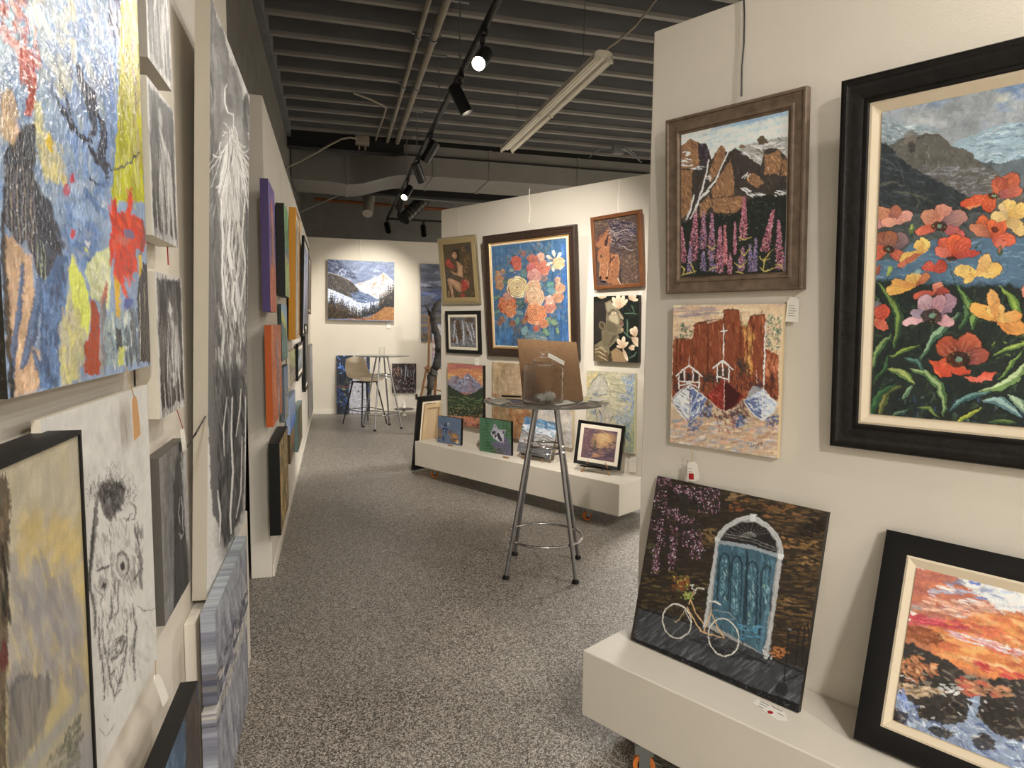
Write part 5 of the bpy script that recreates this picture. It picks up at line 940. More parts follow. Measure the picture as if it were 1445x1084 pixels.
def art_lily(A):
    A.bri = 1.02; A.fin = .4
    A.view(830, 410, 9.85); A.fill('161a15')
    A.dabs((480, 60, 700, 1000), 200, ['1c2a1f', '111410', '243226', '0d0f0d', '2f3f30'], (30, 80), (8, 20), 80, 50, .6)
    for q, w in (([(500, 320), (620, 315), (680, 330)], 22), ([(540, 400), (545, 500), (540, 620)], 30), ([(600, 200), (640, 300)], 20), ([(480, 560), (560, 640), (600, 660)], 30), ([(560, 940), (640, 900), (670, 850)], 30), ([(620, 720), (660, 780)], 26)): A.line(q, w, '3f5540', .8, .6, 8, 4); A.line(q, w*.35, '6c8468', .6, .6, 5, 4)
    A.poly([(82, 170), (120, 150), (230, 140), (280, 180), (240, 320), (245, 460), (180, 560), (170, 680), (85, 740)], '2c2722', 12, 1, 8, 20); A.dabs([(85, 230), (230, 160), (230, 440), (170, 620), (85, 700)], 60, ['332d28', '26221e', '3e362e', '1f1c19'], (30, 80), (8, 16), -70, 20, .5)
    face = [(232, 170), (300, 130), (400, 230), (440, 290), (490, 375), (492, 395), (470, 415), (488, 440), (492, 480), (470, 505), (488, 540), (480, 580), (400, 610), (440, 640), (370, 720), (290, 800), (300, 860), (280, 920), (200, 870), (100, 820), (85, 760), (190, 690), (180, 560), (240, 540), (245, 420), (250, 300)]
    A.poly(face, '786b4e', 6, 1, 0); A.poly([(245, 180), (300, 150), (390, 225), (400, 270), (330, 250), (280, 290), (260, 270)], '9a8c6c', 18, .8, 6); A.poly([(290, 340), (400, 330), (425, 400), (415, 470), (330, 440), (290, 400)], 'b3a27c', 20, .85, 6)
    A.poly([(260, 420), (360, 450), (410, 520), (390, 590), (280, 580), (245, 520)], '564e36', 30, .7, 6); A.poly([(240, 540), (300, 600), (400, 610), (340, 700), (280, 790), (200, 760), (180, 640)], '665b40', 26, .7, 6); A.poly([(340, 630), (400, 620), (330, 720), (280, 770)], '3a3424', 16, .7, 4)
    A.poly([(420, 290), (492, 378), (490, 398), (455, 400), (430, 340)], 'a39270', 8, .9); A.poly([(450, 395), (480, 400), (450, 420), (435, 410)], '2e2618', 5, .9); A.poly([(440, 440), (470, 425), (492, 445), (470, 465), (440, 470)], '6a4a3c', 4, .9); A.poly([(440, 470), (490, 480), (465, 505), (440, 495)], '84604c', 4, .9); A.line([(435, 468), (480, 472)], 5, '2a1c16', .9, .4); A.ell(470, 545, 20, 22, 'b8946a', 0, 10, .8)
    A.ell(355, 314, 34, 24, 'c4b48c', -15, 6, 1); A.ell(355, 316, 16, 15, '9c8c68', 0, 5, .8); A.line([(315, 300), (350, 282), (398, 300)], 9, '1f1a12', .95, .6, 3); A.line([(310, 280), (345, 262), (400, 270)], 12, '2c2418', .85, .6, 4); A.line([(330, 345), (365, 345), (392, 325)], 6, '3c3222', .8, .5, 3); A.poly([(270, 300), (315, 300), (300, 345), (270, 350)], '4a4230', 10, .8)
    A.ell(192, 486, 46, 62, '6e5e40', -20, 5, 1); A.ell(195, 480, 28, 42, '3c3222', -20, 6, .8); A.line([(158, 440), (190, 430), (228, 470), (230, 520)], 9, '95815c', .9, .4, 4)
    A.poly([(85, 760), (160, 790), (250, 850), (300, 900), (400, 850), (540, 870), (540, 1000), (80, 1000)], '6a5638', 10, 1, 4, 10); A.poly([(310, 850), (390, 790), (470, 850), (520, 930), (520, 1000), (340, 1000)], '9a7c52', 16, .9, 4); A.poly([(270, 900), (320, 880), (340, 1000), (280, 1000)], '3f3220', 12, .85)
    for q in ([(90, 835), (130, 810), (180, 815), (240, 870)], [(95, 860), (150, 855), (200, 890), (245, 915)], [(130, 912), (170, 925), (230, 960), (265, 985)], [(150, 795), (190, 800), (250, 860)]): A.line(q, 30, '3a2f1e', .85, .3, 4); A.line([(x, y-4) for x, y in q], 20, 'a08a5e', .95, .4, 5); A.line([(x, y-9) for x, y in q], 6, 'd2c094', .8, .6, 3)
    def lily(x, y, P, c='d8b888'):
        for a, l, w in P: petal(A, x, y, a, l, w, 'b8906a', 'e6d2aa', '3a2a1a')
    lily(430, 250, [(-120, 180, 66), (-95, 200, 70), (-70, 190, 60), (-48, 170, 50), (-140, 120, 50)]); lily(560, 110, [(-20, 110, 50), (10, 130, 50), (-60, 60, 40)]); lily(190, 110, [(-140, 100, 44), (-90, 70, 44), (-40, 80, 40)])
    lily(480, 800, [(-120, 150, 60), (-85, 160, 56), (-50, 110, 46), (-160, 90, 36), (70, 190, 46)]); lily(660, 640, [(-120, 130, 84), (-95, 140, 70)]); lily(600, 650, [(50, 170, 60), (20, 120, 50)]); lily(560, 800, [(-20, 90, 50), (10, 80, 40)])
    A.line([(455, 760), (470, 700)], 8, 'b06a34', .7, .5, 3); A.line([(430, 190), (440, 110)], 9, 'b8703c', .6, .5, 4); A.line([(625, 560), (650, 620)], 7, '9a5c34', .7, .5, 3)
def art_bluehorse(A):
    A.view(820, 515, 7.74); A.fill('c8bf9a')
    A.dabs((50, 60, 600, 960), 360, ['c9c3a2', 'd3c998', 'bfb892', 'cfc07c', 'd8cfae', 'b8b294'], (40, 120), (10, 26), -40, 50, .55)
    A.dabs([(60, 90), (180, 90), (110, 200), (60, 260)], 40, ['d8c078', 'e0cc88', 'c8b070'], (30, 80), (10, 22), -60, 20, .7)
    A.dabs([(430, 150), (590, 90), (590, 640), (400, 640), (360, 520), (560, 430), (440, 400), (380, 340), (520, 280)], 220, ['7f9cc0', '8fa9c8', '6c8cb4', '98b0c4', 'a8bcc4'], (30, 90), (8, 22), -60, 40, .7)
    A.dabs([(480, 640), (590, 560), (590, 960), (470, 940)], 120, ['7f9a9c', '6a8c9c', 'a8b08c', '8aa894', '5c7c8c', 'b8b878'], (40, 110), (8, 18), 84, 14, .65); A.line([(585, 560), (560, 700), (550, 860)], 16, 'c2c070', .7, .4, 5, 4)
    A.poly([(75, 300), (95, 250), (180, 130), (210, 110), (260, 160), (290, 240), (290, 300), (260, 340), (200, 335), (150, 330)], 'c3bba2', 5, 1, 5); A.poly([(170, 470), (200, 440), (320, 420), (350, 550), (300, 640), (180, 640), (160, 560)], 'bdb098', 5, 1, 5)
    A.dabs([(190, 450), (330, 440), (340, 560), (290, 640), (190, 640)], 60, ['c8bca4', 'a89c8c', 'b0a48c', '98948c', 'd0c8b4'], (20, 60), (8, 16), 80, 20, .6); A.dabs([(100, 250), (200, 130), (280, 230), (260, 320)], 60, ['cfc6ac', 'b8b09a', 'd4ccb4', 'c8c4b0'], (24, 70), (8, 18), -60, 30, .6)
    A.dabs([(130, 300), (180, 290), (190, 340), (130, 340)], 16, ['8a9aa8', '7c8c9c'], (16, 40), (6, 12), 60, 30, .75); A.dabs([(90, 450), (150, 450), (160, 540), (110, 540)], 24, ['9aa0a0', '8490a0'], (24, 60), (8, 16), 70, 20, .7); A.dabs([(200, 540), (240, 540), (240, 620), (205, 620)], 12, ['8c98a8', '9aa4b0'], (20, 50), (6, 12), 80, 20, .7)
    for q in ([(65, 290), (100, 210), (180, 115), (240, 105)], [(160, 440), (160, 540), (180, 620)], [(320, 420), (345, 500), (355, 545), (310, 620)], [(245, 120), (280, 200), (300, 260)], [(130, 310), (190, 340), (270, 320), (290, 290)]): A.line(q, 9, '5c6058', .9, .5, 2, 4)
    A.line([(195, 490), (215, 535)], 9, '2c2a2c', .95, .5, 2, 1)
    rs = A.rs
    for i in range(90):
        y0 = 110+rs.rand()*420; x0 = 250+rs.rand()*100; L = 80+rs.rand()*220; s = .2+rs.rand()*.4; A.line([(x0+L*k/6, y0+s*L*k/6+14*math.sin(k*.9+i)-k*3) for k in range(7)], 3+rs.rand()*8, ['d0c89c', 'a89c78', 'c2b884', 'dcd4ac', '8c8870', 'c8bf90'][i % 6], .65, .7, 2)
    A.tex(.05, 10)
def art_goldwoman(A):
    A.bri = 1.02; A.view(612, 325, 9.43); A.fill('4c3c20')
    A.dabs((110, 160, 530, 900), 300, ['4f4226', '3c3220', '5c4c2c', '6a542e', '32291c', '5a4030'], (20, 60), (6, 14), 50, 60, .6)
    A.dabs([(400, 190), (480, 190), (480, 310), (420, 290)], 40, ['2a2c3c', '3a3c50', '22202c'], (14, 36), (6, 12), 30, 60, .7); A.dabs([(145, 500), (330, 620), (210, 660), (160, 860), (200, 890), (150, 890)], 110, ['34343a', '46464c', '2a2a30', '5a5a60', '3c3a34'], (16, 44), (5, 12), 40, 40, .7)
    A.dabs([(370, 820), (510, 800), (520, 890), (260, 890)], 50, ['4c4c2c', '5a5632', '38361f'], (20, 50), (6, 14), 20, 50, .6)
    for cx, cy in ((430, 400), (440, 470), (430, 530), (400, 250), (470, 360), (450, 640)):
        for r in (50, 36, 22): A.line([(cx+r*math.cos(t*.5)*.8, cy+r*math.sin(t*.5)) for t in range(1, 11)], 7, ['8a6430', 'a8803c', '5c4020'][r % 3], .65, .6, 3)
    A.poly([(250, 260), (330, 260), (350, 380), (320, 440), (290, 380), (240, 320)], '2a1c14', 8, .95, 6); SK, SL, SD = 'a87a52', 'c89a70', '7a5034'
    A.ell(275, 335, 32, 48, SK, -14, 4, 1); A.ell(268, 345, 16, 26, SL, -10, 8, .6); A.line([(258, 325), (270, 322)], 4, '3a2418', .9); A.line([(285, 322), (296, 325)], 4, '3a2418', .9); A.line([(270, 366), (286, 366)], 4, '8a3828', .9); A.line([(240, 300), (262, 278), (300, 290), (330, 380)], 14, '2a1c14', .9, .4, 4)
    A.poly([(300, 410), (340, 430), (380, 470), (385, 560), (388, 630), (310, 600), (250, 580), (215, 530), (240, 545), (300, 570), (320, 540)], SK, 5, 1, 3); A.poly([(320, 440), (370, 480), (380, 620), (330, 600), (320, 540)], SL, 14, .6); A.line([(320, 500), (315, 560), (260, 575)], 5, SD, .7, .5, 3)
    A.poly([(180, 660), (210, 630), (260, 650), (340, 690), (370, 720), (370, 820), (340, 820), (290, 780), (240, 720), (265, 880), (240, 890), (215, 780)], SK, 5, 1, 3); A.poly([(190, 650), (240, 650), (340, 710), (340, 780), (250, 700)], SL, 12, .65); A.line([(225, 700), (250, 800), (262, 890)], 10, SL, .8, .4, 4); A.line([(200, 800), (205, 880)], 14, SK, .9, .4, 4)
    A.poly([(165, 400), (210, 385), (230, 420), (270, 470), (280, 530), (220, 500), (160, 470)], 'a03420', 6, .95, 6); A.dabs([(170, 395), (220, 395), (225, 440), (165, 440)], 20, ['d04c30', 'e06444', 'b03420'], (12, 30), (6, 12), 40, 30, .85); A.dabs([(240, 440), (330, 470), (330, 530), (260, 540)], 30, ['6a3028', '8a3a2c', '4c2420'], (16, 40), (5, 10), 60, 30, .7)
    A.poly([(370, 660), (430, 650), (475, 690), (460, 760), (420, 800), (370, 830), (370, 740)], '9a3020', 6, .95, 6); A.dabs([(390, 670), (450, 670), (450, 780), (390, 790)], 30, ['c8402a', '7a2418', 'd8583c'], (16, 40), (5, 11), 75, 20, .8); A.line([(400, 655), (460, 690), (465, 760)], 10, 'b8886c', .9, .4, 4); A.ell(385, 865, 30, 26, 'a83430', 0, 8, .8, 6); A.tex(.06, 12)
def art_waterfall(A):
    A.bri = 1.02; A.view(612, 430, 6.02); A.fill('6a6864')
    A.dabs((145, 115, 350, 355), 220, ['8a8884', '4a4a4c', 'b0aeaa', '6a6462', '34343a', '98948e'], (12, 34), (3, 8), 82, 16, .75)
    for x, y, rx, ry in ((205, 175, 24, 40), (300, 130, 40, 20), (165, 140, 20, 24), (222, 250, 28, 46), (172, 295, 20, 26), (285, 230, 10, 50), (332, 190, 14, 30)): A.ell(x, y, rx, ry, '4a3420', 0, 5, .85, 6); A.dabs((x-rx, y-ry, x+rx, y+ry), 14, ['7a5428', '33261c', '9a6c34'], (8, 20), (3, 7), 60, 50, .8)
    for q in ([(180, 130), (175, 230), (165, 300)], [(240, 130), (255, 230), (260, 340)], [(270, 150), (310, 250), (330, 330)], [(250, 170), (250, 330)], [(190, 240), (200, 340)], [(320, 160), (345, 280)]): A.line(q, 12, 'b8bac0', .7, .5, 4, 6); A.line(q, 4, 'e4e4e2', .8, .5, 2, 6)
    A.dabs((145, 320, 350, 355), 60, ['5a6068', 'b8babc', '33363c', '7a8088'], (8, 24), (3, 6), 0, 20, .8); A.dabs((150, 115, 345, 132), 26, ['24222a', '3a4450'], (10, 30), (3, 7), 0, 20, .8)
def art_mountsun(A):
    A.bri = 1.02; A.view(612, 430, 6.02); A.fill('c87a50'); A.poly([(110, 490), (430, 500), (430, 760), (110, 760)], 'c88058', 5)
    A.dabs((110, 490, 430, 560), 60, ['b0605c', 'c0685c', 'c87858'], (60, 140), (8, 18), 3, 4, .6); A.dabs((110, 545, 430, 620), 60, ['d48c50', 'cf7c50', 'dc9a58'], (60, 140), (8, 16), 3, 4, .6); A.dabs([(110, 590), (200, 590), (160, 640), (110, 650)], 20, ['e8b860', 'e0a858'], (30, 70), (8, 14), 3, 8, .7); A.dabs([(370, 610), (430, 600), (430, 700)], 16, ['e8b868', 'e4b060'], (20, 50), (8, 14), 10, 10, .7)
    m = [(118, 650), (150, 612), (180, 604), (210, 610), (240, 630), (265, 600), (290, 580), (310, 600), (345, 630), (380, 660), (405, 690), (430, 700), (430, 760), (118, 730)]
    A.poly(m, '8a8aa0', 2, 1, 2); A.dabs(m, 130, ['4a4664', 'd0ccd0', '6a6480', 'c4bcc4', '342f48', 'a88a8c', 'e0dcdc'], (12, 36), (3, 7), 52, 22, .8); A.dabs([(160, 612), (230, 620), (180, 660), (130, 660)], 22, ['a86a50', 'c08468', '7a4848'], (12, 30), (4, 8), -40, 20, .8); A.dabs([(300, 600), (330, 640), (330, 740), (300, 720)], 26, ['a87868', 'b88c7c', '8a5c58'], (14, 36), (4, 8), 75, 16, .8)
    for q in ([(290, 582), (265, 640), (240, 700)], [(292, 585), (330, 650), (390, 690)], [(300, 600), (318, 680), (360, 720)], [(200, 640), (250, 690), (300, 700)], [(205, 610), (190, 650), (140, 680)]): A.line(q, 5, '2a2440', .75, .5, 2, 3)
    A.dabs((220, 710, 400, 760), 40, ['9a7480', '84606c', 'a88890'], (14, 36), (4, 9), 20, 30, .7)
    f = [(118, 670), (150, 700), (200, 730), (270, 770), (340, 750), (430, 690), (430, 960), (118, 940)]
    A.poly(f, '2c3a26', 4, 1, 6); A.dabs(f, 150, ['1f2c1c', '34452a', '2a3a2c', '3f5230'], (16, 44), (4, 10), 85, 20, .7); A.dabs((120, 780, 420, 880), 90, ['4f6a34', '6f8248', '35482a', '8a9460', '2c3c24'], (24, 70), (5, 12), 8, 14, .7)
    A.dabs((118, 870, 430, 1060), 60, ['1f2a1c', '2c3824'], (20, 50), (8, 16), 80, 40, .8)
    A.dabs((118, 870, 430, 960), 150, ['d8b84c', 'e8d89c', '8a9a4c', 'c8a04c', '4c5c30', 'e4e0c4'], (4, 10), (3, 6), 0, 90, .9, .2); A.dabs((118, 940, 430, 1065), 330, ['c88478', 'd8a08c', 'e0b04c', 'b05a50', '8a5a7c', 'e8c8a0', '3c4c2c', 'd86c44', 'c0a8b0', '1f2a1c'], (5, 14), (4, 9), 0, 90, .9, .2)
def art_tan(A):
    A.unit(); A.grad([(0, 'c8a97c'), (.3, 'c2a278'), (.5, 'b98a58'), (.75, 'a87848'), (1, 'c0a47c')], warp=.25, ws=25)
    A.dabs((0, 0, 100, 60), 160, ['cbb088', 'b99668', 'd4bc96', 'c09c70', 'c4a880'], (8, 30), (3, 9), 88, 12, .5); A.dabs((0, 45, 62, 100), 200, ['a0602c', 'b87840', '8c5228', 'c49058', 'b86c34', 'a8834f', '8a8a5c'], (4, 16), (2, 6), 60, 60, .6); A.dabs((0, 0, 25, 100), 60, ['c2a87c', 'a88c58', 'b09a6c'], (8, 26), (2, 6), 88, 10, .5)
    A.dabs((62, 40, 100, 100), 160, ['d8cdb8', 'cfc4b4', 'c8bcac', 'e0d8c8', 'b8b4ac'], (8, 24), (4, 10), 40, 60, .6); A.dabs((55, 30, 80, 60), 40, ['a8b4b0', 'c8c0a8', 'b8a888'], (6, 16), (3, 7), 20, 60, .5); A.tex(.08, 6)
def art_bird(A):
    A.view(610, 575, 11.56); A.fill('5f7084'); A.dabs((80, 130, 480, 640), 160, ['64778a', '586a7e', '6c7f90', '55667c', '74879a'], (40, 110), (12, 26), 20, 60, .5)
    A.poly([(165, 320), (190, 280), (235, 290), (250, 340), (240, 400), (200, 430), (160, 400)], '28385c', 4, 1, 5); A.dabs([(170, 300), (240, 300), (240, 390), (180, 410)], 34, ['3c5a94', '1c2440', '5a7cb8', 'c8d0d8', '28407c'], (14, 34), (5, 10), 50, 60, .85); A.dabs([(160, 370), (245, 340), (230, 430), (180, 430)], 22, ['dfe3e6', 'a8b4c4', '2c3c60'], (14, 30), (5, 10), 60, 50, .85)
    A.poly([(215, 230), (230, 240), (225, 290), (210, 290)], '1c2034', 3); A.line([(245, 270), (262, 250), (266, 300)], 9, 'dfe0e0', .9, .4, 3); A.line([(140, 275), (160, 320)], 8, 'c8ccd0', .8, .4); A.poly([(165, 470), (190, 470), (195, 540), (168, 545)], '263a5c', 3, .95, 3)
    A.dabs([(110, 300), (155, 380), (150, 480), (120, 540), (90, 460)], 34, ['7a5024', '9a6c34', 'b89040', '5a3c20'], (30, 70), (8, 18), 80, 24, .85); A.dabs([(255, 420), (400, 430), (440, 580), (330, 560)], 60, ['8a5a2c', 'a87034', 'c88c3c', '6a4424'], (30, 70), (8, 18), 40, 34, .85); A.ell(365, 470, 40, 32, 'c08838', 20, 6, .95, 8); A.ell(405, 560, 32, 30, 'c8a050', 0, 6, .95, 8); A.ell(405, 570, 14, 16, 'e8d89c', 0, 5, .9); A.dabs([(250, 390), (310, 370), (290, 430)], 12, ['8a5c3c', '6a4c3c'], (20, 44), (8, 14), -30, 20, .8)
def art_raccoon(A):
    A.fin = .5
    A.view(610, 575, 11.56); A.fill('4f7d58'); A.dabs((760, 160, 1300, 800), 160, ['527f5c', '4a7452', '5c8a64', '466e4e'], (40, 110), (12, 26), 60, 60, .5)
    def fern(x0, y0, x1, y1, n, L, c):
        for i in range(n):
            t = i/n; x = x0+(x1-x0)*t; y = y0+(y1-y0)*t; l = L*(.35+t*.75)
            for s in (-1, 1): A.line([(x, y), (x+s*l*.6, y-l*.05), (x+s*l, y-l*.32)], 15, c, .85, .8, 4, 3)
        A.line([(x0, y0), (x1, y1)], 7, c, .9)
    fern(885, 215, 890, 720, 10, 100, '33562f'); fern(1180, 250, 1230, 560, 6, 80, '3c5426'); fern(1000, 640, 1060, 780, 4, 100, '3f4a28'); fern(900, 560, 930, 720, 4, 90, '2c4a2c')
    A.dabs([(1120, 250), (1290, 260), (1290, 560), (1180, 400)], 40, ['4a5a2c', '5a6434', '37482a'], (30, 70), (8, 16), 60, 40, .7)
    A.poly([(965, 560), (1060, 560), (1170, 480), (1210, 460), (1285, 620), (1290, 800), (1090, 760), (1000, 650)], '6a6678', 8, 1, 12, 20); A.dabs([(980, 580), (1180, 500), (1280, 640), (1280, 790), (1100, 740)], 90, ['77738a', '5a5668', '8a86a0', '4a4656', '686080'], (24, 60), (5, 11), 70, 24, .7); A.dabs([(960, 680), (1180, 660), (1180, 770), (980, 760)], 40, ['4c4c30', '5a5636', '3c4228'], (24, 60), (8, 16), 20, 50, .75)
    head = [(985, 350), (1000, 290), (1022, 262), (1045, 300), (1060, 345), (1110, 370), (1150, 365), (1190, 365), (1190, 410), (1165, 450), (1160, 520), (1135, 575), (1090, 560), (1000, 500), (955, 440), (955, 400)]
    A.poly(head, 'c2bcc4', 3, 1, 4); A.dabs(head, 44, ['d8d4d6', '9a94a0', 'b4aeb8', '7c7688'], (16, 40), (4, 9), 60, 60, .75)
    A.poly([(1005, 320), (1022, 280), (1038, 325)], '2c2830', 3); A.poly([(1145, 385), (1180, 378), (1178, 425), (1150, 430)], '3c3844', 5); A.poly([(968, 400), (1010, 375), (1040, 400), (1010, 435), (975, 440)], '2c2830', 5, .95, 3); A.poly([(1055, 420), (1080, 400), (1120, 460), (1140, 540), (1120, 565), (1080, 520), (1060, 470)], '2c2832', 5, .95, 3); A.poly([(1020, 430), (1050, 440), (1060, 500), (1020, 495)], '2a262e', 5, .9)
    A.line([(1070, 390), (1100, 420), (1135, 500)], 14, 'eceae6', .95, .4, 3); A.poly([(1045, 460), (1065, 480), (1060, 525), (1035, 510)], 'e8e4d8', 4); A.line([(990, 480), (1040, 525), (1110, 570)], 8, 'e4e0dc', .9, .4, 3); A.line([(1145, 430), (1160, 500), (1158, 590)], 12, 'd4d0d2', .85, .5, 4, 3); A.ell(1030, 478, 9, 8, '0c0a0c')
def art_seawave(A):
    A.unit(); A.fill('8a8c8e'); A.dabs((0, 0, 100, 26), 130, ['4a7ca0', '5f92b4', '3c6a90', '7fa8bc', '2f5a80', 'a8c0c8'], (8, 24), (3, 7), 8, 20, .8); A.dabs((0, 22, 100, 42), 130, ['dcdedd', 'b0c4cc', '7fa0b4', 'e8e8e6', '98a4a8'], (8, 24), (3, 7), 12, 24, .8)
    A.dabs((0, 40, 100, 68), 150, ['a8a49c', 'b8b4ac', '8c8880', 'c8c2b8', '76726c'], (10, 30), (3, 7), 4, 14, .75); A.dabs((0, 62, 100, 76), 80, ['5c4a40', 'd8d4cc', '3c3430', 'a88878', 'c8b8ac'], (6, 18), (2, 5), 6, 30, .8); A.dabs((0, 74, 100, 100), 160, ['6c6a68', '5a5856', '7c7a78', '646262'], (12, 40), (3, 8), 2, 6, .7)
def art_ship(A):
    A.fin = .6
    A.view(725, 575, 8.5); A.fill('7a5a5c'); A.dabs((860, 260, 1260, 640), 200, ['8a6a64', '6a5058', '9a7664', '5c4a58', 'a8846c'], (30, 80), (12, 26), 10, 60, .5)
    A.ell(1080, 400, 120, 110, 'cc9c60', 0, 80, .85, 20); A.ell(1070, 370, 70, 60, 'e0b878', 0, 50, .8, 12); A.dabs((960, 320, 1180, 480), 60, ['d8a868', 'e4c084', 'c08c58', 'b47c5c'], (24, 60), (8, 18), 20, 60, .45)
    A.dabs([(1100, 440), (1250, 380), (1240, 620), (1000, 580)], 90, ['4a3c50', '5c4a5c', '3c3044', '6c5868', '7a6470'], (24, 70), (8, 18), 20, 30, .6); A.dabs((865, 480, 1230, 620), 110, ['54485a', '6a5a68', '443848', '8a7070', '3a3040'], (30, 80), (6, 13), 6, 12, .6); A.dabs((950, 540, 1080, 590), 40, ['d0985c', 'e0b070', 'b87c54'], (20, 50), (4, 9), 4, 10, .75); A.dabs((900, 275, 1260, 310), 30, ['54465c', '6a5868'], (30, 70), (8, 16), 8, 20, .6)
    for i in range(6): y = 400+i*20; w = 10+i*7; A.dabs((975-w, y-8, 978+w, y+8), 8, ['3a4a38', '2c3a30', '46583c'], (12, 26), (5, 10), 20, 40, .85)
    A.line([(980, 375), (975, 510)], 4, '2c342c', .95); A.line([(940, 500), (975, 515), (1015, 500)], 8, '2c2c30', .9, .3)
def art_farmount(A):
    A.view(455, 355, 9.85); A.fill('7c879a')
    A.dabs((70, 110, 1010, 460), 200, ['8490a4', '76839a', '96a2b4', '6a7690', 'a0aab4', '8a92a8'], (60, 160), (16, 40), -10, 30, .5); A.dabs([(75, 115), (240, 130), (430, 300), (480, 400), (300, 330), (75, 290)], 90, ['3c4050', '4c5264', '2c303c', '5c6478'], (40, 100), (14, 34), 30, 30, .65); A.dabs((220, 240, 320, 330), 14, ['a8aec4', 'c0c4d4'], (24, 50), (8, 16), -60, 30, .8)
    A.poly([(75, 290), (200, 320), (330, 370), (430, 440), (480, 500), (500, 560), (420, 640), (250, 600), (75, 520)], '4c463c', 5, 1, 10); A.dabs([(75, 295), (330, 375), (490, 540), (400, 620), (75, 520)], 170, ['6a6250', '3a3630', '8a8070', '54504a', '33323a', '7a7468'], (20, 60), (5, 12), 75, 30, .7); A.line([(75, 290), (200, 322), (330, 372), (430, 440)], 9, 'c8b8a0', .8, .4, 3, 5)
    A.poly([(440, 460), (600, 410), (760, 350), (850, 290), (910, 340), (1000, 420), (1000, 600), (760, 660), (600, 600), (500, 520)], 'd8d4cc', 5, 1, 8)
    A.dabs([(500, 450), (850, 300), (990, 430), (990, 560), (740, 640), (520, 520)], 190, ['e8e4dc', 'f0eeea', 'c8a078', 'b88854', 'a8aab4', 'd8c0a0', '8c94a8', 'e8e6e0'], (26, 80), (6, 13), -22, 18, .75); A.dabs([(830, 310), (920, 350), (900, 400), (820, 410)], 26, ['c08a4c', 'b07c44', 'd09c60'], (20, 50), (7, 14), -30, 30, .8); A.dabs([(670, 430), (770, 430), (720, 470)], 14, ['c8985c'], (24, 50), (7, 13), -10, 14, .8)
    A.poly([(380, 580), (500, 560), (640, 590), (760, 670), (560, 720), (450, 680)], '66748c', 5, .95, 10); A.dabs([(390, 585), (640, 595), (750, 670), (500, 700)], 60, ['54627c', '7484a0', '3c485c', '8a9ab0'], (30, 80), (6, 13), 12, 18, .7); A.dabs((470, 560, 800, 700), 30, ['a8d0dc', '8abccc', 'c8e0e4'], (20, 60), (5, 10), 20, 20, .7)
    A.poly([(75, 510), (250, 580), (380, 640), (470, 700), (560, 720), (790, 690), (790, 800), (560, 920), (300, 880), (75, 700)], 'd8dde4', 5, 1, 12); A.dabs([(85, 520), (380, 650), (560, 730), (790, 700), (780, 800), (560, 900), (120, 720)], 220, ['eef0f2', 'b4c4dc', '94acd0', 'f4f4f4', '7c94bc', 'd8e0ea'], (24, 70), (6, 14), 50, 40, .7)
    rs = A.rs
    def fir(x, y, h, c): 
        A.poly([(x, y-h), (x+h*.05, y-h*.6), (x+h*.12, y), (x-h*.12, y), (x-h*.05, y-h*.6)], c[0], 4, .9, 9, 14)
        for k in range(9): t = k/9; w = h*.26*(.15+t); A.dabs((x-w*.5, y-h+h*t-3, x+w*.5, y-h+h*t+8), 2, c, (w*.7+8, w+12), (9, 15), 70, 50, .9)
    for i in range(9): fir(800+i*24, 780-rs.rand()*10, 150+i*22+rs.rand()*30, ['3c3830', '544c40', '2c2a26', '8a7858'])
    for i in range(20): fir(90+i*24, 930, (330-i*11)*(.75+rs.rand()*.4) if i < 20 else 80, ['2c2820', '4a3a20', '1f1e1c', '6a4f24', '34302a'])
    for i in range(16): fir(560+i*22, 910-i*6, 90+rs.rand()*90, ['2c2c2a', '3c3a34', '1f2224'])
    A.dabs((80, 720, 330, 940), 170, ['5a4424', '6a5028', '3a3020', '2a2620', '7a5c2c'], (14, 40), (5, 11), 85, 24, .7)
    A.poly([(400, 945), (640, 910), (760, 850), (870, 765), (1000, 780), (1000, 960)], 'a87238', 4, 1, 8); A.dabs([(560, 940), (760, 860), (870, 770), (995, 785), (995, 955)], 130, ['b8803c', '9a6430', 'c89450', '7a4c24', 'b07438'], (16, 44), (6, 14), -30, 40, .8); A.dabs((330, 925, 640, 950), 26, ['a86c3c', '8a5430'], (24, 60), (5, 10), 0, 10, .8)
def art_lake(A):
    A.view(430, 320, 3.386); A.fill('5a5c64')
    A.dabs((550, 175, 1200, 360), 200, ['6a6c72', '54565f', '7c7e84', '484a55', '8c8e92', '62646e'], (40, 110), (8, 20), 6, 12, .6); A.dabs((550, 285, 1200, 310), 30, ['34353f', '2c2d38'], (60, 120), (7, 13), 4, 6, .75); A.dabs((550, 262, 1200, 285), 24, ['a0a2a4', '8c8e94'], (40, 90), (7, 14), 4, 6, .7)
    A.dabs((550, 305, 1200, 352), 60, ['4c5e8c', '3f5080', '5c6c94'], (50, 110), (6, 13), 2, 5, .7); A.dabs((550, 352, 1200, 412), 80, ['46424a', '38343c', '54505a', '5c5450'], (30, 80), (6, 14), -6, 14, .75); A.dabs((550, 410, 1200, 560), 180, ['8a6c34', '7a5e2c', '6a5228', '9a7c40', '5c4a28'], (30, 80), (5, 11), 2, 8, .75); A.dabs((550, 500, 1200, 560), 60, ['5a5228', '6c6434', '4a4424'], (20, 50), (4, 9), 70, 30, .7)
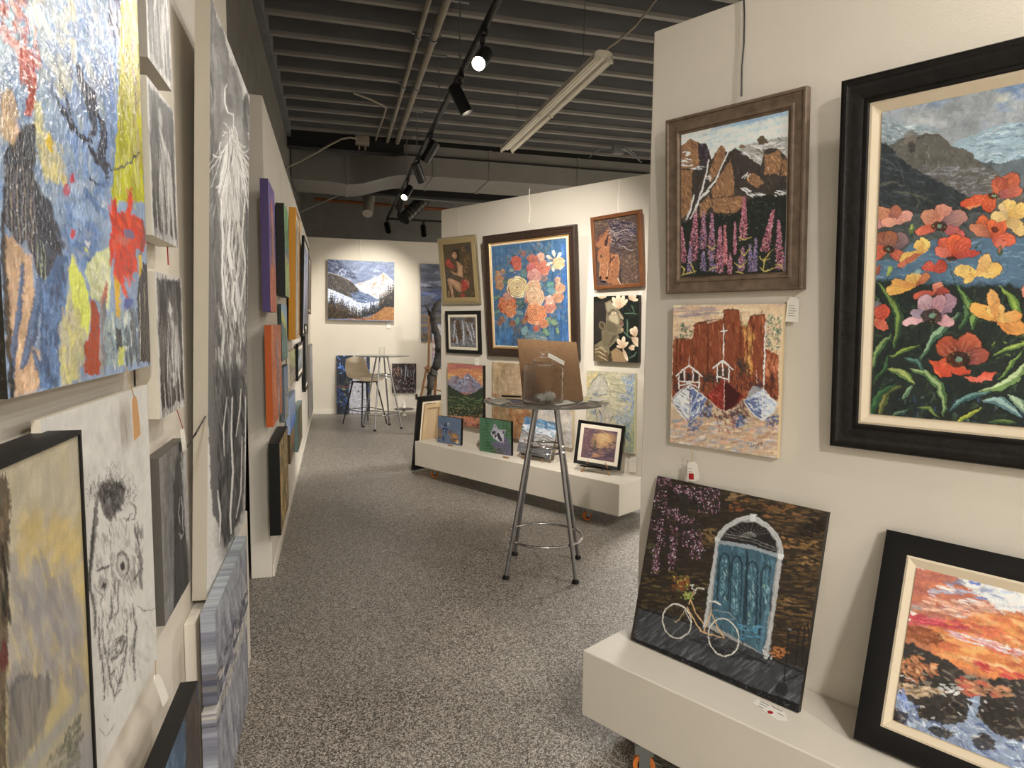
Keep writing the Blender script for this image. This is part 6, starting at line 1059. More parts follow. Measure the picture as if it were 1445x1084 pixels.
def art_birch(A):
    A.view(430, 320, 3.386); A.fill('2c3440')
    A.dabs((148, 615, 320, 700), 80, ['4c7cc4', '3c68b0', '6a94d4', '2c4a7c', '1c2430', '8ab0e0'], (10, 26), (3, 7), 20, 60, .85); A.dabs((148, 690, 320, 770), 90, ['34302a', '4c4030', '1c1c1e', '5c5238', '2a3040', '6a7440'], (10, 30), (3, 7), 85, 20, .8); A.dabs((148, 765, 320, 860), 100, ['3c68b4', '5080c8', '1c2838', '2c4c88', '9a9c58', '12161c'], (10, 26), (3, 8), 10, 50, .85); A.dabs((148, 850, 320, 895), 60, ['121317', '1c2028', '0e1014'], (12, 30), (4, 9), 60, 50, .85); A.line([(148, 766), (210, 764)], 3, 'a85a4c', .8)
    for x, w in ((222, 16), (243, 26), (262, 18), (285, 16)):
        A.poly([(x-w/2, 750 if x < 230 else 610), (x+w/2, 750 if x < 230 else 610), (x+w/2+1, 892), (x-w/2-1, 892)], 'c4c0ba', 1.5, 1, 1.5); A.dabs((x-w/2, 620, x+w/2, 890), 70, ['d4d0cc', '8a8684', '33302f', 'b0aca8', '1f1e1e', 'e0dcd8'], (4, 12), (2, 5), 10, 50, .85)
def art_rocks(A):
    A.view(550, 470, 9.03); A.fill('2c2624'); A.dabs((20, 380, 350, 780), 360, ['3a2f2a', '1c1a1a', '6a4c38', '504844', '8a6c58', '2a2628', '16151a', '765848'], (14, 40), (6, 14), 80, 40, .75)
    for q, w in (([(205, 410), (200, 500), (190, 600)], 20), ([(230, 470), (225, 560)], 14), ([(150, 440), (150, 540)], 10), ([(310, 440), (300, 600)], 9), ([(260, 470), (275, 560)], 8)): A.line(q, w, '8c9094', .75, .5, 5, 5); A.line(q, w*.35, 'c4c6c8', .7, .5, 3, 5)
    A.dabs([(60, 430), (140, 430), (140, 560), (40, 540)], 40, ['8a5a3c', 'b08868', '6a4030', '3a2a24'], (14, 34), (6, 13), 80, 30, .8); A.dabs((30, 580, 340, 760), 140, ['b0a098', '4c4240', '1a1818', '7a6058', '9a8478', '2c2426', 'c8c0bc'], (10, 30), (4, 10), 10, 40, .8)
def art_abstract(A):
    A.sat = 1.12; A.bri = 1.0; A.view(0, 0, 3.871); A.fill('8a9db8')
    A.dabs((-60, -900, 760, 1100), 500, ['8fa4c0', '7d94b8', 'a3b3c4', '6f8ab4', '9aacb8', 'b4bfc4'], (90, 240), (24, 60), 68, 18, .6, .05)
    A.dabs([(400, -900), (660, -900), (650, 800), (600, 1000), (420, 900), (330, 600), (420, 300)], 190, ['6d8dc2', '5f80b6', '7f9ccb', '88a0c8', '54749f', '98b0d4'], (90, 220), (20, 46), 80, 14, .6)
    A.dabs([(130, -900), (330, -900), (420, 400), (330, 560), (250, 300), (150, 60)], 90, ['b8bcb4', 'c4c6b2', 'a8b2b4', 'c9c8a4', '9aa8b4'], (80, 190), (20, 44), 75, 18, .6)
    A.dabs([(-20, -600), (60, -500), (200, 180), (200, 460), (110, 440), (80, 250), (0, 200)], 110, ['a85048', 'b86a60', '9a4038', 'c08880', '8c3c34'], (50, 130), (16, 40), 72, 20, .7); A.poly([(90, 270), (180, 250), (195, 440), (150, 480), (110, 430)], 'a83a28', 8, .9, 12); A.poly([(148, 480), (190, 440), (195, 560), (180, 640), (135, 640)], '9c3a22', 6, .95, 10); A.line([(200, 300), (232, 372)], 12, 'b0403c', .8, .6, 5, 5)
    A.poly([(0, 480), (70, 500), (90, 620), (100, 860), (30, 760), (0, 700)], 'c9b090', 20, .9, 16, 40); A.dabs([(0, 480), (80, 520), (100, 860), (10, 740)], 40, ['d0b898', 'c4a888', 'd8b8a0', 'b8a48c'], (50, 120), (14, 34), 70, 20, .6)
    A.poly([(188, 560), (230, 560), (240, 720), (330, 900), (300, 1000), (230, 950), (200, 800)], 'bdb98c', 16, .9, 14); A.dabs([(200, 700), (330, 780), (360, 1000), (250, 980)], 50, ['d4c890', 'c8c0a0', 'd8cf98', 'b0b098'], (50, 120), (14, 34), 60, 16, .7); A.ell(268, 775, 16, 40, 'd8b840', -10, 8, .9, 8)
    A.poly([(660, -900), (760, -900), (780, 830), (790, 1100), (610, 1100), (640, 700), (660, 300)], 'b4b43c', 5, 1, 8, 40); A.dabs([(660, -900), (750, -900), (775, 1080), (615, 1080), (645, 650)], 190, ['c4c850', 'a8a83c', 'd0d06c', 'b8b454', '94943a', 'c8c884'], (80, 200), (10, 26), 84, 6, .6); A.dabs([(720, 250), (760, 260), (780, 1000), (720, 1000)], 40, ['b0a868', 'c0b880', 'a89c50'], (60, 140), (8, 20), 86, 6, .6)
    # dark calligraphy
    K = '1d2130'
    for q, w in (([(425, 350), (440, 430), (500, 520), (520, 610), (560, 680)], 44), ([(450, 480), (490, 600), (520, 700), (470, 770)], 36), ([(300, 520), (350, 610), (400, 700), (460, 760), (500, 780)], 30), ([(560, 650), (565, 760), (550, 860), (580, 940)], 50), ([(480, 800), (520, 860), (550, 900)], 34), ([(320, 420), (370, 560), (385, 650)], 10), ([(490, 970), (530, 1000), (560, 1010), (590, 960)], 24), ([(590, 920), (660, 915), (720, 870), (765, 830)], 14), ([(575, 900), (600, 920)], 40)): A.line(q, w, K, .92, .55, 5, 9); A.line([(x+5, y-4) for x, y in q], w*.3, '46506a', .5, .6, 5, 9)
    A.dabs([(570, -400), (680, -400), (650, 240), (600, 220)], 70, ['1e2438', '2c3450', '46527a', '8a98b8'], (40, 110), (10, 26), 80, 14, .7)
    A.poly([(380, 960), (400, 930), (412, 985), (385, 1000)], 'c03a48', 4, .9, 4); A.ell(365, 1035, 22, 26, 'c0485a', 0, 6, .8, 8); A.ell(430, 1020, 50, 40, 'b4c4dc', 0, 14, .7, 14)
    A.view(0, 270, 3.614)
    # corrugated dark passage
    A.poly([(20, -200), (110, -330), (180, -330), (175, -60), (250, 60), (330, 270), (280, 540), (200, 420), (130, 260), (60, 240), (15, 130)], '2e323c', 10, .95, 14, 50); A.dabs([(180, 60), (330, 270), (280, 540), (190, 420)], 70, ['22252e', '3a4250', '2a2e38', '4a5468'], (50, 130), (14, 34), 60, 20, .6)
    for i in range(9): x = 34+i*17; A.line([(x, -150+i*6), (x+6, 60), (x+12, 240+i*16)], 6, 'b8a894' if i % 2 else '8a8484', .6, .4, 4, 4)
    for i in range(4): x = 105+i*18; A.line([(x, -330), (x+16, -30)], 6, '6a6864', .6, .4, 4, 4)
    for x in (185, 205, 222): A.line([(x, 180+x*.3), (x+8, 480)], 5, 'a8b498', .75, .4, 3, 3)
    A.poly([(15, 230), (80, 250), (150, 330), (170, 520), (160, 800), (205, 820), (200, 1000), (70, 1040), (30, 700)], 'c2a488', 10, 1, 12, 40); A.dabs([(20, 240), (150, 330), (160, 800), (200, 980), (70, 1030)], 80, ['cdb096', 'b89a80', 'd4b8a0', 'c8a890'], (60, 150), (16, 40), 82, 14, .55)
    for q, w in (([(115, 360), (105, 560), (75, 740), (50, 1050)], 30), ([(180, 560), (165, 720), (110, 900)], 52), ([(200, 440), (180, 620)], 50), ([(170, 820), (220, 960), (250, 1000)], 40)): A.line(q, w, '3c5478', .9, .5, 6, 8); A.line([(x-6, y) for x, y in q], w*.4, '6c84a8', .6, .5, 6, 8)
    A.poly([(200, 500), (290, 330), (350, 330), (350, 440), (310, 680), (290, 860), (300, 985), (205, 1005), (200, 780)], '4a6286', 8, 1, 12, 40); A.dabs([(210, 520), (340, 360), (300, 860), (295, 980), (215, 990)], 70, ['3f5478', '5f7ca8', '2c3c58', '6c88b4', '4a6080'], (50, 140), (14, 34), 84, 12, .65)
    A.dabs([(330, 60), (560, -60), (550, 260), (440, 420), (340, 330)], 90, ['5c7cae', '6e8cba', '4f6c9c', '86a0c8', '6a84ac'], (50, 120), (20, 44), 60, 40, .6); A.ell(430, 100, 60, 50, 'a0b8dc', 10, 20, .85, 20); A.ell(372, 215, 12, 20, 'c03a30', 10, 4, .9, 5); A.ell(445, 262, 14, 14, 'd8d8e0', 0, 4, .9, 3); A.ell(438, 296, 9, 7, 'd8dc70', 0, 3, .9)
    A.poly([(370, 318), (410, 420), (450, 520), (465, 640), (450, 740), (400, 960), (310, 985), (300, 860), (340, 540), (350, 410)], 'b8b894', 8, 1, 12, 40); A.poly([(370, 318), (385, 370), (440, 480), (462, 620), (445, 730), (400, 660), (370, 560), (350, 430)], 'd4dc78', 5, 1, 8, 30); A.dabs([(310, 600), (380, 560), (440, 740), (400, 950), (310, 980)], 80, ['c8c08a', 'b8b4a0', 'd8d088', 'a8a89c', 'c4b898'], (50, 140), (12, 28), 84, 10, .6)
    A.poly([(430, 400), (480, 310), (560, 270), (560, 440), (550, 600), (520, 560), (470, 540)], 'c8cfa0', 8, 1, 14, 30); A.dabs([(440, 400), (560, 290), (550, 560), (470, 530)], 50, ['d4d8b4', 'b4b89c', 'dcdcc8', 'c4c894'], (40, 100), (12, 28), 70, 30, .6)
    A.poly([(460, 530), (500, 590), (510, 700), (505, 925), (430, 940), (432, 780), (460, 700)], '9a4028', 5, 1, 8, 30); A.poly([(510, 560), (540, 450), (552, 470), (545, 560), (520, 600)], 'b0604c', 5, .9, 8)
    A.dabs([(510, 580), (545, 570), (550, 880), (512, 925)], 30, ['6a6a6c', '84807c', '585a60', '94908c'], (60, 140), (8, 20), 86, 6, .7)
    A.poly([(540, 640), (600, 600), (690, 600), (700, 860), (620, 890), (550, 880), (530, 720)], '8fa0a4', 8, 1, 12, 30); A.dabs([(540, 640), (690, 610), (700, 850), (560, 880)], 80, ['c4d0cc', '5c7488', 'a8b8bc', '36465c', 'dce0d4', '7c90a0'], (40, 120), (8, 22), 84, 10, .65); A.poly([(592, 700), (620, 700), (622, 800), (595, 800)], '1f242e', 5, .9, 6); A.poly([(605, 790), (632, 785), (632, 880), (600, 885)], 'ccd070', 5, .9, 6); A.ell(655, 570, 24, 40, '3c4c94', 20, 10, .85, 10)
    A.poly([(580, 430), (608, 440), (612, 640), (595, 650)], 'd0a838', 5, .95, 8); A.dabs([(640, 620), (700, 600), (705, 860), (640, 870)], 30, ['34404c', '58687a', '28303c'], (50, 120), (8, 18), 86, 5, .7)
    R_ = [(570, 40), (590, 30), (600, 100), (640, 110), (655, 10), (670, -20), (672, 120), (730, 150), (735, 300), (690, 300), (695, 400), (650, 440), (625, 420), (655, 550), (640, 540), (600, 440), (580, 430), (590, 300), (555, 380), (565, 200)]
    A.poly(R_, 'c03420', 5, 1, 8, 16, 'd0422c'); A.dabs(R_, 90, ['cc4028', 'd8563c', 'a82c1c', 'c83824', 'b04838'], (30, 110), (10, 26), 74, 20, .65); A.ell(655, 215, 26, 26, '56688c', 0, 8, .85, 10); A.ell(630, 250, 30, 20, 'c87468', 0, 10, .7, 8); A.line([(725, 150), (735, 220), (715, 320)], 20, '7a2c22', .85, .5, 6, 6)
    A.poly([(705, 330), (722, 320), (728, 480), (712, 500)], 'd4b43c', 4, .95, 5); A.poly([(700, 500), (730, 360), (780, 360), (790, 860), (710, 870)], '232227', 4, 1, 6); A.line([(712, 520), (716, 860)], 4, 'c8c4b8', .8); A.line([(735, 480), (740, 620)], 5, 'a89c80', .7, .5, 3); A.dabs([(715, 480), (775, 400), (785, 850), (720, 860)], 26, ['34343a', '18181c', '44403c'], (50, 120), (6, 14), 86, 5, .7)
    A.view(0, 0, 1); A.line([(2, 300), (8, 400), (16, 562)], 9, '14140f', .9, .2, 3, 3); A.tex(.05, 14)
def art_face(A):
    A.sat = .6; A.fin = .25; A.view(100, 540, 3.611); A.fill('cdc8be'); A.poly([(-80, -60), (420, -20), (360, 500), (200, 1900), (-80, 1900)], 'c8c3ba', 60, .5)
    K = '2c2826'
    A.dabs([(60, 260), (330, 60), (400, 500), (300, 560), (80, 520)], 60, ['c4bfb6', 'd4cfc6', 'bcb7ae'], (60, 160), (16, 40), 84, 16, .25); rs = A.rs
    A.poly([(130, 560), (150, 505), (200, 510), (250, 500), (280, 540), (270, 600), (240, 660), (205, 715), (175, 680), (150, 610)], '5a5450', 14, .9, 14, 26); A.dabs([(145, 510), (270, 510), (270, 600), (205, 710), (160, 650)], 90, ['3c3836', '6a6460', '54504c', '8a8580', '2c2a28'], (24, 70), (6, 16), 70, 40, .55)
    for i in range(120): x = 90+rs.rand()*230; y = 450+rs.rand()*130; A.line([(x, y), (x+rs.randn()*14, y+20+rs.rand()*20), (x+rs.randn()*22, y+46+rs.rand()*30)], 2+rs.rand()*2.4, K, .35+rs.rand()*.3, .7, 1.6, 4)
    for i in range(20): x = 175+rs.rand()*80; A.line([(x, 500), (x+rs.randn()*12, 440), (x+rs.randn()*18, 400)], 2, '6a6460', .45, .6, 1.5, 3)
    A.line([(132, 590), (125, 700), (108, 840), (96, 960), (92, 1050)], 26, '4a4542', .8, .5, 8, 5); A.line([(120, 640), (105, 860), (92, 1040)], 10, K, .8, .5, 4, 4)
    for q in ([(300, 600), (330, 640), (325, 690), (300, 700)], [(265, 690), (290, 700), (310, 660)], [(340, 700), (345, 760), (335, 800)], [(320, 720), (360, 900), (350, 1000)], [(330, 860), (362, 950), (350, 1030)]): A.line(q, 10, '6a655f', .6, .6, 4, 6); A.line(q, 4, K, .6, .6, 2, 5)
    A.dabs([(320, 720), (365, 740), (365, 1040), (310, 1040)], 60, ['7a756e', '9a958e', '5c5854'], (30, 80), (6, 14), 84, 14, .5); A.dabs([(130, 700), (300, 720), (340, 1060), (125, 1060)], 150, ['a39e96', '8a857e', 'c4bfb4', '75706a', '98938b'], (30, 90), (4, 12), 84, 22, .55)
    A.view(100, 540, 3.611)
    A.ell(262, 925, 34, 62, '7c7770', -5, 8, .75, 6); A.ell(262, 930, 24, 48, 'c4beb2', -5, 8, .8, 4); A.ell(264, 935, 12, 22, '35302e', -5, 5, .95, 3); A.line([(235, 880), (260, 862), (290, 885), (295, 960), (270, 1000), (245, 980)], 5, K, .7, .5, 2, 4)
    A.line([(128, 960), (150, 950), (185, 940), (200, 925)], 13, K, .8, .6, 4, 5); A.ell(165, 1030, 28, 34, '8a857e', 10, 8, .7, 5); A.ell(168, 1035, 12, 18, '35302e', 10, 5, .9, 3); A.line([(205, 760), (200, 880), (215, 1000), (225, 1090)], 8, '7a756e', .6, .5, 4, 5)
    A.view(100, 800, 3.815)
    A.dabs([(130, 60), (340, 60), (340, 300), (330, 560), (230, 700), (170, 640), (120, 300)], 190, ['8f8a83', '7a756e', 'bcb7ae', '5f5b56', 'c8c3b8', '9a958d'], (30, 90), (4, 12), 84, 24, .6)
    for q, w in (([(95, 0), (105, 120), (130, 240), (128, 380)], 14), ([(150, 260), (150, 420), (175, 560), (180, 700)], 9), ([(215, 120), (220, 250), (190, 330)], 9), ([(260, 60), (250, 160), (255, 240), (215, 280)], 8), ([(330, 200), (350, 320), (335, 480), (345, 610)], 12), ([(300, 260), (300, 420), (280, 560), (240, 680)], 8), ([(205, 380), (200, 520), (215, 640), (235, 690), (270, 660)], 9), ([(230, 430), (260, 390), (290, 400), (270, 460), (225, 500)], 12), ([(215, 500), (250, 480), (280, 440)], 13), ([(240, 390), (275, 370), (290, 385)], 8), ([(165, 300), (175, 420), (200, 540)], 6), ([(355, 210), (400, 240), (490, 205)], 4), ([(330, 80), (370, 20)], 12), ([(180, 800), (205, 820), (190, 830)], 5), ([(150, 860), (170, 900), (200, 905), (230, 850)], 3), ([(170, 690), (180, 710), (165, 715)], 7), ([(480, 380), (500, 350), (490, 400)], 4), ([(140, 130), (170, 150), (160, 200)], 8)):
        A.line(q, w*1.8, '8a857e', .45, .6, 6, 6); A.line(q, w*.8, K, .7, .6, 3, 5)
    A.dabs([(200, 380), (300, 380), (290, 560), (240, 690), (205, 600)], 60, ['54504c', '7c7770', '3c3836', 'c4beb4'], (24, 60), (4, 10), -60, 30, .5); A.dabs([(350, 230), (500, 220), (500, 380), (350, 600)], 50, ['c2bdb2', 'b4afa6', 'ccc7bc'], (40, 100), (10, 26), 60, 40, .35)
def art_bigdraw(A):
    A.sat = .35; A.bri = 1.08; A.fin = .3; A.view(240, 0, 3.615); A.fill('c4beb2')
    D = [(196, -400), (200, 90), (185, 240), (200, 330), (195, 1100), (180, 2000), (200, 2300), (215, 2600), (290, 2800), (370, 2600), (385, 2100), (400, 1100), (400, 500), (385, 480), (370, 500), (355, 410), (330, 330), (310, 340), (290, 230), (265, 135), (250, 130), (225, 30), (215, -400)]
    A.view(240, 0, 3.615); A.poly(D, '7c7874', 6, 1, 8, 20, '66625f')
    rs = A.rs
    A.dabs([(200, 80), (260, 140), (395, 520), (395, 1100), (200, 1100)], 160, ['8a8682', '7a7672', '98948f', '6c6865'], (60, 170), (14, 34), 86, 8, .45); A.dabs([(185, 60), (215, 60), (225, 900), (190, 900)], 60, ['403c3a', '55514e', '6a6663'], (60, 160), (6, 14), 88, 4, .6); A.dabs([(370, 500), (402, 520), (402, 900), (385, 900)], 30, ['4a4643', '5c5855'], (60, 140), (6, 13), 86, 6, .6)
    W = 'eae5da'
    A.ell(322, 780, 60, 170, 'b4afa8', 0, 50, .8, 4); A.poly([(320, 640), (352, 740), (372, 960), (360, 1120), (262, 1120), (256, 930), (290, 760)], 'd6d1c7', 22, .8, 4)
    for q, w in (([(290, 425), (278, 450), (280, 530), (295, 570), (322, 580), (324, 635)], 7), ([(320, 640), (300, 700), (280, 800), (265, 900)], 14), ([(322, 640), (325, 760), (318, 900)], 20), ([(325, 650), (345, 740), (360, 860), (372, 960)], 16), ([(318, 650), (300, 780), (305, 920), (300, 960)], 12), ([(330, 700), (350, 820), (350, 960)], 14)):
        A.line(q, w*1.8, 'b8b3ab', .5, .6, 7, 1); A.line(q, w*.8, W, .9, .6, 2.5, 1)
    for i in range(70):
        x = 318+rs.randn()*6; y = 640+rs.rand()*60; d = rs.randn()*.30; L = 160+rs.rand()*320
        q = [(x+d*L*t+10*math.sin(t*5+i), y+L*t) for t in np.linspace(0, 1, 7)]; A.line(q, 2+rs.rand()*4, ['f2ede2', 'd8d3c8', '6a6663', 'c4bfb5', 'f2ede2'][i % 5], .75, .6, 1.6, .6)
    for q in ([(300, 650), (280, 630), (268, 622)], [(290, 680), (272, 665)], [(255, 790), (250, 740), (262, 720)], [(262, 800), (230, 800), (215, 780)], [(255, 930), (235, 960), (245, 940)], [(350, 720), (375, 750), (388, 740)], [(365, 780), (390, 770), (400, 760)], [(372, 900), (392, 960), (385, 1050)], [(370, 860), (385, 900)], [(268, 690), (290, 670)]): A.line(q, 5, W, .8, .6, 2, 3)
    A.view(250, 280, 3.615)
    A.dabs([(165, -60), (215, -60), (225, 560), (200, 1100), (190, 1100), (180, 500)], 70, ['6f6a68', '5a5654', '807b78'], (60, 170), (8, 20), 88, 4, .55)
    for i in range(120):
        x = 225+rs.rand()*125; y = -40+rs.rand()*520; L = 90+rs.rand()*260; q = [(x+8*math.sin(t*6+i)-(x-290)*.12*t, y+L*t) for t in np.linspace(0, 1, 7)]; A.line(q, 3+rs.rand()*8, ['eeeae0', 'dad5cb', '9a958e', 'bab5ac', '6a6663', 'e4dfd4'][i % 6], .5, .6, 2.2, .6)
    for q, w, c in (([(290, 430), (282, 520), (300, 620), (320, 560), (305, 450), (292, 425)], 16, 'e8e6e0'), ([(225, 0), (232, 200), (228, 380), (245, 560), (255, 600)], 9, W), ([(345, 0), (330, 200), (350, 350), (325, 520)], 10, W), ([(300, 420), (320, 520), (310, 640)], 12, 'c4c6cc'), ([(270, 700), (265, 850), (275, 1000)], 14, W), ([(225, 600), (235, 720), (225, 860)], 12, 'd8d4ca'), ([(325, 720), (318, 860), (325, 1000)], 10, 'dcd8d0'), ([(270, 100), (260, 250), (285, 360)], 14, W), ([(240, 660), (255, 655)], 8, '33302e'), ([(355, -60), (352, 560), (358, 1080)], 6, '4c4846'), ([(366, 200), (364, 1080)], 4, '8a857f')): A.line(q, w, c, .85, .5, 3, .8)
    A.dabs([(200, 560), (350, 600), (355, 1080), (195, 1080)], 150, ['7c7874', '5c5855', '9a968f', 'b8b3aa', '45413f', 'd4cfc5'], (50, 150), (5, 14), 86, 8, .55); A.dabs([(280, 930), (310, 930), (310, 1070), (280, 1070)], 16, ['2c2a2a', '403c3b'], (40, 90), (6, 14), 86, 4, .7)
    A.view(250, 560, 3.615)
    A.poly([(205, -160), (345, -160), (345, 560), (290, 700), (235, 820), (215, 740), (205, 500)], '43403f', 60, .8, 10, 20); A.dabs([(205, -40), (340, -40), (340, 560), (235, 800), (210, 600)], 150, ['35322f', '4c4947', '5f5b58', '2a2827', '6f6b67'], (60, 170), (6, 16), 86, 7, .6)
    for q, w in (([(280, 0), (275, 200), (285, 380), (270, 600), (275, 700)], 10), ([(300, 200), (320, 60), (325, -40)], 7), ([(205, 480), (220, 600), (215, 740)], 8), ([(255, 0), (235, 160), (240, 300)], 5), ([(350, 0), (352, 560)], 8), ([(330, 200), (325, 480), (300, 620)], 6)): A.line(q, w, 'd8d3c9', .8, .5, 3, .8); A.line([(x+4, y) for x, y in q], w*.5, '9a968f', .5, .5, 2, .8)
    for x, y in ((360, 495), (370, 500), (355, 530), (376, 462), (362, 545), (371, 475)): A.ell(x, y, 4, 5, '1a1817', 0, 2, .9, 2)
    A.tex(.05, 12)
def _ink(A, seed, dark, figs):
    A.sat = .35; A.fin = .5; A.unit(100, 160); A.fill('c8c2b6'); rs = A.rs; A.poly([(4, 6), (96, 3), (94, 150), (80, 153), (60, 148), (40, 154), (20, 149), (6, 152)], dark, 3, 1, 3, 8); A.dabs((6, 6, 94, 148), 110, ['4c4846', '34312f', '6c6865', '2a2827', '888380'], (20, 60), (4, 12), 84, 12, .55)
    for q, w, c in figs: A.line(q, w*1.5, '98938c', .6, .5, 6, 3); A.line(q, w, c, .9, .5, 4, 3)
    for i in range(36): x = 25+rs.rand()*55; y = 40+rs.rand()*60; L = 30+rs.rand()*60; A.line([(x+3*math.sin(t*5+i), y+L*t) for t in np.linspace(0, 1, 6)], 1+rs.rand()*2.5, ['e4dfd4', 'a8a39b', '2c2a28', 'c8c3b8'][i % 4], .6, .6, 1.5)
    for i in range(9): x = 8+i*11; A.line([(x, 120+rs.rand()*20), (x+1, 160)], 2.5, 'd8d3c8' if i % 2 else '35322f', .8, .3, 1.5)
def art_ink_a(A): _ink(A, 1, '35322f', [([(50, 60), (70, 40), (85, 60), (60, 90)], 7, 'd8d3c8'), ([(40, 20), (50, 60), (30, 100)], 9, 'b8b3ab'), ([(70, 80), (60, 120), (66, 150)], 10, 'c4bfb5'), ([(84, 30), (90, 90)], 8, 'e4dfd4')])
def art_ink_b(A): _ink(A, 2, '45423f', [([(42, 22), (44, 34)], 12, 'b0aba3'), ([(40, 40), (52, 54), (66, 60), (78, 66)], 10, 'c8c3b8'), ([(48, 60), (40, 100), (44, 150)], 13, 'a8a39b'), ([(62, 64), (66, 100), (60, 148)], 12, 'bab5ac'), ([(76, 66), (80, 110), (84, 148)], 7, 'c8c3b8')])
def art_ink_c(A): _ink(A, 3, '2e2b29', [([(48, 34), (50, 44)], 16, 'c8c3b8'), ([(52, 54), (66, 66), (60, 92), (74, 108)], 15, 'b0aba3'), ([(60, 60), (50, 96), (46, 112)], 10, 'a09b94'), ([(46, 114), (60, 120), (52, 128)], 9, 'd0cbc0'), ([(76, 60), (82, 100), (72, 120)], 8, '8a857f')])
def art_ink_d(A):
    A.sat = .35; A.unit(100, 160); A.fill('75716c'); A.dabs((0, 0, 100, 160), 160, ['7c7873', '6a6662', '8a8680', '5c5855'], (30, 90), (8, 22), 84, 20, .5)
    A.poly([(60, 10), (78, 20), (84, 50), (80, 80), (88, 110), (92, 160), (30, 160), (40, 100), (44, 50)], '2a2827', 6, 1, 4, 10); A.dabs([(50, 20), (76, 30), (80, 90), (88, 150), (40, 150)], 60, ['33302f', '232120', '403d3b'], (20, 60), (6, 14), 84, 14, .6)
    for q, w in (([(74, 22), (82, 34), (78, 44)], 4), ([(66, 56), (60, 70), (64, 84)], 4), ([(74, 60), (78, 72), (74, 84), (76, 94)], 5), ([(60, 92), (66, 98), (78, 98)], 3)): A.line(q, w, 'a8a39c', .8, .5, 2, 2)
    A.dabs([(84, 20), (98, 10), (98, 120), (88, 100)], 30, ['9a958f', 'aaa59e'], (30, 80), (6, 14), 84, 10, .5)
def art_barn(A):
    A.fin = .35
    A.view(0, 580, 2.151); A.fill('b4a992'); A.grad([(0, 'b0a68e'), (.15, 'b2a78c'), (.26, 'baa468'), (.33, 'b3a270'), (.42, '8f8b88'), (.6, '85838a'), (1, '6f7270')], warp=.05, ws=120)
    A.dabs((-60, 60, 250, 420), 120, ['b4aa92', 'b8ac90', 'aca28c', 'b0a27a'], (60, 160), (16, 44), -70, 20, .4); A.dabs((60, 330, 250, 560), 80, ['bda560', 'c4ac68', 'b39e66'], (50, 130), (14, 36), -60, 24, .45); A.dabs([(30, 460), (120, 440), (250, 560), (250, 860), (20, 860)], 150, ['8c888a', '96918f', '7d7b80', 'a09a92'], (60, 160), (14, 36), 80, 16, .45)
    A.poly([(25, 830), (70, 800), (150, 820), (160, 900), (60, 1084), (20, 1084)], '77726c', 14, .85, 8, 30); A.dabs([(30, 840), (150, 830), (130, 980), (30, 1070)], 60, ['807a72', '6c6863', '8a857c', '5c5a58'], (60, 140), (6, 14), 86, 6, .5); A.line([(25, 850), (70, 800), (155, 815)], 12, '4c4c50', .7, .5, 10, 6); A.poly([(60, 1084), (240, 860), (240, 900), (110, 1084)], '8a8c8e', 14, .7, 10); A.dabs([(130, 1084), (240, 920), (240, 1100)], 80, ['5c5f4c', '6c6c54', '7a7862', '4c5044'], (20, 60), (5, 12), -60, 20, .6)
    A.poly([(-200, 190), (22, 195), (34, 290), (28, 380), (22, 420), (28, 600), (20, 780), (18, 900), (20, 1084), (-200, 1084)], '5c4e3a', 5, 1, 8); A.dabs([(-60, 200), (30, 200), (20, 1080), (-60, 1080)], 150, ['6a5840', '3a3026', '7a6648', '4c4030', '86785c', '5a6450'], (30, 80), (6, 16), 80, 24, .6); A.dabs((0, 695, 22, 780), 12, ['5a1c1c', '6c2824'], (20, 50), (6, 12), 84, 10, .8); A.dabs((0, 400, 30, 640), 14, ['262019', '1a1712'], (50, 110), (8, 16), 86, 6, .7)
def art_bluewood(A):
    A.view(100, 800, 3.815); A.fill('37516b'); A.dabs((200, 380, 760, 1500), 200, ['3c5a78', '2f4660', '4c6c8c', '27394e', '5a7894'], (60, 170), (12, 30), 84, 14, .5); A.poly([(610, 600), (630, 570), (680, 650), (720, 1100), (720, 1500), (600, 1500), (620, 1000)], '3a2f2a', 6, .95, 14); A.dabs([(620, 640), (690, 700), (715, 1400), (620, 1400)], 90, ['4a3a32', '2a2422', '5c4a40', '1f1b1a'], (40, 120), (6, 16), 84, 16, .6); A.line([(560, 1000), (540, 1200), (520, 1500)], 12, '5f7484', .6, .5, 6, 8); A.line([(655, 500), (650, 640)], 10, '5c80a4', .7, .5, 6, 6)
def _sea(A, k):
    A.sat = .3; A.unit(); A.grad([(0, '8fa4ac'), (.2, '8a94b0'), (.5, '7f86a4'), (.8, '66688c'), (1, '4a4a74')] if k == 0 else [(0, 'b8ac90'), (.12, '8a8cac'), (.5, '9298b4'), (.8, '8088a8'), (1, '747ca0')], warp=.3, ws=22)
    A.dabs((0, 0, 100, 100), 240, ['98a4b8', '7a80a0', 'a8b4c0', '6a6c94', 'b8c0c8', '8490ac', '5c5c88'], (14, 50), (2, 6), 84, 16, .5); A.dabs((0, 70, 100, 100) if k == 0 else (0, 0, 100, 14), 60, ['3c3c6c', '4c4a78', '2f3060', 'c4b494'] if k == 0 else ['c4b494', 'b0a488', '54547c'], (6, 20), (3, 8), 60, 50, .7)
def art_sea_a(A): _sea(A, 0)
def art_sea_b(A): _sea(A, 1)
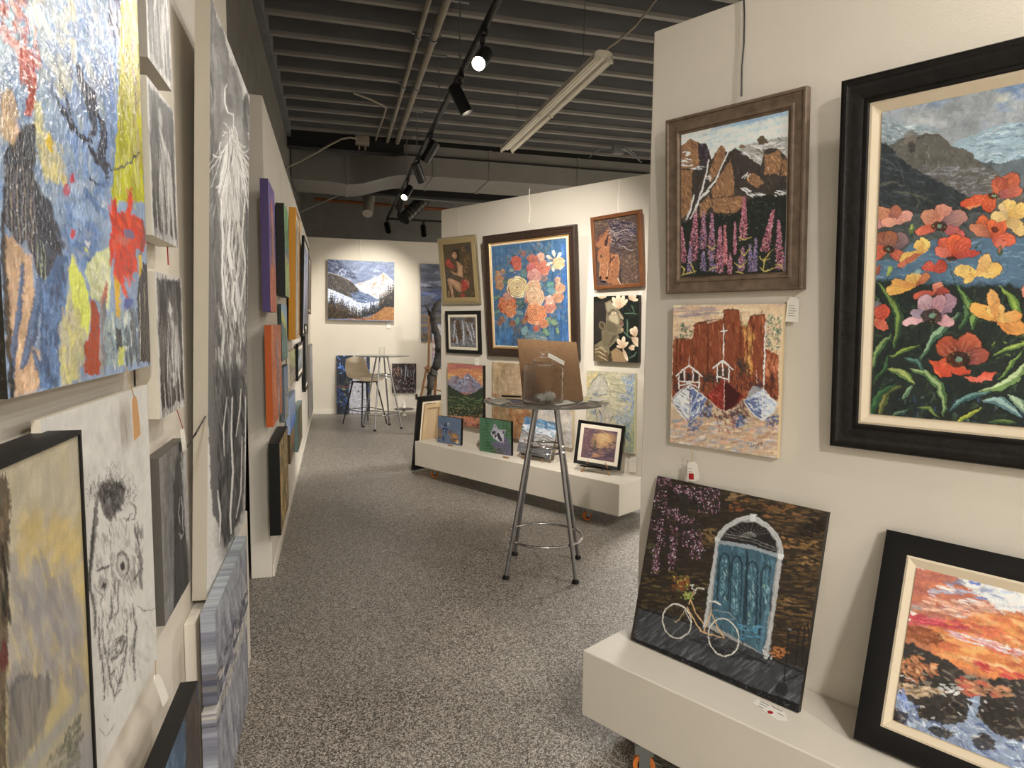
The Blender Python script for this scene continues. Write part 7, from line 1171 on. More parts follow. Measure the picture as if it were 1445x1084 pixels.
# far left wall, seen at a steep slant
def _simple(bands, dabs=(), dv=90):
    def f(A):
        A.unit(100, 100); A.grad(bands, warp=.12, ws=20); 
        for reg, n, cols, L, w, an in dabs: A.dabs(reg, n, cols, L, w, an, 25, .8)
        A.tex(.08, 7)
    return f
art_fl_pur = lambda A: (A.unit(), A.fill('6a5590'), A.dabs((0, 0, 100, 75), 80, ['705c98', '5c4880', '7c68a4'], (20, 60), (8, 18), 80, 30, .5), A.poly([(30, 20), (55, 8), (72, 30), (76, 55), (100, 72), (100, 100), (0, 100), (0, 72), (36, 60)], 'b8623c', 3, 1, 3), A.dabs([(0, 68), (100, 68), (100, 100), (0, 100)], 60, ['c4602c', 'b05428', 'd0744c'], (16, 40), (6, 14), 70, 40, .6), A.poly([(42, 22), (60, 20), (68, 45), (56, 62), (44, 50)], 'c49a7c', 4, .9, 2), A.dabs((40, 24, 70, 62), 30, ['8a4c3c', 'd8b090', '54384c'], (4, 14), (2, 5), 60, 60, .7), A.line([(40, 24), (38, 50), (50, 66), (60, 90)], 4, '3c2c4c', .8, .4, 1, 2))[0]
art_fl_ora = lambda A: (A.unit(), A.fill('c4622c'), A.dabs((0, 0, 100, 100), 90, ['cc6c34', 'b45628', 'd47c40', 'a84c24'], (20, 60), (8, 18), 84, 16, .55), A.poly([(46, 14), (62, 12), (70, 40), (74, 80), (70, 100), (50, 100), (52, 60)], '8a6a6c', 4, .95, 3), A.dabs([(50, 16), (66, 20), (72, 90), (54, 90)], 50, ['6c6888', 'a87c70', '54505c', 'c09484'], (8, 24), (3, 8), 80, 30, .7), A.line([(48, 20), (44, 50), (54, 96)], 3, '4a3444', .8))[0]
art_fl_gol = _simple([(0, '6a5a34'), (.5, '8a6c3c'), (1, '5c3f2c')], [((0, 0, 100, 100), 120, ['a8803c', '4c3c24', 'c09a54', '33291c', '7a4c34', '5a6a3c'], (12, 40), (4, 10), 70)])
art_fl_gre = _simple([(0, '6c9a5c'), (.35, '5c8a58'), (.5, '54707c'), (.6, 'c0b890'), (.7, '8cb04c'), (1, 'b0b078')], [((0, 0, 100, 45), 60, ['7aa868', '4c7848', '8ab878'], (10, 30), (6, 14), 40), ((0, 60, 100, 100), 60, ['a4c45c', 'c8d08c', '6c9440'], (8, 24), (4, 10), 80)])
art_fl_hil = lambda A: (A.unit(), A.grad([(0, '8fb4dc'), (.15, '9cbce0'), (.16, '9cbce0'), (1, '4c7464')]), A.poly([(0, 10), (50, 22), (100, 45), (100, 60), (60, 45), (0, 30)], 'c8cc48', 3, 1, 2), A.poly([(0, 26), (60, 44), (100, 60), (100, 100), (0, 100)], '4a7880', 4, 1, 3), A.dabs((0, 40, 100, 100), 80, ['3f6c5c', '5a8c8c', '6c9478', '33584c'], (14, 40), (5, 12), 70, 30, .6))[0]
art_fl_gry = _simple([(0, '6c84a4'), (.4, '76889c'), (.7, '8a8c88'), (1, '9a968c')], [((0, 40, 100, 100), 70, ['8a9094', 'a8a49c', '6a7074'], (10, 30), (4, 9), 10)])
art_fl_gld = _simple([(0, 'b4a88c'), (.5, 'c8bca0'), (1, 'd8ccb0')], [((0, 0, 100, 100), 50, ['8a8068', 'c8b890', 'e0d4bc'], (14, 40), (5, 12), 80)])
art_fl_blk = _simple([(0, '6c84ac'), (.3, 'a8a8b4'), (.5, 'b08c90'), (.7, '6c6c74'), (1, '4c5460')], [((0, 0, 100, 100), 50, ['8a98b4', '54586c', 'b4a8a8'], (14, 40), (5, 12), 80)])
art_fl_thn = _simple([(0, '8a7a60'), (1, '5c4c3c')]); art_fl_drk = _simple([(0, '54585c'), (.5, '7c8894'), (1, '4a4c34')], [((0, 0, 100, 100), 40, ['a8b0b8', '343434', '6c7038'], (14, 40), (6, 12), 80)]); art_fl_tll = _simple([(0, '1c1a19'), (1, '26221f')])
art_fl_yel = _simple([(0, 'b8b44c'), (.35, 'a8a468'), (.6, '8c7c70'), (1, 'a88c90')], [((0, 0, 100, 100), 70, ['c8c454', 'b8a8a8', '7c8454', 'd0c8a0'], (10, 26), (5, 12), 60)])
art_fl_sky = _simple([(0, '9cb4e0'), (.5, '8ca0cc'), (.75, '5c84cc'), (1, '3c6cc4')]); art_fl_aut = _simple([(0, '8a8a3c'), (.4, '9a5c2c'), (.7, '4c4424'), (1, '3a3424')], [((0, 0, 100, 100), 70, ['b06c30', '3c3420', '8a8a44', '5a3c24'], (8, 24), (4, 10), 80)])
art_fl_tea = _simple([(0, '5c4c34'), (.3, '4c4a2c'), (1, '4a463c')], [((0, 0, 100, 100), 80, ['6a6438', '2c2a20', '7a5c3c', '3f4c28'], (14, 44), (4, 9), 84)]); art_fl_pal = _simple([(0, '8a8c90'), (.5, 'a0a0a4'), (1, '7c7c84')], [((0, 0, 100, 100), 60, ['b4b4b8', '6c6c74', '98948c'], (10, 30), (4, 10), 84)])
# ---------------------------------------------------------------- pictures
ALB = lin('d9d0c0')
GAIN = {'R': ALB/lin('afa391'), 'M': ALB/lin('dccfb6'), 'B': ALB/lin('d0c2a4'), 'L': ALB/lin('cdc3b2'), 'F': ALB/lin('bcb09c')}
P_canvas = paint_mat(); P_gloss = paint_mat('painted_canvas_gloss', .17, 1.0, 95, .4); P_matt = paint_mat('drawing_on_paper', .8, .05, 300, .1)
def init_pose(W, corners, d, w=None, h=None):
    P = [None if c is None else W.at(c[0], c[1], d) for c in corners]
    U = [None if p is None else (p-W.P)@W.r for p in P]
    zb = np.mean([P[i][2] for i in (2, 3) if P[i] is not None]); zt = np.mean([P[i][2] for i in (0, 1) if P[i] is not None]) if any(P[i] is not None for i in (0, 1)) else zb+h
    ul = [U[i] for i in (0, 3) if U[i] is not None]; ur = [U[i] for i in (1, 2) if U[i] is not None]
    if ul and ur: ul, ur = np.mean(ul), np.mean(ur)
    elif ul: ul = np.mean(ul); ur = ul+w
    else: ur = np.mean(ur); ul = ur-w
    q = W.pt((ul+ur)/2, zb, d); return [q[0], q[1], q[2], W.yaw, 0, 0, w or ur-ul, h or zt-zb]
def prof(kind, w, fd):
    if kind == 'flat': return [(0, fd), (0, .003), (.003, 0), (w-.003, 0), (w, .003), (w, fd)]
    if kind == 'scoop': return [(0, fd), (0, .012), (.004, .004), (.012, 0), (w*.25, 0), (w*.36, .005), (w*.5, .006), (w*.8, .014), (w*.86, .012), (w*.95, .012), (w, .018), (w, fd)]
    if kind == 'step': return [(0, fd), (0, .004), (.004, 0), (w*.16, 0), (w*.2, .005), (w*.62, .008), (w*.68, .004), (w*.78, .004), (w*.84, .012), (w, .016), (w, fd)]
    if kind == 'bevel': return [(0, fd), (0, .002), (w*.2, 0), (w, .010), (w, fd)]
    if kind == 'box': return [(0, fd), (0, 0), (w, 0), (w, fd)]
def place(name, M, w, h, label, cat, art, res, gain, depth=.03, frame=None, side=None, m=None, group=None, seed=3, extra=None):
    """a picture whose bottom-centre front is the origin of M; frame = rings (part name, width, kind, y front, depth, material)"""
    m = m or P_canvas
    if not frame:
        cw, ch, z0, y0 = w, h, 0.0, 0.0
    else:
        t = sum(r[1] for r in frame); cw, ch, z0 = w-2*t, h-2*t, t; y0 = frame[-1][3]+frame[-1][4]*.35 if len(frame[-1]) < 7 else frame[-1][6]
    Mn = np.array(M); cs = [project((Mn@np.array([x, y0, z, 1]))[:3]) for x, z in ((-cw/2, z0+ch), (cw/2, z0+ch), (cw/2, z0), (-cw/2, z0))]
    A = Art(cs, res[0], res[1], seed, GAIN[gain] if isinstance(gain, str) else gain)
    art(A)
    if not frame:
        o = canvas_mesh(name, cw, ch, depth, A.out(), m, None, M, z0, y0, side); tag(o, label, cat, group); return o
    e = empty(name, M, label, cat, group); ins = 0.0
    for r in frame:
        nm, fw, kind, yf, fd, fm = r[:6]
        pr = [(a+ins, b+yf) for a, b in prof(kind, fw+.0, fd)]
        MB().ring(w, h, pr).build(nm, fm, e, ang=25); ins += fw
    canvas_mesh('canvas', cw+.004, ch+.004, .004, A.out(), m, e, None, z0-.002, y0, side='c8bca6')
    return e
def hang(W, name, corners, label, cat, art, res, gain, d=.035, depth=.03, w=None, h=None, tilt=.05, tilt0=0.0, roll=.012, frame=None, wsig=.3, hsig=.3, **k):
    p0 = init_pose(W, corners, d, w, h); p0[4] = tilt0
    p = fit_rect(corners, p0, [.5, .5, .5, .003, tilt, roll, wsig, hsig], W, d, .002)
    p[4] = max(p[4], 0.0)
    M = pose_matrix(p); o = place(name, M, p[6], p[7], label, cat, art, res, gain, depth, frame, **k); o['_fit'] = 1; del o['_fit']
    PLACED[label] = (W, M, p); return o
def lift(p, frame, depth):
    d = max([r[3]+r[4] for r in frame]) if frame else depth
    return d*math.sin(max(0.0, -p[4]))+.0005
def lean(W, name, corners, label, cat, art, res, gain, z, dtop, w=None, h=None, depth=.03, frame=None, base=.12, wsig=.3, hsig=.3, ysig=.03, **k):
    """stands on z and leans its top back against the wall"""
    p0 = init_pose(W, corners, base, w, h); p0[2] = z; p0[4] = -.12
    p = fit_rect(corners, p0, [.3, .3, .0005, ysig, .15, .02, wsig, hsig])
    # lean until the back of the top edge just meets the wall
    b = (p[:3]-W.P)@W.n
    top = np.array(pose_matrix(p) @ Vector((0, depth, p[7])))[:3]; gap = (top-W.P)@W.n
    if gap < .004: p[:3] += W.n*(.004-gap)
    p[2] += lift(p, frame, depth)
    M = pose_matrix(p); o = place(name, M, p[6], p[7], label, cat, art, res, gain, depth, frame, **k); PLACED[label] = (W, M, p)
    LEANS.append((label[:30], round(b, 3), round(math.degrees(p[4]), 1), round(float(gap), 3))); return o
def lpic(W, name, near, far, zs, label, cat, art, res, gain, d, depth=.03, tilt=0.0, frame=None, **k):
    """left wall: near/far = photo x of the front face's near and far edge (with the y it was read at), zs = photo points on the near edge top and bottom (or heights)"""
    a = W.at(*near, d); b = W.at(*far, d); z = [q if isinstance(q, float) else W.at(*q, d)[2] for q in zs]
    u0, u1 = (a-W.P)@W.r, (b-W.P)@W.r; w, h = u1-u0, z[0]-z[1]
    q = W.pt((u0+u1)/2, z[1], d); p = [q[0], q[1], q[2], W.yaw, tilt, 0, w, h]; M = pose_matrix(p)
    PLACED[label] = (W, M, p); return place(name, M, w, h, label, cat, art, res, gain, depth, frame, **k)
PLACED = {}; LEANS = []
def art(name):
    f = globals().get('art_'+name); 
    if f: return f
    return lambda A: A.fill(AVG.get(name, '808080')).tex(.2, 12)
AVG = dict(poppies='4a4f48', lupins='5a5044', boats='9a6a48', bikedoor='3a352e', sunset='a56a48', abstract='8090a0', roses='7a7a80', horse='6a5040', lily='5a5040', goldwoman='6a5838', waterfall='70706a', mountsun='8a7050', tan='c0a880', bluehorse='a8b0a0', bird='5a6878', raccoon='4a6a50', seawave='80888c', ship='8a7070', farmount='8088a0', lake='6a6a70', birch='5a6a80', rocks='504840', face='d8d4c8', bigdraw='707070')

BK = mat('black_frame', '090808', .5, spec=.3, bump=.08, bscale=90, var=.1); BKG = mat('black_frame_grained', '110e0c', .5, spec=.3, bump=.5, bscale=60, stretch=(1, 1, 1), var=.5, vscale=30)
LIN = mat('linen_liner', 'd9cbb2', .85, bump=.3, bscale=500); MATB = mat('mat_board', 'e2dac8', .85); GRB = mat('grey_brown_wood', '695848', .55, bump=.5, bscale=70, var=.3, vscale=30)
BRN = mat('dark_bronze_frame', '2f1f16', .35, bump=.6, bscale=80, var=.5, vscale=50, spec=.6); GLD = mat('gold_bead', 'c9a36a', .35, .5); CHB = mat('champagne_frame', 'a89c80', .35, .6, bump=.2, bscale=150)
CHL = mat('champagne_linen', '9d8b62', .8); OAK = mat('brown_oak_frame', '6c4122', .5, bump=.4, bscale=90, var=.25, vscale=30, stretch=(1, 1, .3)); GOLD = mat('gold_frame', 'b8822f', .35, .65, bump=.2, bscale=100)

# --- near right panel
hang(WR, 'framed_picture', [(938.5, 169.5), (1138.5, 120.5), (1132.5, 408.5), (938.5, 415.5)], 'wood framed painting of rocky peaks above pink lupins on the right panel', 'painting', art('lupins'), (280, 330), 'R',
     d=.034, frame=[('frame', .062, 'step', 0, .03, GRB)])
hang(WR, 'canvas_picture', [(950.5, 430.5), (1106, 429), (1097, 647), (945.5, 624)], 'canvas of three boats moored before rust-red buildings on the right panel', 'painting', art('boats'), (230, 290), 'R', d=.026, depth=.02, side='c9b38d')
hang(WR, 'framed_picture', [(1185.3, 113.3), None, None, (1168.9, 629.7)], 'large black framed painting of orange poppies before misty mountains', 'painting', art('poppies'), (520, 560), 'R',
     d=.045, w=1.02, h=1.12, wsig=.002, frame=[('frame', .078, 'scoop', 0, .04, BKG), ('liner', .034, 'bevel', .016, .014, LIN)])
lean(WR, 'canvas_picture', [(931.5, 673), (1173, 722.5), (1129, 1004.5), (895.5, 901)], 'dark canvas of a bicycle by a blue arched door leaning on the right plinth', 'painting', art('bikedoor'), (320, 340), 'R', z=ZP+.001, dtop=.0, depth=.022, side='1c1a18')
lean(WR, 'framed_picture', [(1251, 751), None, None, (1203.5, 1046)], 'black framed sunset river painting leaning at the right edge', 'painting', art('sunset'), (420, 330), 'R', z=ZP+.001, dtop=0, w=.72, h=.57, wsig=.002, ysig=.02,
     frame=[('frame', .060, 'bevel', 0, .03, BK), ('liner', .030, 'bevel', .008, .014, LIN)])
# --- middle panel
hang(WM, 'framed_picture', [(616.8, 337.4), (669.3, 330.2), (677, 429.8), (624.6, 428.8)], 'champagne framed painting of a seated woman in red, top left on the middle panel', 'painting', art('goldwoman'), (120, 210), 'M',
     d=.03, tilt=.12, roll=.05, frame=[('frame', .022, 'bevel', 0, .026, CHB), ('liner', .045, 'flat', .006, .012, CHL)])
hang(WM, 'framed_picture', [(627.5, 439.5), (675.5, 438), (678, 500.5), (629.5, 497.5)], 'small black framed waterfall painting above the sunset mountain canvas', 'painting', art('waterfall'), (100, 120), 'M',
     d=.03, frame=[('frame', .034, 'flat', 0, .026, BK), ('mat_board', .030, 'flat', .008, .006, MATB)])
hang(WM, 'canvas_picture', [(631.6, 512.5), (681, 516), (681.5, 606), (632, 596)], 'canvas of a snowy mountain at sunset over a flower meadow', 'painting', art('mountsun'), (140, 220), 'M', d=.045, depth=.038, side='15120f')
hang(WM, 'framed_picture', [(680, 333), (810, 316.5), (815.5, 509), (687, 502.5)], 'large dark bronze framed painting of orange and yellow roses', 'painting', art('roses'), (300, 380), 'M',
     d=.05, tilt=.06, frame=[('frame', .075, 'scoop', 0, .044, BRN), ('gold_liner', .012, 'bevel', .012, .014, GLD), ('liner', .016, 'flat', .014, .012, LIN)])
hang(WM, 'canvas_picture', [(694, 513.5), (809, 515), (806, 634), (695, 611)], 'pale tan and rust abstract canvas behind the near glass table', 'painting', art('tan'), (200, 170), 'M', d=.036, depth=.03, side='cbbb9c')
hang(WM, 'framed_picture', [(832.4, 307), (903, 295.5), (907.6, 404), (838, 409.5)], 'brown oak framed relief of a chestnut horse with flowing mane', 'painting', art('horse'), (170, 240), 'M',
     d=.04, tilt=.1, roll=.04, frame=[('frame', .030, 'flat', 0, .035, OAK)], m=P_gloss)
hang(WM, 'canvas_picture', [(837.5, 419), (901, 416), (900.5, 512), (837.5, 509.5)], 'canvas of a woman in profile looking up among pale lilies', 'painting', art('lily'), (190, 250), 'M', d=.045, depth=.038, side='0e0d0c')
hang(WM, 'canvas_picture', [(827.5, 523.5), (896, 527), (894, 641), (827, 630)], 'pale yellow and blue canvas of a white horse on the middle panel', 'painting', art('bluehorse'), (170, 250), 'M', d=.036, depth=.03, side='a9a784')
def stand(name, corners, label, art_, res, gain, z, w, h, yaw0, guess, depth=.035, side='0f0e0d', frame=None, ysig=.25, tilt0=-.05, tsig=.08, **k):
    g = on_z(guess[0], guess[1], z); p = fit_rect(corners, [g[0], g[1], z, yaw0, tilt0, 0, w, h], [.2, .2, .0005, ysig, tsig, .05, .06, .06])
    p[2] += lift(p, frame, depth)
    gap = min((np.array(pose_matrix(p) @ Vector((sx*p[6]/2, depth, sz*p[7])))-WM.P)@WM.n for sx in (-1, 1) for sz in (0, 1))
    if gap < .055: p[:3] += WM.n*(.055-gap)
    M = pose_matrix(p); PLACED[label] = (None, M, p); o = place(name, M, p[6], p[7], label, 'painting', art_, res, gain, depth, frame, side=side, **k)
    LEANS.append((label[:30], [round(v, 3) for v in p])); return o, p
ZS = ZP+.001
stand('canvas_picture', [(618, 586.5), (651, 591.5), (650, 629.5), (617.3, 623.5)], 'small blue canvas of a blue jay among autumn leaves on the middle plinth', art('bird'), (90, 110), 'M', ZS, .2, .25, WM.yaw-.1, (634, 626), depth=.032)
stand('canvas_picture', [(676, 588.8), (721, 596), (721.5, 643.8), (677.3, 636)], 'small green canvas of a raccoon in ferns on the middle plinth', art('raccoon'), (120, 130), 'M', ZS, .25, .28, WM.yaw-.1, (699, 640), depth=.032)
# --- back wall
hang(WB, 'canvas_picture', [(462, 366), (556.5, 370), (556, 455), (463, 450)], 'wide canvas of a snowy mountain valley with dark firs on the back wall', 'painting', art('farmount'), (240, 210), 'B', d=.075, depth=.045, side='8a8274')
hang(WB, 'canvas_picture', [(593, 372.5), None, None, (594.5, 481)], 'tall canvas of stormy clouds over a lake and golden field, partly behind the middle panel', 'painting', art('lake'), (150, 220), 'B', d=.04, depth=.03, w=.9, h=1.35, wsig=.01)
lean(WB, 'canvas_picture', [(474.5, 501.5), (522, 501.5), (521, 583), (475.5, 583)], 'tall canvas of white birch trunks by blue water leaning on the back wall', 'painting', art('birch'), (110, 190), 'B', z=.002, dtop=0, depth=.03, base=.2)
hang(WB, 'canvas_picture', [(552.5, 512.5), (587.5, 514), (587, 555.5), (554, 553.5)], 'small dark canvas of brown rocks and a waterfall low on the back wall', 'painting', art('rocks'), (90, 110), 'B', d=.04, depth=.03)

# --- near left wall, front to back
lpic(WL, 'framed_picture', (-42, 640), (116.5, 640), ((116.5, 606), .34), 'floater framed misty yellow landscape with a dark barn in the lower left corner', 'painting', art('barn'), (260, 320), 'L', d=.075, depth=.05,
     frame=[('frame', .006, 'box', 0, .055, BK, .003)])
lpic(WL, 'canvas_picture', (10, 540), (212, 500), (2.62, (25, 560)), 'large blue, yellow and red abstract canvas at the upper left', 'painting', art('abstract'), (330, 560), 'L', d=.048, depth=.042, side='16150f', m=P_gloss)
lpic(WL, 'drawing_picture', (60, 640), (207.5, 543), ((207.5, 543), .80), 'white panel with a charcoal drawing of a bearded face, left wall', 'drawing', art('face'), (230, 300), 'L', d=.034, depth=.012, side='cfc6b4', m=P_matt)
lpic(WL, 'canvas_picture', (208, 60), (240.5, 60), (2.42, (205.5, 76)), 'black and white canvas of curling figures, topmost of the small drawings', 'drawing', art('ink_a'), (90, 160), 'L', d=.05, depth=.045, side='a39d92')
lpic(WL, 'canvas_picture', (210, 200), (246.5, 200), ((206.6, 106), (215.5, 332)), 'black and white canvas of a tall draped figure, second of the small drawings', 'drawing', art('ink_b'), (90, 180), 'L', d=.05, depth=.045, side='cac3b4')
lpic(WL, 'canvas_picture', (222, 480), (258.5, 480), ((218, 383), (227, 591)), 'black and white canvas of a nude figure, below the draped figure', 'drawing', art('ink_c'), (90, 180), 'L', d=.05, depth=.045, side='cac3b4')
lpic(WL, 'canvas_picture', (227, 720), (265.5, 720), ((223.5, 648), (236.5, 877)), 'dark grey canvas of a shadowed head in profile, lowest of the small drawings', 'drawing', art('ink_d'), (100, 180), 'L', d=.045, depth=.03, side='55514c')
hang(WL, 'drawing_picture', [None, (352.3, 137), (348.5, 736), (290, 846)], 'tall white board with a glowing ghostly figure drawn in black and white', 'drawing', art('bigdraw'), (190, 640), 'L', d=.048, depth=.04, w=.83, h=1.9, wsig=.06, tilt=.03, roll=.004, side='b5aea0', m=P_matt)
lpic(WL, 'canvas_picture', (205, 1000), (281, 1000), ((273, 908), .12) if False else ((281, 957), .10), 'dark blue canvas with brown tree shapes, low on the near left wall', 'painting', art('bluewood'), (160, 260), 'L', d=.092, depth=.04, side='100f0e')
lpic(WL, 'canvas_picture', (305, 930), (349.7, 840), ((304.6, 861), (306, 997)), 'pale blue and violet sea abstract, upper of the pair low on the left wall', 'painting', art('sea_a'), (130, 160), 'L', d=.092, depth=.038, side=None)
lpic(WL, 'canvas_picture', (306.5, 1050), (349.7, 920), ((306, 1003), .12), 'pale blue and violet sea abstract, lower of the pair low on the left wall', 'painting', art('sea_b'), (130, 160), 'L', d=.092, depth=.038, side=None)

# --- far left wall, from the near end to the back
FL = [
 ('canvas_picture', 380.0, 388.6, (379, 254), (383.2, 440), .042, 0, 'violet canvas of an orange faced figure, top of the first column, far left wall', 'pur', '4a3a6e'),
 ('canvas_picture', 384.0, 397.4, (381.5, 459), (385.5, 603), .036, 0, 'bright orange canvas with a blue grey face, middle of the first column', 'ora', 'b8561e'),
 ('canvas_picture', 395.6, 407.3, (396.3, 622), (395, 763), .062, 0, 'deep black edged canvas of golden branches, bottom of the first column', 'gol', '0b0b0b'),
 ('canvas_picture', 401.8, 407.6, (402, 290), (400.5, 416), .055, 0, 'black edged green landscape canvas, top of the second column', 'gre', '0b0b0b'),
 ('canvas_picture', 397.5, 405.3, (396.7, 429), (397.5, 511), .02, 0, 'canvas of a green hill under blue sky, below the black edged green landscape', 'hil', '2b3a38'),
 ('canvas_picture', 401.5, 406.8, (400.4, 519), (402, 597), .03, 0, 'thin grey blue sea canvas beside the orange canvas', 'gry', '5a6670'),
 ('framed_picture', 415.5, 421.5, (416, 298.5), (408.5, 483), .06, .02, 'gold framed painting, top of the third column on the far left wall', 'gld', 'gold'),
 ('framed_picture', 426.5, 433.5, (426.4, 335), (418, 479), .035, .03, 'black framed print with white border, leaning out from the top of the fourth column', 'blk', 'black'),
 ('framed_picture', 434.6, 438.3, (434, 358), (434.3, 442), .03, .02, 'thin brown framed picture nearest the back wall, top row', 'thn', 'brown'),
 ('canvas_picture', 408.5, 416.8, (406.5, 498), (407.5, 549), .02, 0, 'white edged canvas of yellow flowers in the middle row of the far left wall', 'yel', 'e0d6c8'),
 ('framed_picture', 420.5, 427.6, (419.6, 486), (418, 543), .03, .02, 'dark framed seascape in the middle row beside the yellow flowers', 'drk', 'black'),
 ('framed_picture', 431.0, 434.6, (429.5, 457), (430, 557.5), .04, 0, 'tall black framed picture near the back wall, middle row', 'tll', 'black'),
 ('canvas_picture', 409.0, 417.0, (407.3, 566), (411, 610), .03, 0, 'bright sky blue canvas with deep blue base in the bottom row', 'sky', '9cb4dc'),
 ('canvas_picture', 409.5, 415.8, (408.5, 613), (411.5, 650), .02, 0, 'small canvas of autumn woods under the sky blue canvas', 'aut', '4a3a20'),
 ('canvas_picture', 420.5, 426.8, (419, 582), (419.8, 642.5), .045, 0, 'teal topped canvas of dark reeds, bottom row', 'tea', '6f8a88'),
 ('canvas_picture', 438.0, 441.6, (436.5, 489), (438, 594), .03, 0, 'pale grey canvas standing at the far end of the left wall', 'pal', '9a9690'),
]
for nm, xn, xf, pt_, pb_, dp, tl, lab, key, sd in FL:
    ym = (pt_[1]+pb_[1])/2; fr = None
    if nm == 'framed_picture': fr = [('frame', .03, 'flat', 0, dp-.004, {'gold': GOLD, 'black': BK, 'brown': OAK}[sd]), ('mat_board', .04, 'flat', .008, .006, MATB)]; sd = None
    W_ = WF; d_ = dp+.008
    a = W_.at(xn, ym, d_); zt, zb = W_.at(pt_[0], pt_[1], d_)[2], W_.at(pb_[0], pb_[1], d_)[2]
    lpic(W_, nm, (xn, ym), (xf, ym), (float(zt), float(max(zb, .03))), lab, 'painting', art('fl_'+key), (60, 160), 'F', d=d_, depth=dp, tilt=tl, frame=fr, side=sd)
# ---------------------------------------------------------------- mini easels with their pictures on the middle plinth
def mini_easel(M, w, z0, label, depth=.02):
    """M = picture pose; little wooden easel whose feet stand on the plinth at ZP"""
    c = Vector(M.translation); r = (M.to_3x3() @ Vector((1, 0, 0))); r.z = 0; r.normalize(); up = M.to_3x3() @ Vector((0, 0, 1)); bk = (M.to_3x3() @ Vector((0, 1, 0)))
    bh = Vector((bk.x, bk.y, 0)).normalized(); e = empty('mini_easel', Matrix.Translation((c.x, c.y, ZP)), label, 'easel', 'mini easels on the middle plinth')
    o = Vector((c.x, c.y, ZP+.0015)); loc = lambda v: v-Vector((c.x, c.y, ZP))
    top = c+up*.17+bk*(depth+.012)
    for s in (-1, 1): MB().bar(loc(o+r*s*w*.30-bh*.012), loc(top+r*s*.012), .009, .008).build('leg', M_wood, e, smooth=False)
    MB().bar(loc(o+bh*.13), loc(top+bk*.012), .009, .007).build('rear_leg', M_wood, e, smooth=False)
    MB().bar(loc(c+r*w*.34-up*.006+bk*depth*.4), loc(c-r*w*.34-up*.006+bk*depth*.4), depth+.016, .008).build('tray', M_black, e, smooth=False)
    return e
o_, p_ = stand('framed_picture', [(822, 592.6), (887.7, 600.3), (878.9, 663.8), (813.8, 652.6)], 'black framed print of a sailing ship at sunset on a mini easel', art('ship'), (130, 130), 'M', ZP+.052, .3, .28, WM.yaw-.1, (846, 650), depth=.02, side=None, tilt0=-.12, tsig=.03,
    frame=[('frame', .026, 'bevel', 0, .02, BK), ('mat_board', .032, 'flat', .007, .004, MATB)])
mini_easel(pose_matrix(p_), p_[6], ZP, 'small wooden easel under the black framed ship print')
o_, p_ = stand('canvas_picture', [(748.5, 588.5), (795.6, 596), (780.9, 646.8), (734.2, 636)], 'small thick textured canvas of a breaking wave, seen between the near table legs', art('seawave'), (110, 120), 'M', ZP+.045, .25, .26, WM.yaw-.1, (757, 636), depth=.012, side='c8c4bc', tilt0=-.14, tsig=.04)
mini_easel(pose_matrix(p_), p_[6], ZP, 'small wooden easel under the wave canvas', .012)
for nm, p0_ in (('blue jay', (634, 628)), ('raccoon', (712, 645))):
    q = on_z(p0_[0], p0_[1]+1.5, ZP); MB()
    tag(MB().box(-.03, .03, -.012, .012, .001, .010, .002).build('wooden_rest', M_wood, None, T(q[0]+.012, q[1]+.0, ZP, WM.yaw), smooth=False), 'small wooden rest under the %s canvas' % nm, 'rest')

# ---------------------------------------------------------------- framed canvas seen from behind, leaning on the end of the middle panel
rv = -WM0.n; yawb = math.atan2(rv[1], rv[0])
pb = fit_rect([(591.5, 560.5), None, None, (582.5, 664)], [1.02, 6.85, .001, yawb, .05, 0, .62, .7], [.3, .3, .0005, .02, .12, .01, .002, .2])
MBk = pose_matrix(pb); wb, hb = pb[6], pb[7]
eb = empty('framed_canvas', MBk, 'black framed canvas seen from behind, leaning at the far end of the middle plinth', 'painting')
MB().ring(wb, hb, [(0, 0), (0, .03), (.055, .03), (.055, 0)]).build('frame', BK, eb); MB().ring(wb, hb, [(.055, .004), (.055, .02), (.078, .02), (.078, .004)]).build('liner', LIN, eb)
MB().box(-wb/2+.088, wb/2-.088, .012, .018, .088, hb-.088).build('canvas_back', mat('raw_canvas', 'b39c7c', .9, bump=.3, bscale=400), eb, smooth=False)
MB().ring(wb-.176, hb-.176, [(0, 0), (0, .012), (.04, .012), (.04, 0)], .088).build('stretcher', mat('stretcher_wood', 'b89f7a', .7, var=.1), eb)
MB().box(-.02, .02, 0, .012, .128, hb-.128).build('stretcher_bar', mat('stretcher_wood', 'b89f7a'), eb, smooth=False)

# ---------------------------------------------------------------- wooden easel, driftwood, figurine at the back
def on_y(x, y, Y): return Vector(on_plane(x, y, (0, Y, 0), (0, 1, 0)))
es = empty('studio_easel', T(1.75, 11.0, 0), 'tall wooden studio easel behind the left end of the middle panel', 'easel'); off = Vector((1.75, 11.0, 0))
lf = on_y(588.5, 581, 11.05); lf.z = .01; tp = on_y(606, 440, 11.05)
MB().bar(lf-off, Vector((lf.x+.17, 11.05, .85))-off, .05, .03).build('leg', M_wood, es, smooth=False)
MB().bar(Vector((lf.x+.19, 11.05, .72))-off, tp-off, .035, .03).build('mast', M_wood, es, smooth=False)
MB().bar(Vector((lf.x+.75, 11.05, .01))-off, Vector((lf.x+.58, 11.05, 1.6))-off, .05, .03).build('leg', M_wood, es, smooth=False)
MB().bar(Vector((lf.x+.35, 11.5, .01))-off, Vector((lf.x+.37, 11.08, 1.5))-off, .04, .03).build('rear_leg', M_wood, es, smooth=False)
MB().bar(Vector((lf.x+.10, 11.03, .50))-off, Vector((lf.x+.70, 11.03, .35))-off, .035, .025).build('crossbar', M_wood, es, smooth=False)
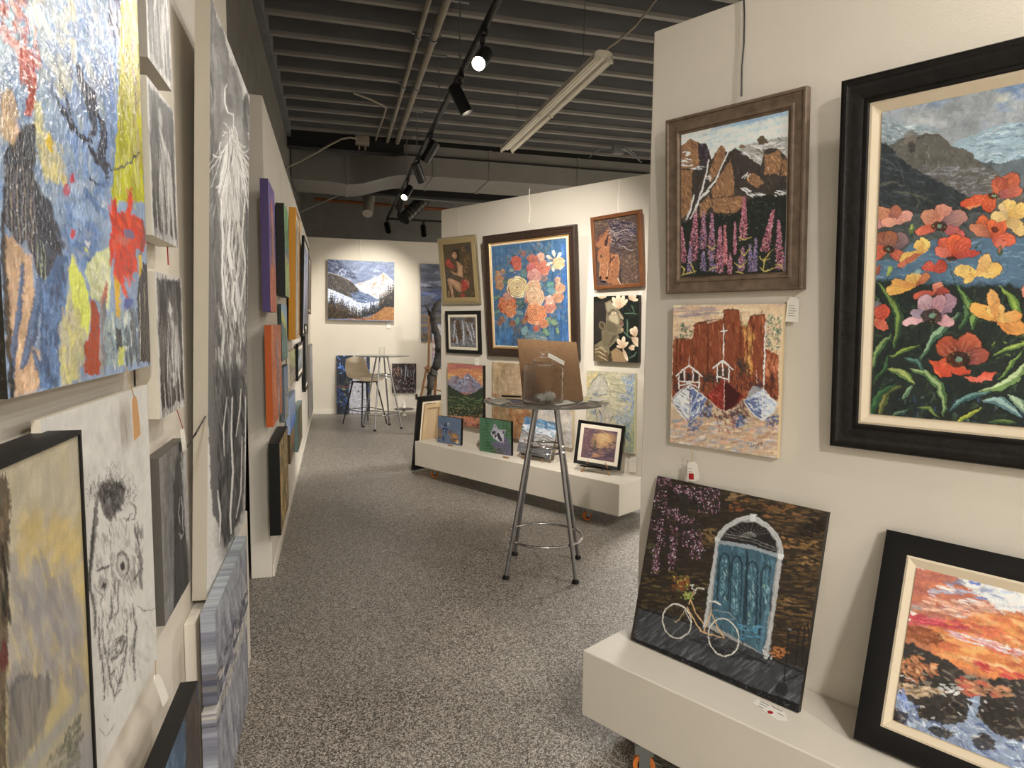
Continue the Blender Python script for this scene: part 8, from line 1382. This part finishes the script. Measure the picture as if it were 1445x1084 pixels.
MB().box(lf.x+.12-off.x, lf.x+.80-off.x, -.03, .06, .80, .83).build('tray', M_wood, es, smooth=False)
def art_easel(A): A.unit(); A.grad([(0, 'd8d0c0'), (.3, 'd0b8a0'), (.6, 'b8907c'), (.8, 'a4a8ac'), (1, '6f9cb4')], warp=.2, ws=20); A.dabs((0, 0, 100, 100), 60, ['c8a890', 'd8c8b8', 'b8887c', '9ab4bc'], (14, 40), (5, 12), 10, 30, .6)
place('canvas_picture', Matrix.Translation((lf.x+.50, 10.99, .832)) @ Matrix.Rotation(-.03, 4, 'X'), .5, .72, 'pale peach and blue canvas standing on the studio easel', 'painting', art_easel, (80, 110), 'B', .02, side='2a2420')
YD = 9.1; dw = empty('driftwood_sculpture', T(1.35, YD, 0), 'tall twisted grey driftwood piece standing before the studio easel', 'driftwood'); od = Vector((1.35, YD, 0))
def dpath(P, R, nm, seed):
    rs_ = np.random.RandomState(seed); pts = [on_y(x, y, YD)-od for x, y in P]; out = []; rad = []
    for i in range(len(pts)-1):
        for k in range(5): t = k/5; v = pts[i].lerp(pts[i+1], t)+Vector((rs_.randn()*.006, rs_.randn()*.02, 0)); out.append(v); rad.append((R[i]*(1-t)+R[i+1]*t)*(1+.18*rs_.randn()*.6))
    out.append(pts[-1]); rad.append(R[-1]); return MB().tube(out, rad, 12).build(nm, M_drift, dw, ang=60)
b0 = project((on_y(606, 556, YD)[0], YD, .012))
dpath([(b0[0], b0[1]), (606, 580), (606, 556), (608, 535), (613, 520), (620, 505), (619, 485), (613, 462), (611, 445), (615, 432), (624, 422)], [.05, .045, .04, .05, .055, .065, .055, .05, .045, .035, .02], 'trunk', 3)
dpath([(619, 508), (628, 500), (640, 495)], [.045, .03, .012], 'branch', 5); dpath([(612, 450), (605, 440), (600, 432)], [.025, .018, .008], 'branch', 6)
MB().box(-.16, .16, -.12, .12, .001, .035, .006).build('base', M_black, dw, Matrix.Translation((on_y(606, 556, YD)[0]-0, YD, 0)))
dw.children[-1].matrix_parent_inverse = Matrix.Identity(4); bb_ = [c for c in dw.children if c.name.startswith('base')][0]; bb_.location = (on_y(606, 556, YD)[0]-1.35, 0, 0)
YF = 11.2; fp = on_y(570, 583, YF)
st_ = MB().lathe([(0, 0), (.05, 0), (.05, .008), (.022, .02), (.02, .085), (.05, .10), (.0, .10)], 28).build('display_stand', M_white, None, T(fp.x, YF, .001)); tag(st_, 'low white pedestal with black disc standing by the back wall', 'stand')
MB().lathe([(0, .101), (.16, .101), (.163, .106), (.16, .112), (0, .112)], 40).build('disc_top', M_black, st_)
rb = bmesh.new()
def blob(bm, c, s):
    r_ = bmesh.ops.create_icosphere(bm, subdivisions=3, radius=1)
    for v in r_['verts']: v.co = (c[0]+v.co.x*s[0], c[1]+v.co.y*s[1], c[2]+v.co.z*s[2])
for c, s in (((0, 0, .04), (.035, .03, .04)), ((0, -.005, .085), (.025, .022, .024)), ((-.012, 0, .125), (.007, .006, .032)), ((.012, 0, .125), (.007, .006, .032)), ((.0, -.03, .02), (.028, .016, .016)), ((0, -.026, .082), (.008, .008, .006))): blob(rb, c, s)
me = bpy.data.meshes.new('rabbit_figurine'); rb.to_mesh(me); rb.free(); me.materials.append(mat('white_porcelain', 'f0ece4', .25)); me.polygons.foreach_set('use_smooth', [True]*len(me.polygons))
ro = bpy.data.objects.new('rabbit_figurine', me); C.objects.link(ro); ro.matrix_world = T(fp.x, YF, .1145); md = ro.modifiers.new('r', 'REMESH'); md.mode = 'VOXEL'; md.voxel_size = .004; md.use_smooth_shade = True
tag(ro, 'small white rabbit figurine on the black disc stand', 'figurine')

# ---------------------------------------------------------------- price tags and hanging cords
def hang_tag(W, string, quad, label, m=None, sm_=None, d=.012, red=None, lines=3, cat='tag'):
    """string = px from where it hangs, quad = px corners TL,TR,BR,BL of the card"""
    P = [Vector(W.at(x, y, d)) for x, y in quad]; c = sum(P, Vector())/4; n = Vector(W.n); e = empty('hanging_tag', Matrix.Translation(c), label, cat)
    q = [p-c for p in P]; ins = [q[0].lerp(q[1], .25), q[0].lerp(q[1], .75), q[1].lerp(q[2], .14), q[2], q[3], q[0].lerp(q[3], .14)]
    k = len(ins); MB().add([v-n*.0006 for v in ins]+[v+n*.0006 for v in ins], [tuple(range(k)), tuple(range(2*k-1, k-1, -1))]+[(i, i+k, (i+1) % k+k, (i+1) % k) for i in range(k)]).build('card', m or M_paper, e, smooth=False)
    if string: MB().tube([Vector(W.at(x, y, max(d, .008)))-c for x, y in string]+[q[0].lerp(q[1], .5)], .0011, 6).build('string', sm_ or M_string, e)
    if lines and not m:
        for i in range(lines):
            t = .35+i*.5/lines; a = q[0].lerp(q[3], t).lerp(q[1].lerp(q[2], t), .18); b = q[0].lerp(q[3], t).lerp(q[1].lerp(q[2], t), .6+.2*((i*7) % 3)/2); MB().bar(a+n*.0009, b+n*.0009, .0012, .0003, up=tuple(n)).build('writing', M_ink, e, smooth=False)
    if red:
        r = [Vector(W.at(x, y, d+.0013))-c for x, y in red]; MB().add([v for v in r]+[v+n*.0004 for v in r], [(0, 1, 2, 3), (7, 6, 5, 4), (0, 4, 5, 1), (1, 5, 6, 2), (2, 6, 7, 3), (3, 7, 4, 0)]).build('red_mark', M_red, e, smooth=False)
    return e
hang_tag(WR, [(1119, 409), (1119.5, 418)], [(1112, 419), (1128, 420), (1126.5, 455), (1108, 454)], 'white handwritten price tag hanging under the lupin painting', d=.02, lines=5)
hang_tag(WR, [(977, 634), (978, 650)], [(972, 651), (983, 652), (987, 676), (980, 679)], 'white price tag turned sideways below the boats canvas', d=.03, lines=0)
hang_tag(WR, [(977, 634), (976, 650)], [(970, 652), (980, 652), (980, 680), (970, 678)], 'white price tag with a dark red square below the boats canvas', red=[(972, 668), (979, 668.5), (979, 677), (972, 676.5)], d=.05)
hang_tag(WM, [(902.5, 403), (903, 411)], [(901, 411), (906, 411), (906, 427), (901, 427)], 'small white price tag with red marks under the horse relief', red=[(902.3, 420), (905.2, 420), (905.2, 425), (902.3, 425)], lines=1)
hang_tag(WM, [(673, 500), (672.5, 505)], [(670, 505), (676, 505.5), (676, 517), (670, 516)], 'small white price tag above the sunset mountain canvas', d=.054, lines=1)
hang_tag(WM, [(893.5, 636), (893.5, 642)], [(889, 643), (898, 644), (898, 667), (888, 666)], 'white price tag hanging under the white horse canvas', lines=2)
hang_tag(WB, [(549.5, 450), (549, 456)], [(546, 455), (552, 455.5), (551, 464), (545, 463)], 'small white price tag under the mountain valley canvas', lines=2)
hang_tag(WB, [(588, 553), (588, 556)], [(586.5, 556), (589.5, 556), (589.5, 564), (586.5, 564)], 'tiny dark tag beside the brown rocks canvas', m=mat('dark_tag', '3a2a24', .7))
hang_tag(WL, [(178, 517), (183, 540), (188, 556)], [(186, 561), (193, 559), (198, 613), (189.5, 622)], 'brown kraft paper tag hanging below the abstract canvas', m=M_kraft, d=.052)
hang_tag(WL, [(250, 579), (254, 592), (258, 604)], [(253.5, 606), (259.5, 604), (263.5, 634), (258, 638)], 'white tag on a red string below the nude figure canvas', sm_=M_redstr, d=.052, lines=0)
hang_tag(WL, [(219.5, 932), (219.5, 950)], [(215, 955), (225, 950), (238, 985), (230, 998)], 'white folded tag hanging above the dark blue canvas', d=.06, lines=0)
hang_tag(WF, [(399, 589), (400.5, 592)], [(399, 590), (402, 594), (412.5, 610), (409, 605)], 'white tag hanging crooked under the orange canvas', d=.075, lines=0)
for q, lab in (([(230, 106), (231.5, 114), (233.5, 123)], 'short red string under the topmost small drawing'), ([(236, 341), (236.5, 356), (237.5, 374)], 'short red string under the draped figure drawing')):
    tag(MB().tube([W_pt for W_pt in [tuple(WL.at(x, y, .03)) for x, y in q]], .0016, 6).build('hanging_string', M_redstr), lab, 'string')
def cord(W, q, r, m_, lab, d=.006): tag(MB().tube([tuple(W.at(x, y, d)) for x, y in q], r, 8).build('picture_wire', m_), lab, 'cord')
cord(WR, [(1049, -30), (1050.5, 20), (1050, 60), (1047, 95), (1046.5, 136)], .0025, M_black, 'dark cord hanging down to the lupin painting')
M_clear = mat('clear_cord', 'e8e2d4', .3)
cord(WM, [(747.5, 266), (746.5, 280), (748, 295), (746.5, 314)], .0035, M_clear, 'twisted clear cord above the rose painting')
cord(WM, [(873.5, 254), (873, 268), (871.5, 285), (872.5, 300)], .0035, M_clear, 'twisted clear cord above the horse relief')
cord(WM, [(648, 293), (648, 332)], .002, M_clear, 'thin clear cord above the seated woman painting')
cord(WB, [(508, 338), (508, 352), (509.5, 367)], .005, M_clear, 'clear cord above the mountain valley canvas')
cord(WF, [(395.5, 243), (395.5, 262), (396.5, 287)], .0025, M_clear, 'clear cord above the green landscape canvas')
tag(MB().tube([tuple(WL.at(263.5, 632, .03)), tuple(WL.at(276, 612, .10)), tuple(WL.at(291, 586, .052))], .0025, 8).build('picture_wire', M_black), 'thin black cord crossing the side of the tall board', 'cord')
# sold label lying on the near plinth
lp = [on_z(x, y, ZP+.0008) for x, y in ((1068, 987), (1108, 1006), (1112, 1018), (1096, 1016), (1062, 993))]; cl = sum(lp)/5
lb = empty('price_label', T(cl[0], cl[1], ZP+.0008), 'white printed label with a red dot lying on the right plinth', 'label'); n = 5
MB().add([(p[0]-cl[0], p[1]-cl[1], 0) for p in lp]+[(p[0]-cl[0], p[1]-cl[1], .0008) for p in lp], [tuple(range(n-1, -1, -1)), tuple(range(n, 2*n))]+[(i, (i+1) % n, (i+1) % n+n, i+n) for i in range(n)]).build('card', M_paper, lb, smooth=False)
rd = on_z(1087, 1005.5, ZP+.0018); MB().lathe([(0, .0010), (.0085, .0010), (.0085, .0014), (0, .0014)], 24, (rd[0]-cl[0], rd[1]-cl[1], 0)).build('red_dot', M_red, lb)
for a, b in (((1073, 990), (1085, 996)), ((1072, 993), (1082, 998)), ((1089, 997), (1104, 1004.5)), ((1097, 1006), (1106, 1011)), ((1070, 996), (1077, 1000))):
    A_, B_ = on_z(*a, ZP+.0018), on_z(*b, ZP+.0018); MB().bar((A_[0]-cl[0], A_[1]-cl[1], .0012), (B_[0]-cl[0], B_[1]-cl[1], .0012), .0022, .0004).build('writing', M_ink, lb, smooth=False)
# ---------------------------------------------------------------- light
P_ = lambda W, u, z: tuple(W.pt(u, z, .03))
SP = [
 ((TX, 2.2), P_(WL, 1.7, 1.2), 55, 62, 'black spotlight at the near end of the long track', True),
 ((TX, 3.0), P_(WM, -1.35, 1.3), 420, 62, 'added black spotlight over the near glass table, out of view', True),  # added out of view to even the light on the middle panel
 ((TX, 4.35), P_(WL, 1.7, 1.15), 85, 52, 'brightly glowing black spotlight on the long track, left of the strip light', True),
 ((TX, 5.15), P_(WM, -.25, .85), 110, 56, 'black spotlight second along the track, tilted right', True),
 ((TX, 6.75), P_(WF, 7.5, 1.0), 60, 62, 'black spotlight tilted down left beside the duct', True),
 ((TX, 7.7), (2.1, 8.9, .9), 60, 60, 'black spotlight tilted right in front of the duct', True),
 ((TX, 8.9), P_(WF, 7.0, 1.0), 50, 60, 'lit spotlight facing back towards the left wall below the duct', True),
 ((TX, 9.7), (.55, 11.6, 1.7), 240, 66, 'black spotlight behind the duct aimed at the mountain valley canvas', True),
 ((TX, 12.2), (1.2, 9.6, .8), 8, 55, 'black spotlight hanging at the far end of the long track', False),
]
for (x, y), aim, wt, sz, lab, on in SP: spotlight((x, y, ZT), aim, lab, wt, sz, on=on)
spotlight((1.62, 12.338, ZT), (1.6, 11.0, 1.2), 'black spotlight on the short far track', on=False)
w = bpy.data.worlds.new('room_air'); bpy.context.scene.world = w; w.use_nodes = True
w.node_tree.nodes['Background'].inputs[0].default_value = (.5, .45, .38, 1); w.node_tree.nodes['Background'].inputs[1].default_value = .3
# second track behind and to the right of the camera, with its spotlights
tb = MB().box(1.78, 1.816, -3.0, 2.0, ZT-.012, ZT+.022, .002).build('lighting_track', M_black); tag(tb, 'black ceiling track over the near end of the right panel', 'track')
for y in (-2.5, -.5, 1.5): MB().tube([(1.798, y, ZT+.02), (1.798, y, 4.268)], .006, 8).build('hanging_rod', M_zinc, tb)
for y, aim, wt in ((-1.6, (-.4, 1.0, .9), 90), (-.6, P_(WR, .9, 1.0), 26), (.4, (1.3, 3.6, .6), 70)):
    spotlight((1.798, y, ZT), aim, 'black spotlight on the ceiling track over the near end of the right panel', wt, 70)
def fill_tube_fixture(x, y, pw):  # unseen strip lights added to raise the ambient light
    e = empty('strip_light', T(x, y, 3.5), 'unseen lit twin tube strip light added for fill under the ceiling', 'light fixture', 'added fill strip lights')
    MB().box(-.08, .08, -.65, .65, 0, .06, .01).build('housing', M_fixture, e)
    mm = mat('fill_tube_glow', 'fff4e0', .5); mm.node_tree.nodes['Principled BSDF'].inputs['Emission Color'].default_value = (1, .86, .68, 1); mm.node_tree.nodes['Principled BSDF'].inputs['Emission Strength'].default_value = 6
    for dx in (-.04, .04): MB().tube([(dx, -.6, -.018), (dx, .6, -.018)], .014, 12).build('lamp_tube', mm, e)
    for dy in (-.5, .5): MB().tube([(0, dy, .06), (0, dy, .768)], .003, 6).build('hanger_wire', M_zinc, e)
    l = bpy.data.lights.new('fill_tube_lamp', 'AREA'); l.shape = 'RECTANGLE'; l.size = .16; l.size_y = 1.2; l.energy = pw; l.color = (1, .96, .90)
    o = bpy.data.objects.new('fill_tube_lamp', l); C.objects.link(o); o.parent = e; o.location = (0, 0, -.04)
for x, y, pw in ((4.6, 1.0, 160), (4.8, 7.0, 320), (.6, -2.6, 200), (2.6, -1.5, 60), (5.4, 12.4, 160)): fill_tube_fixture(x, y, pw)
sc = bpy.context.scene; sc.view_settings.view_transform = 'Standard'; sc.view_settings.look = 'None'; sc.view_settings.gamma = 1; sc.view_settings.exposure = 0.1; sc.view_settings.use_curve_mapping = False
print('LEANS'); [print(l) for l in LEANS]
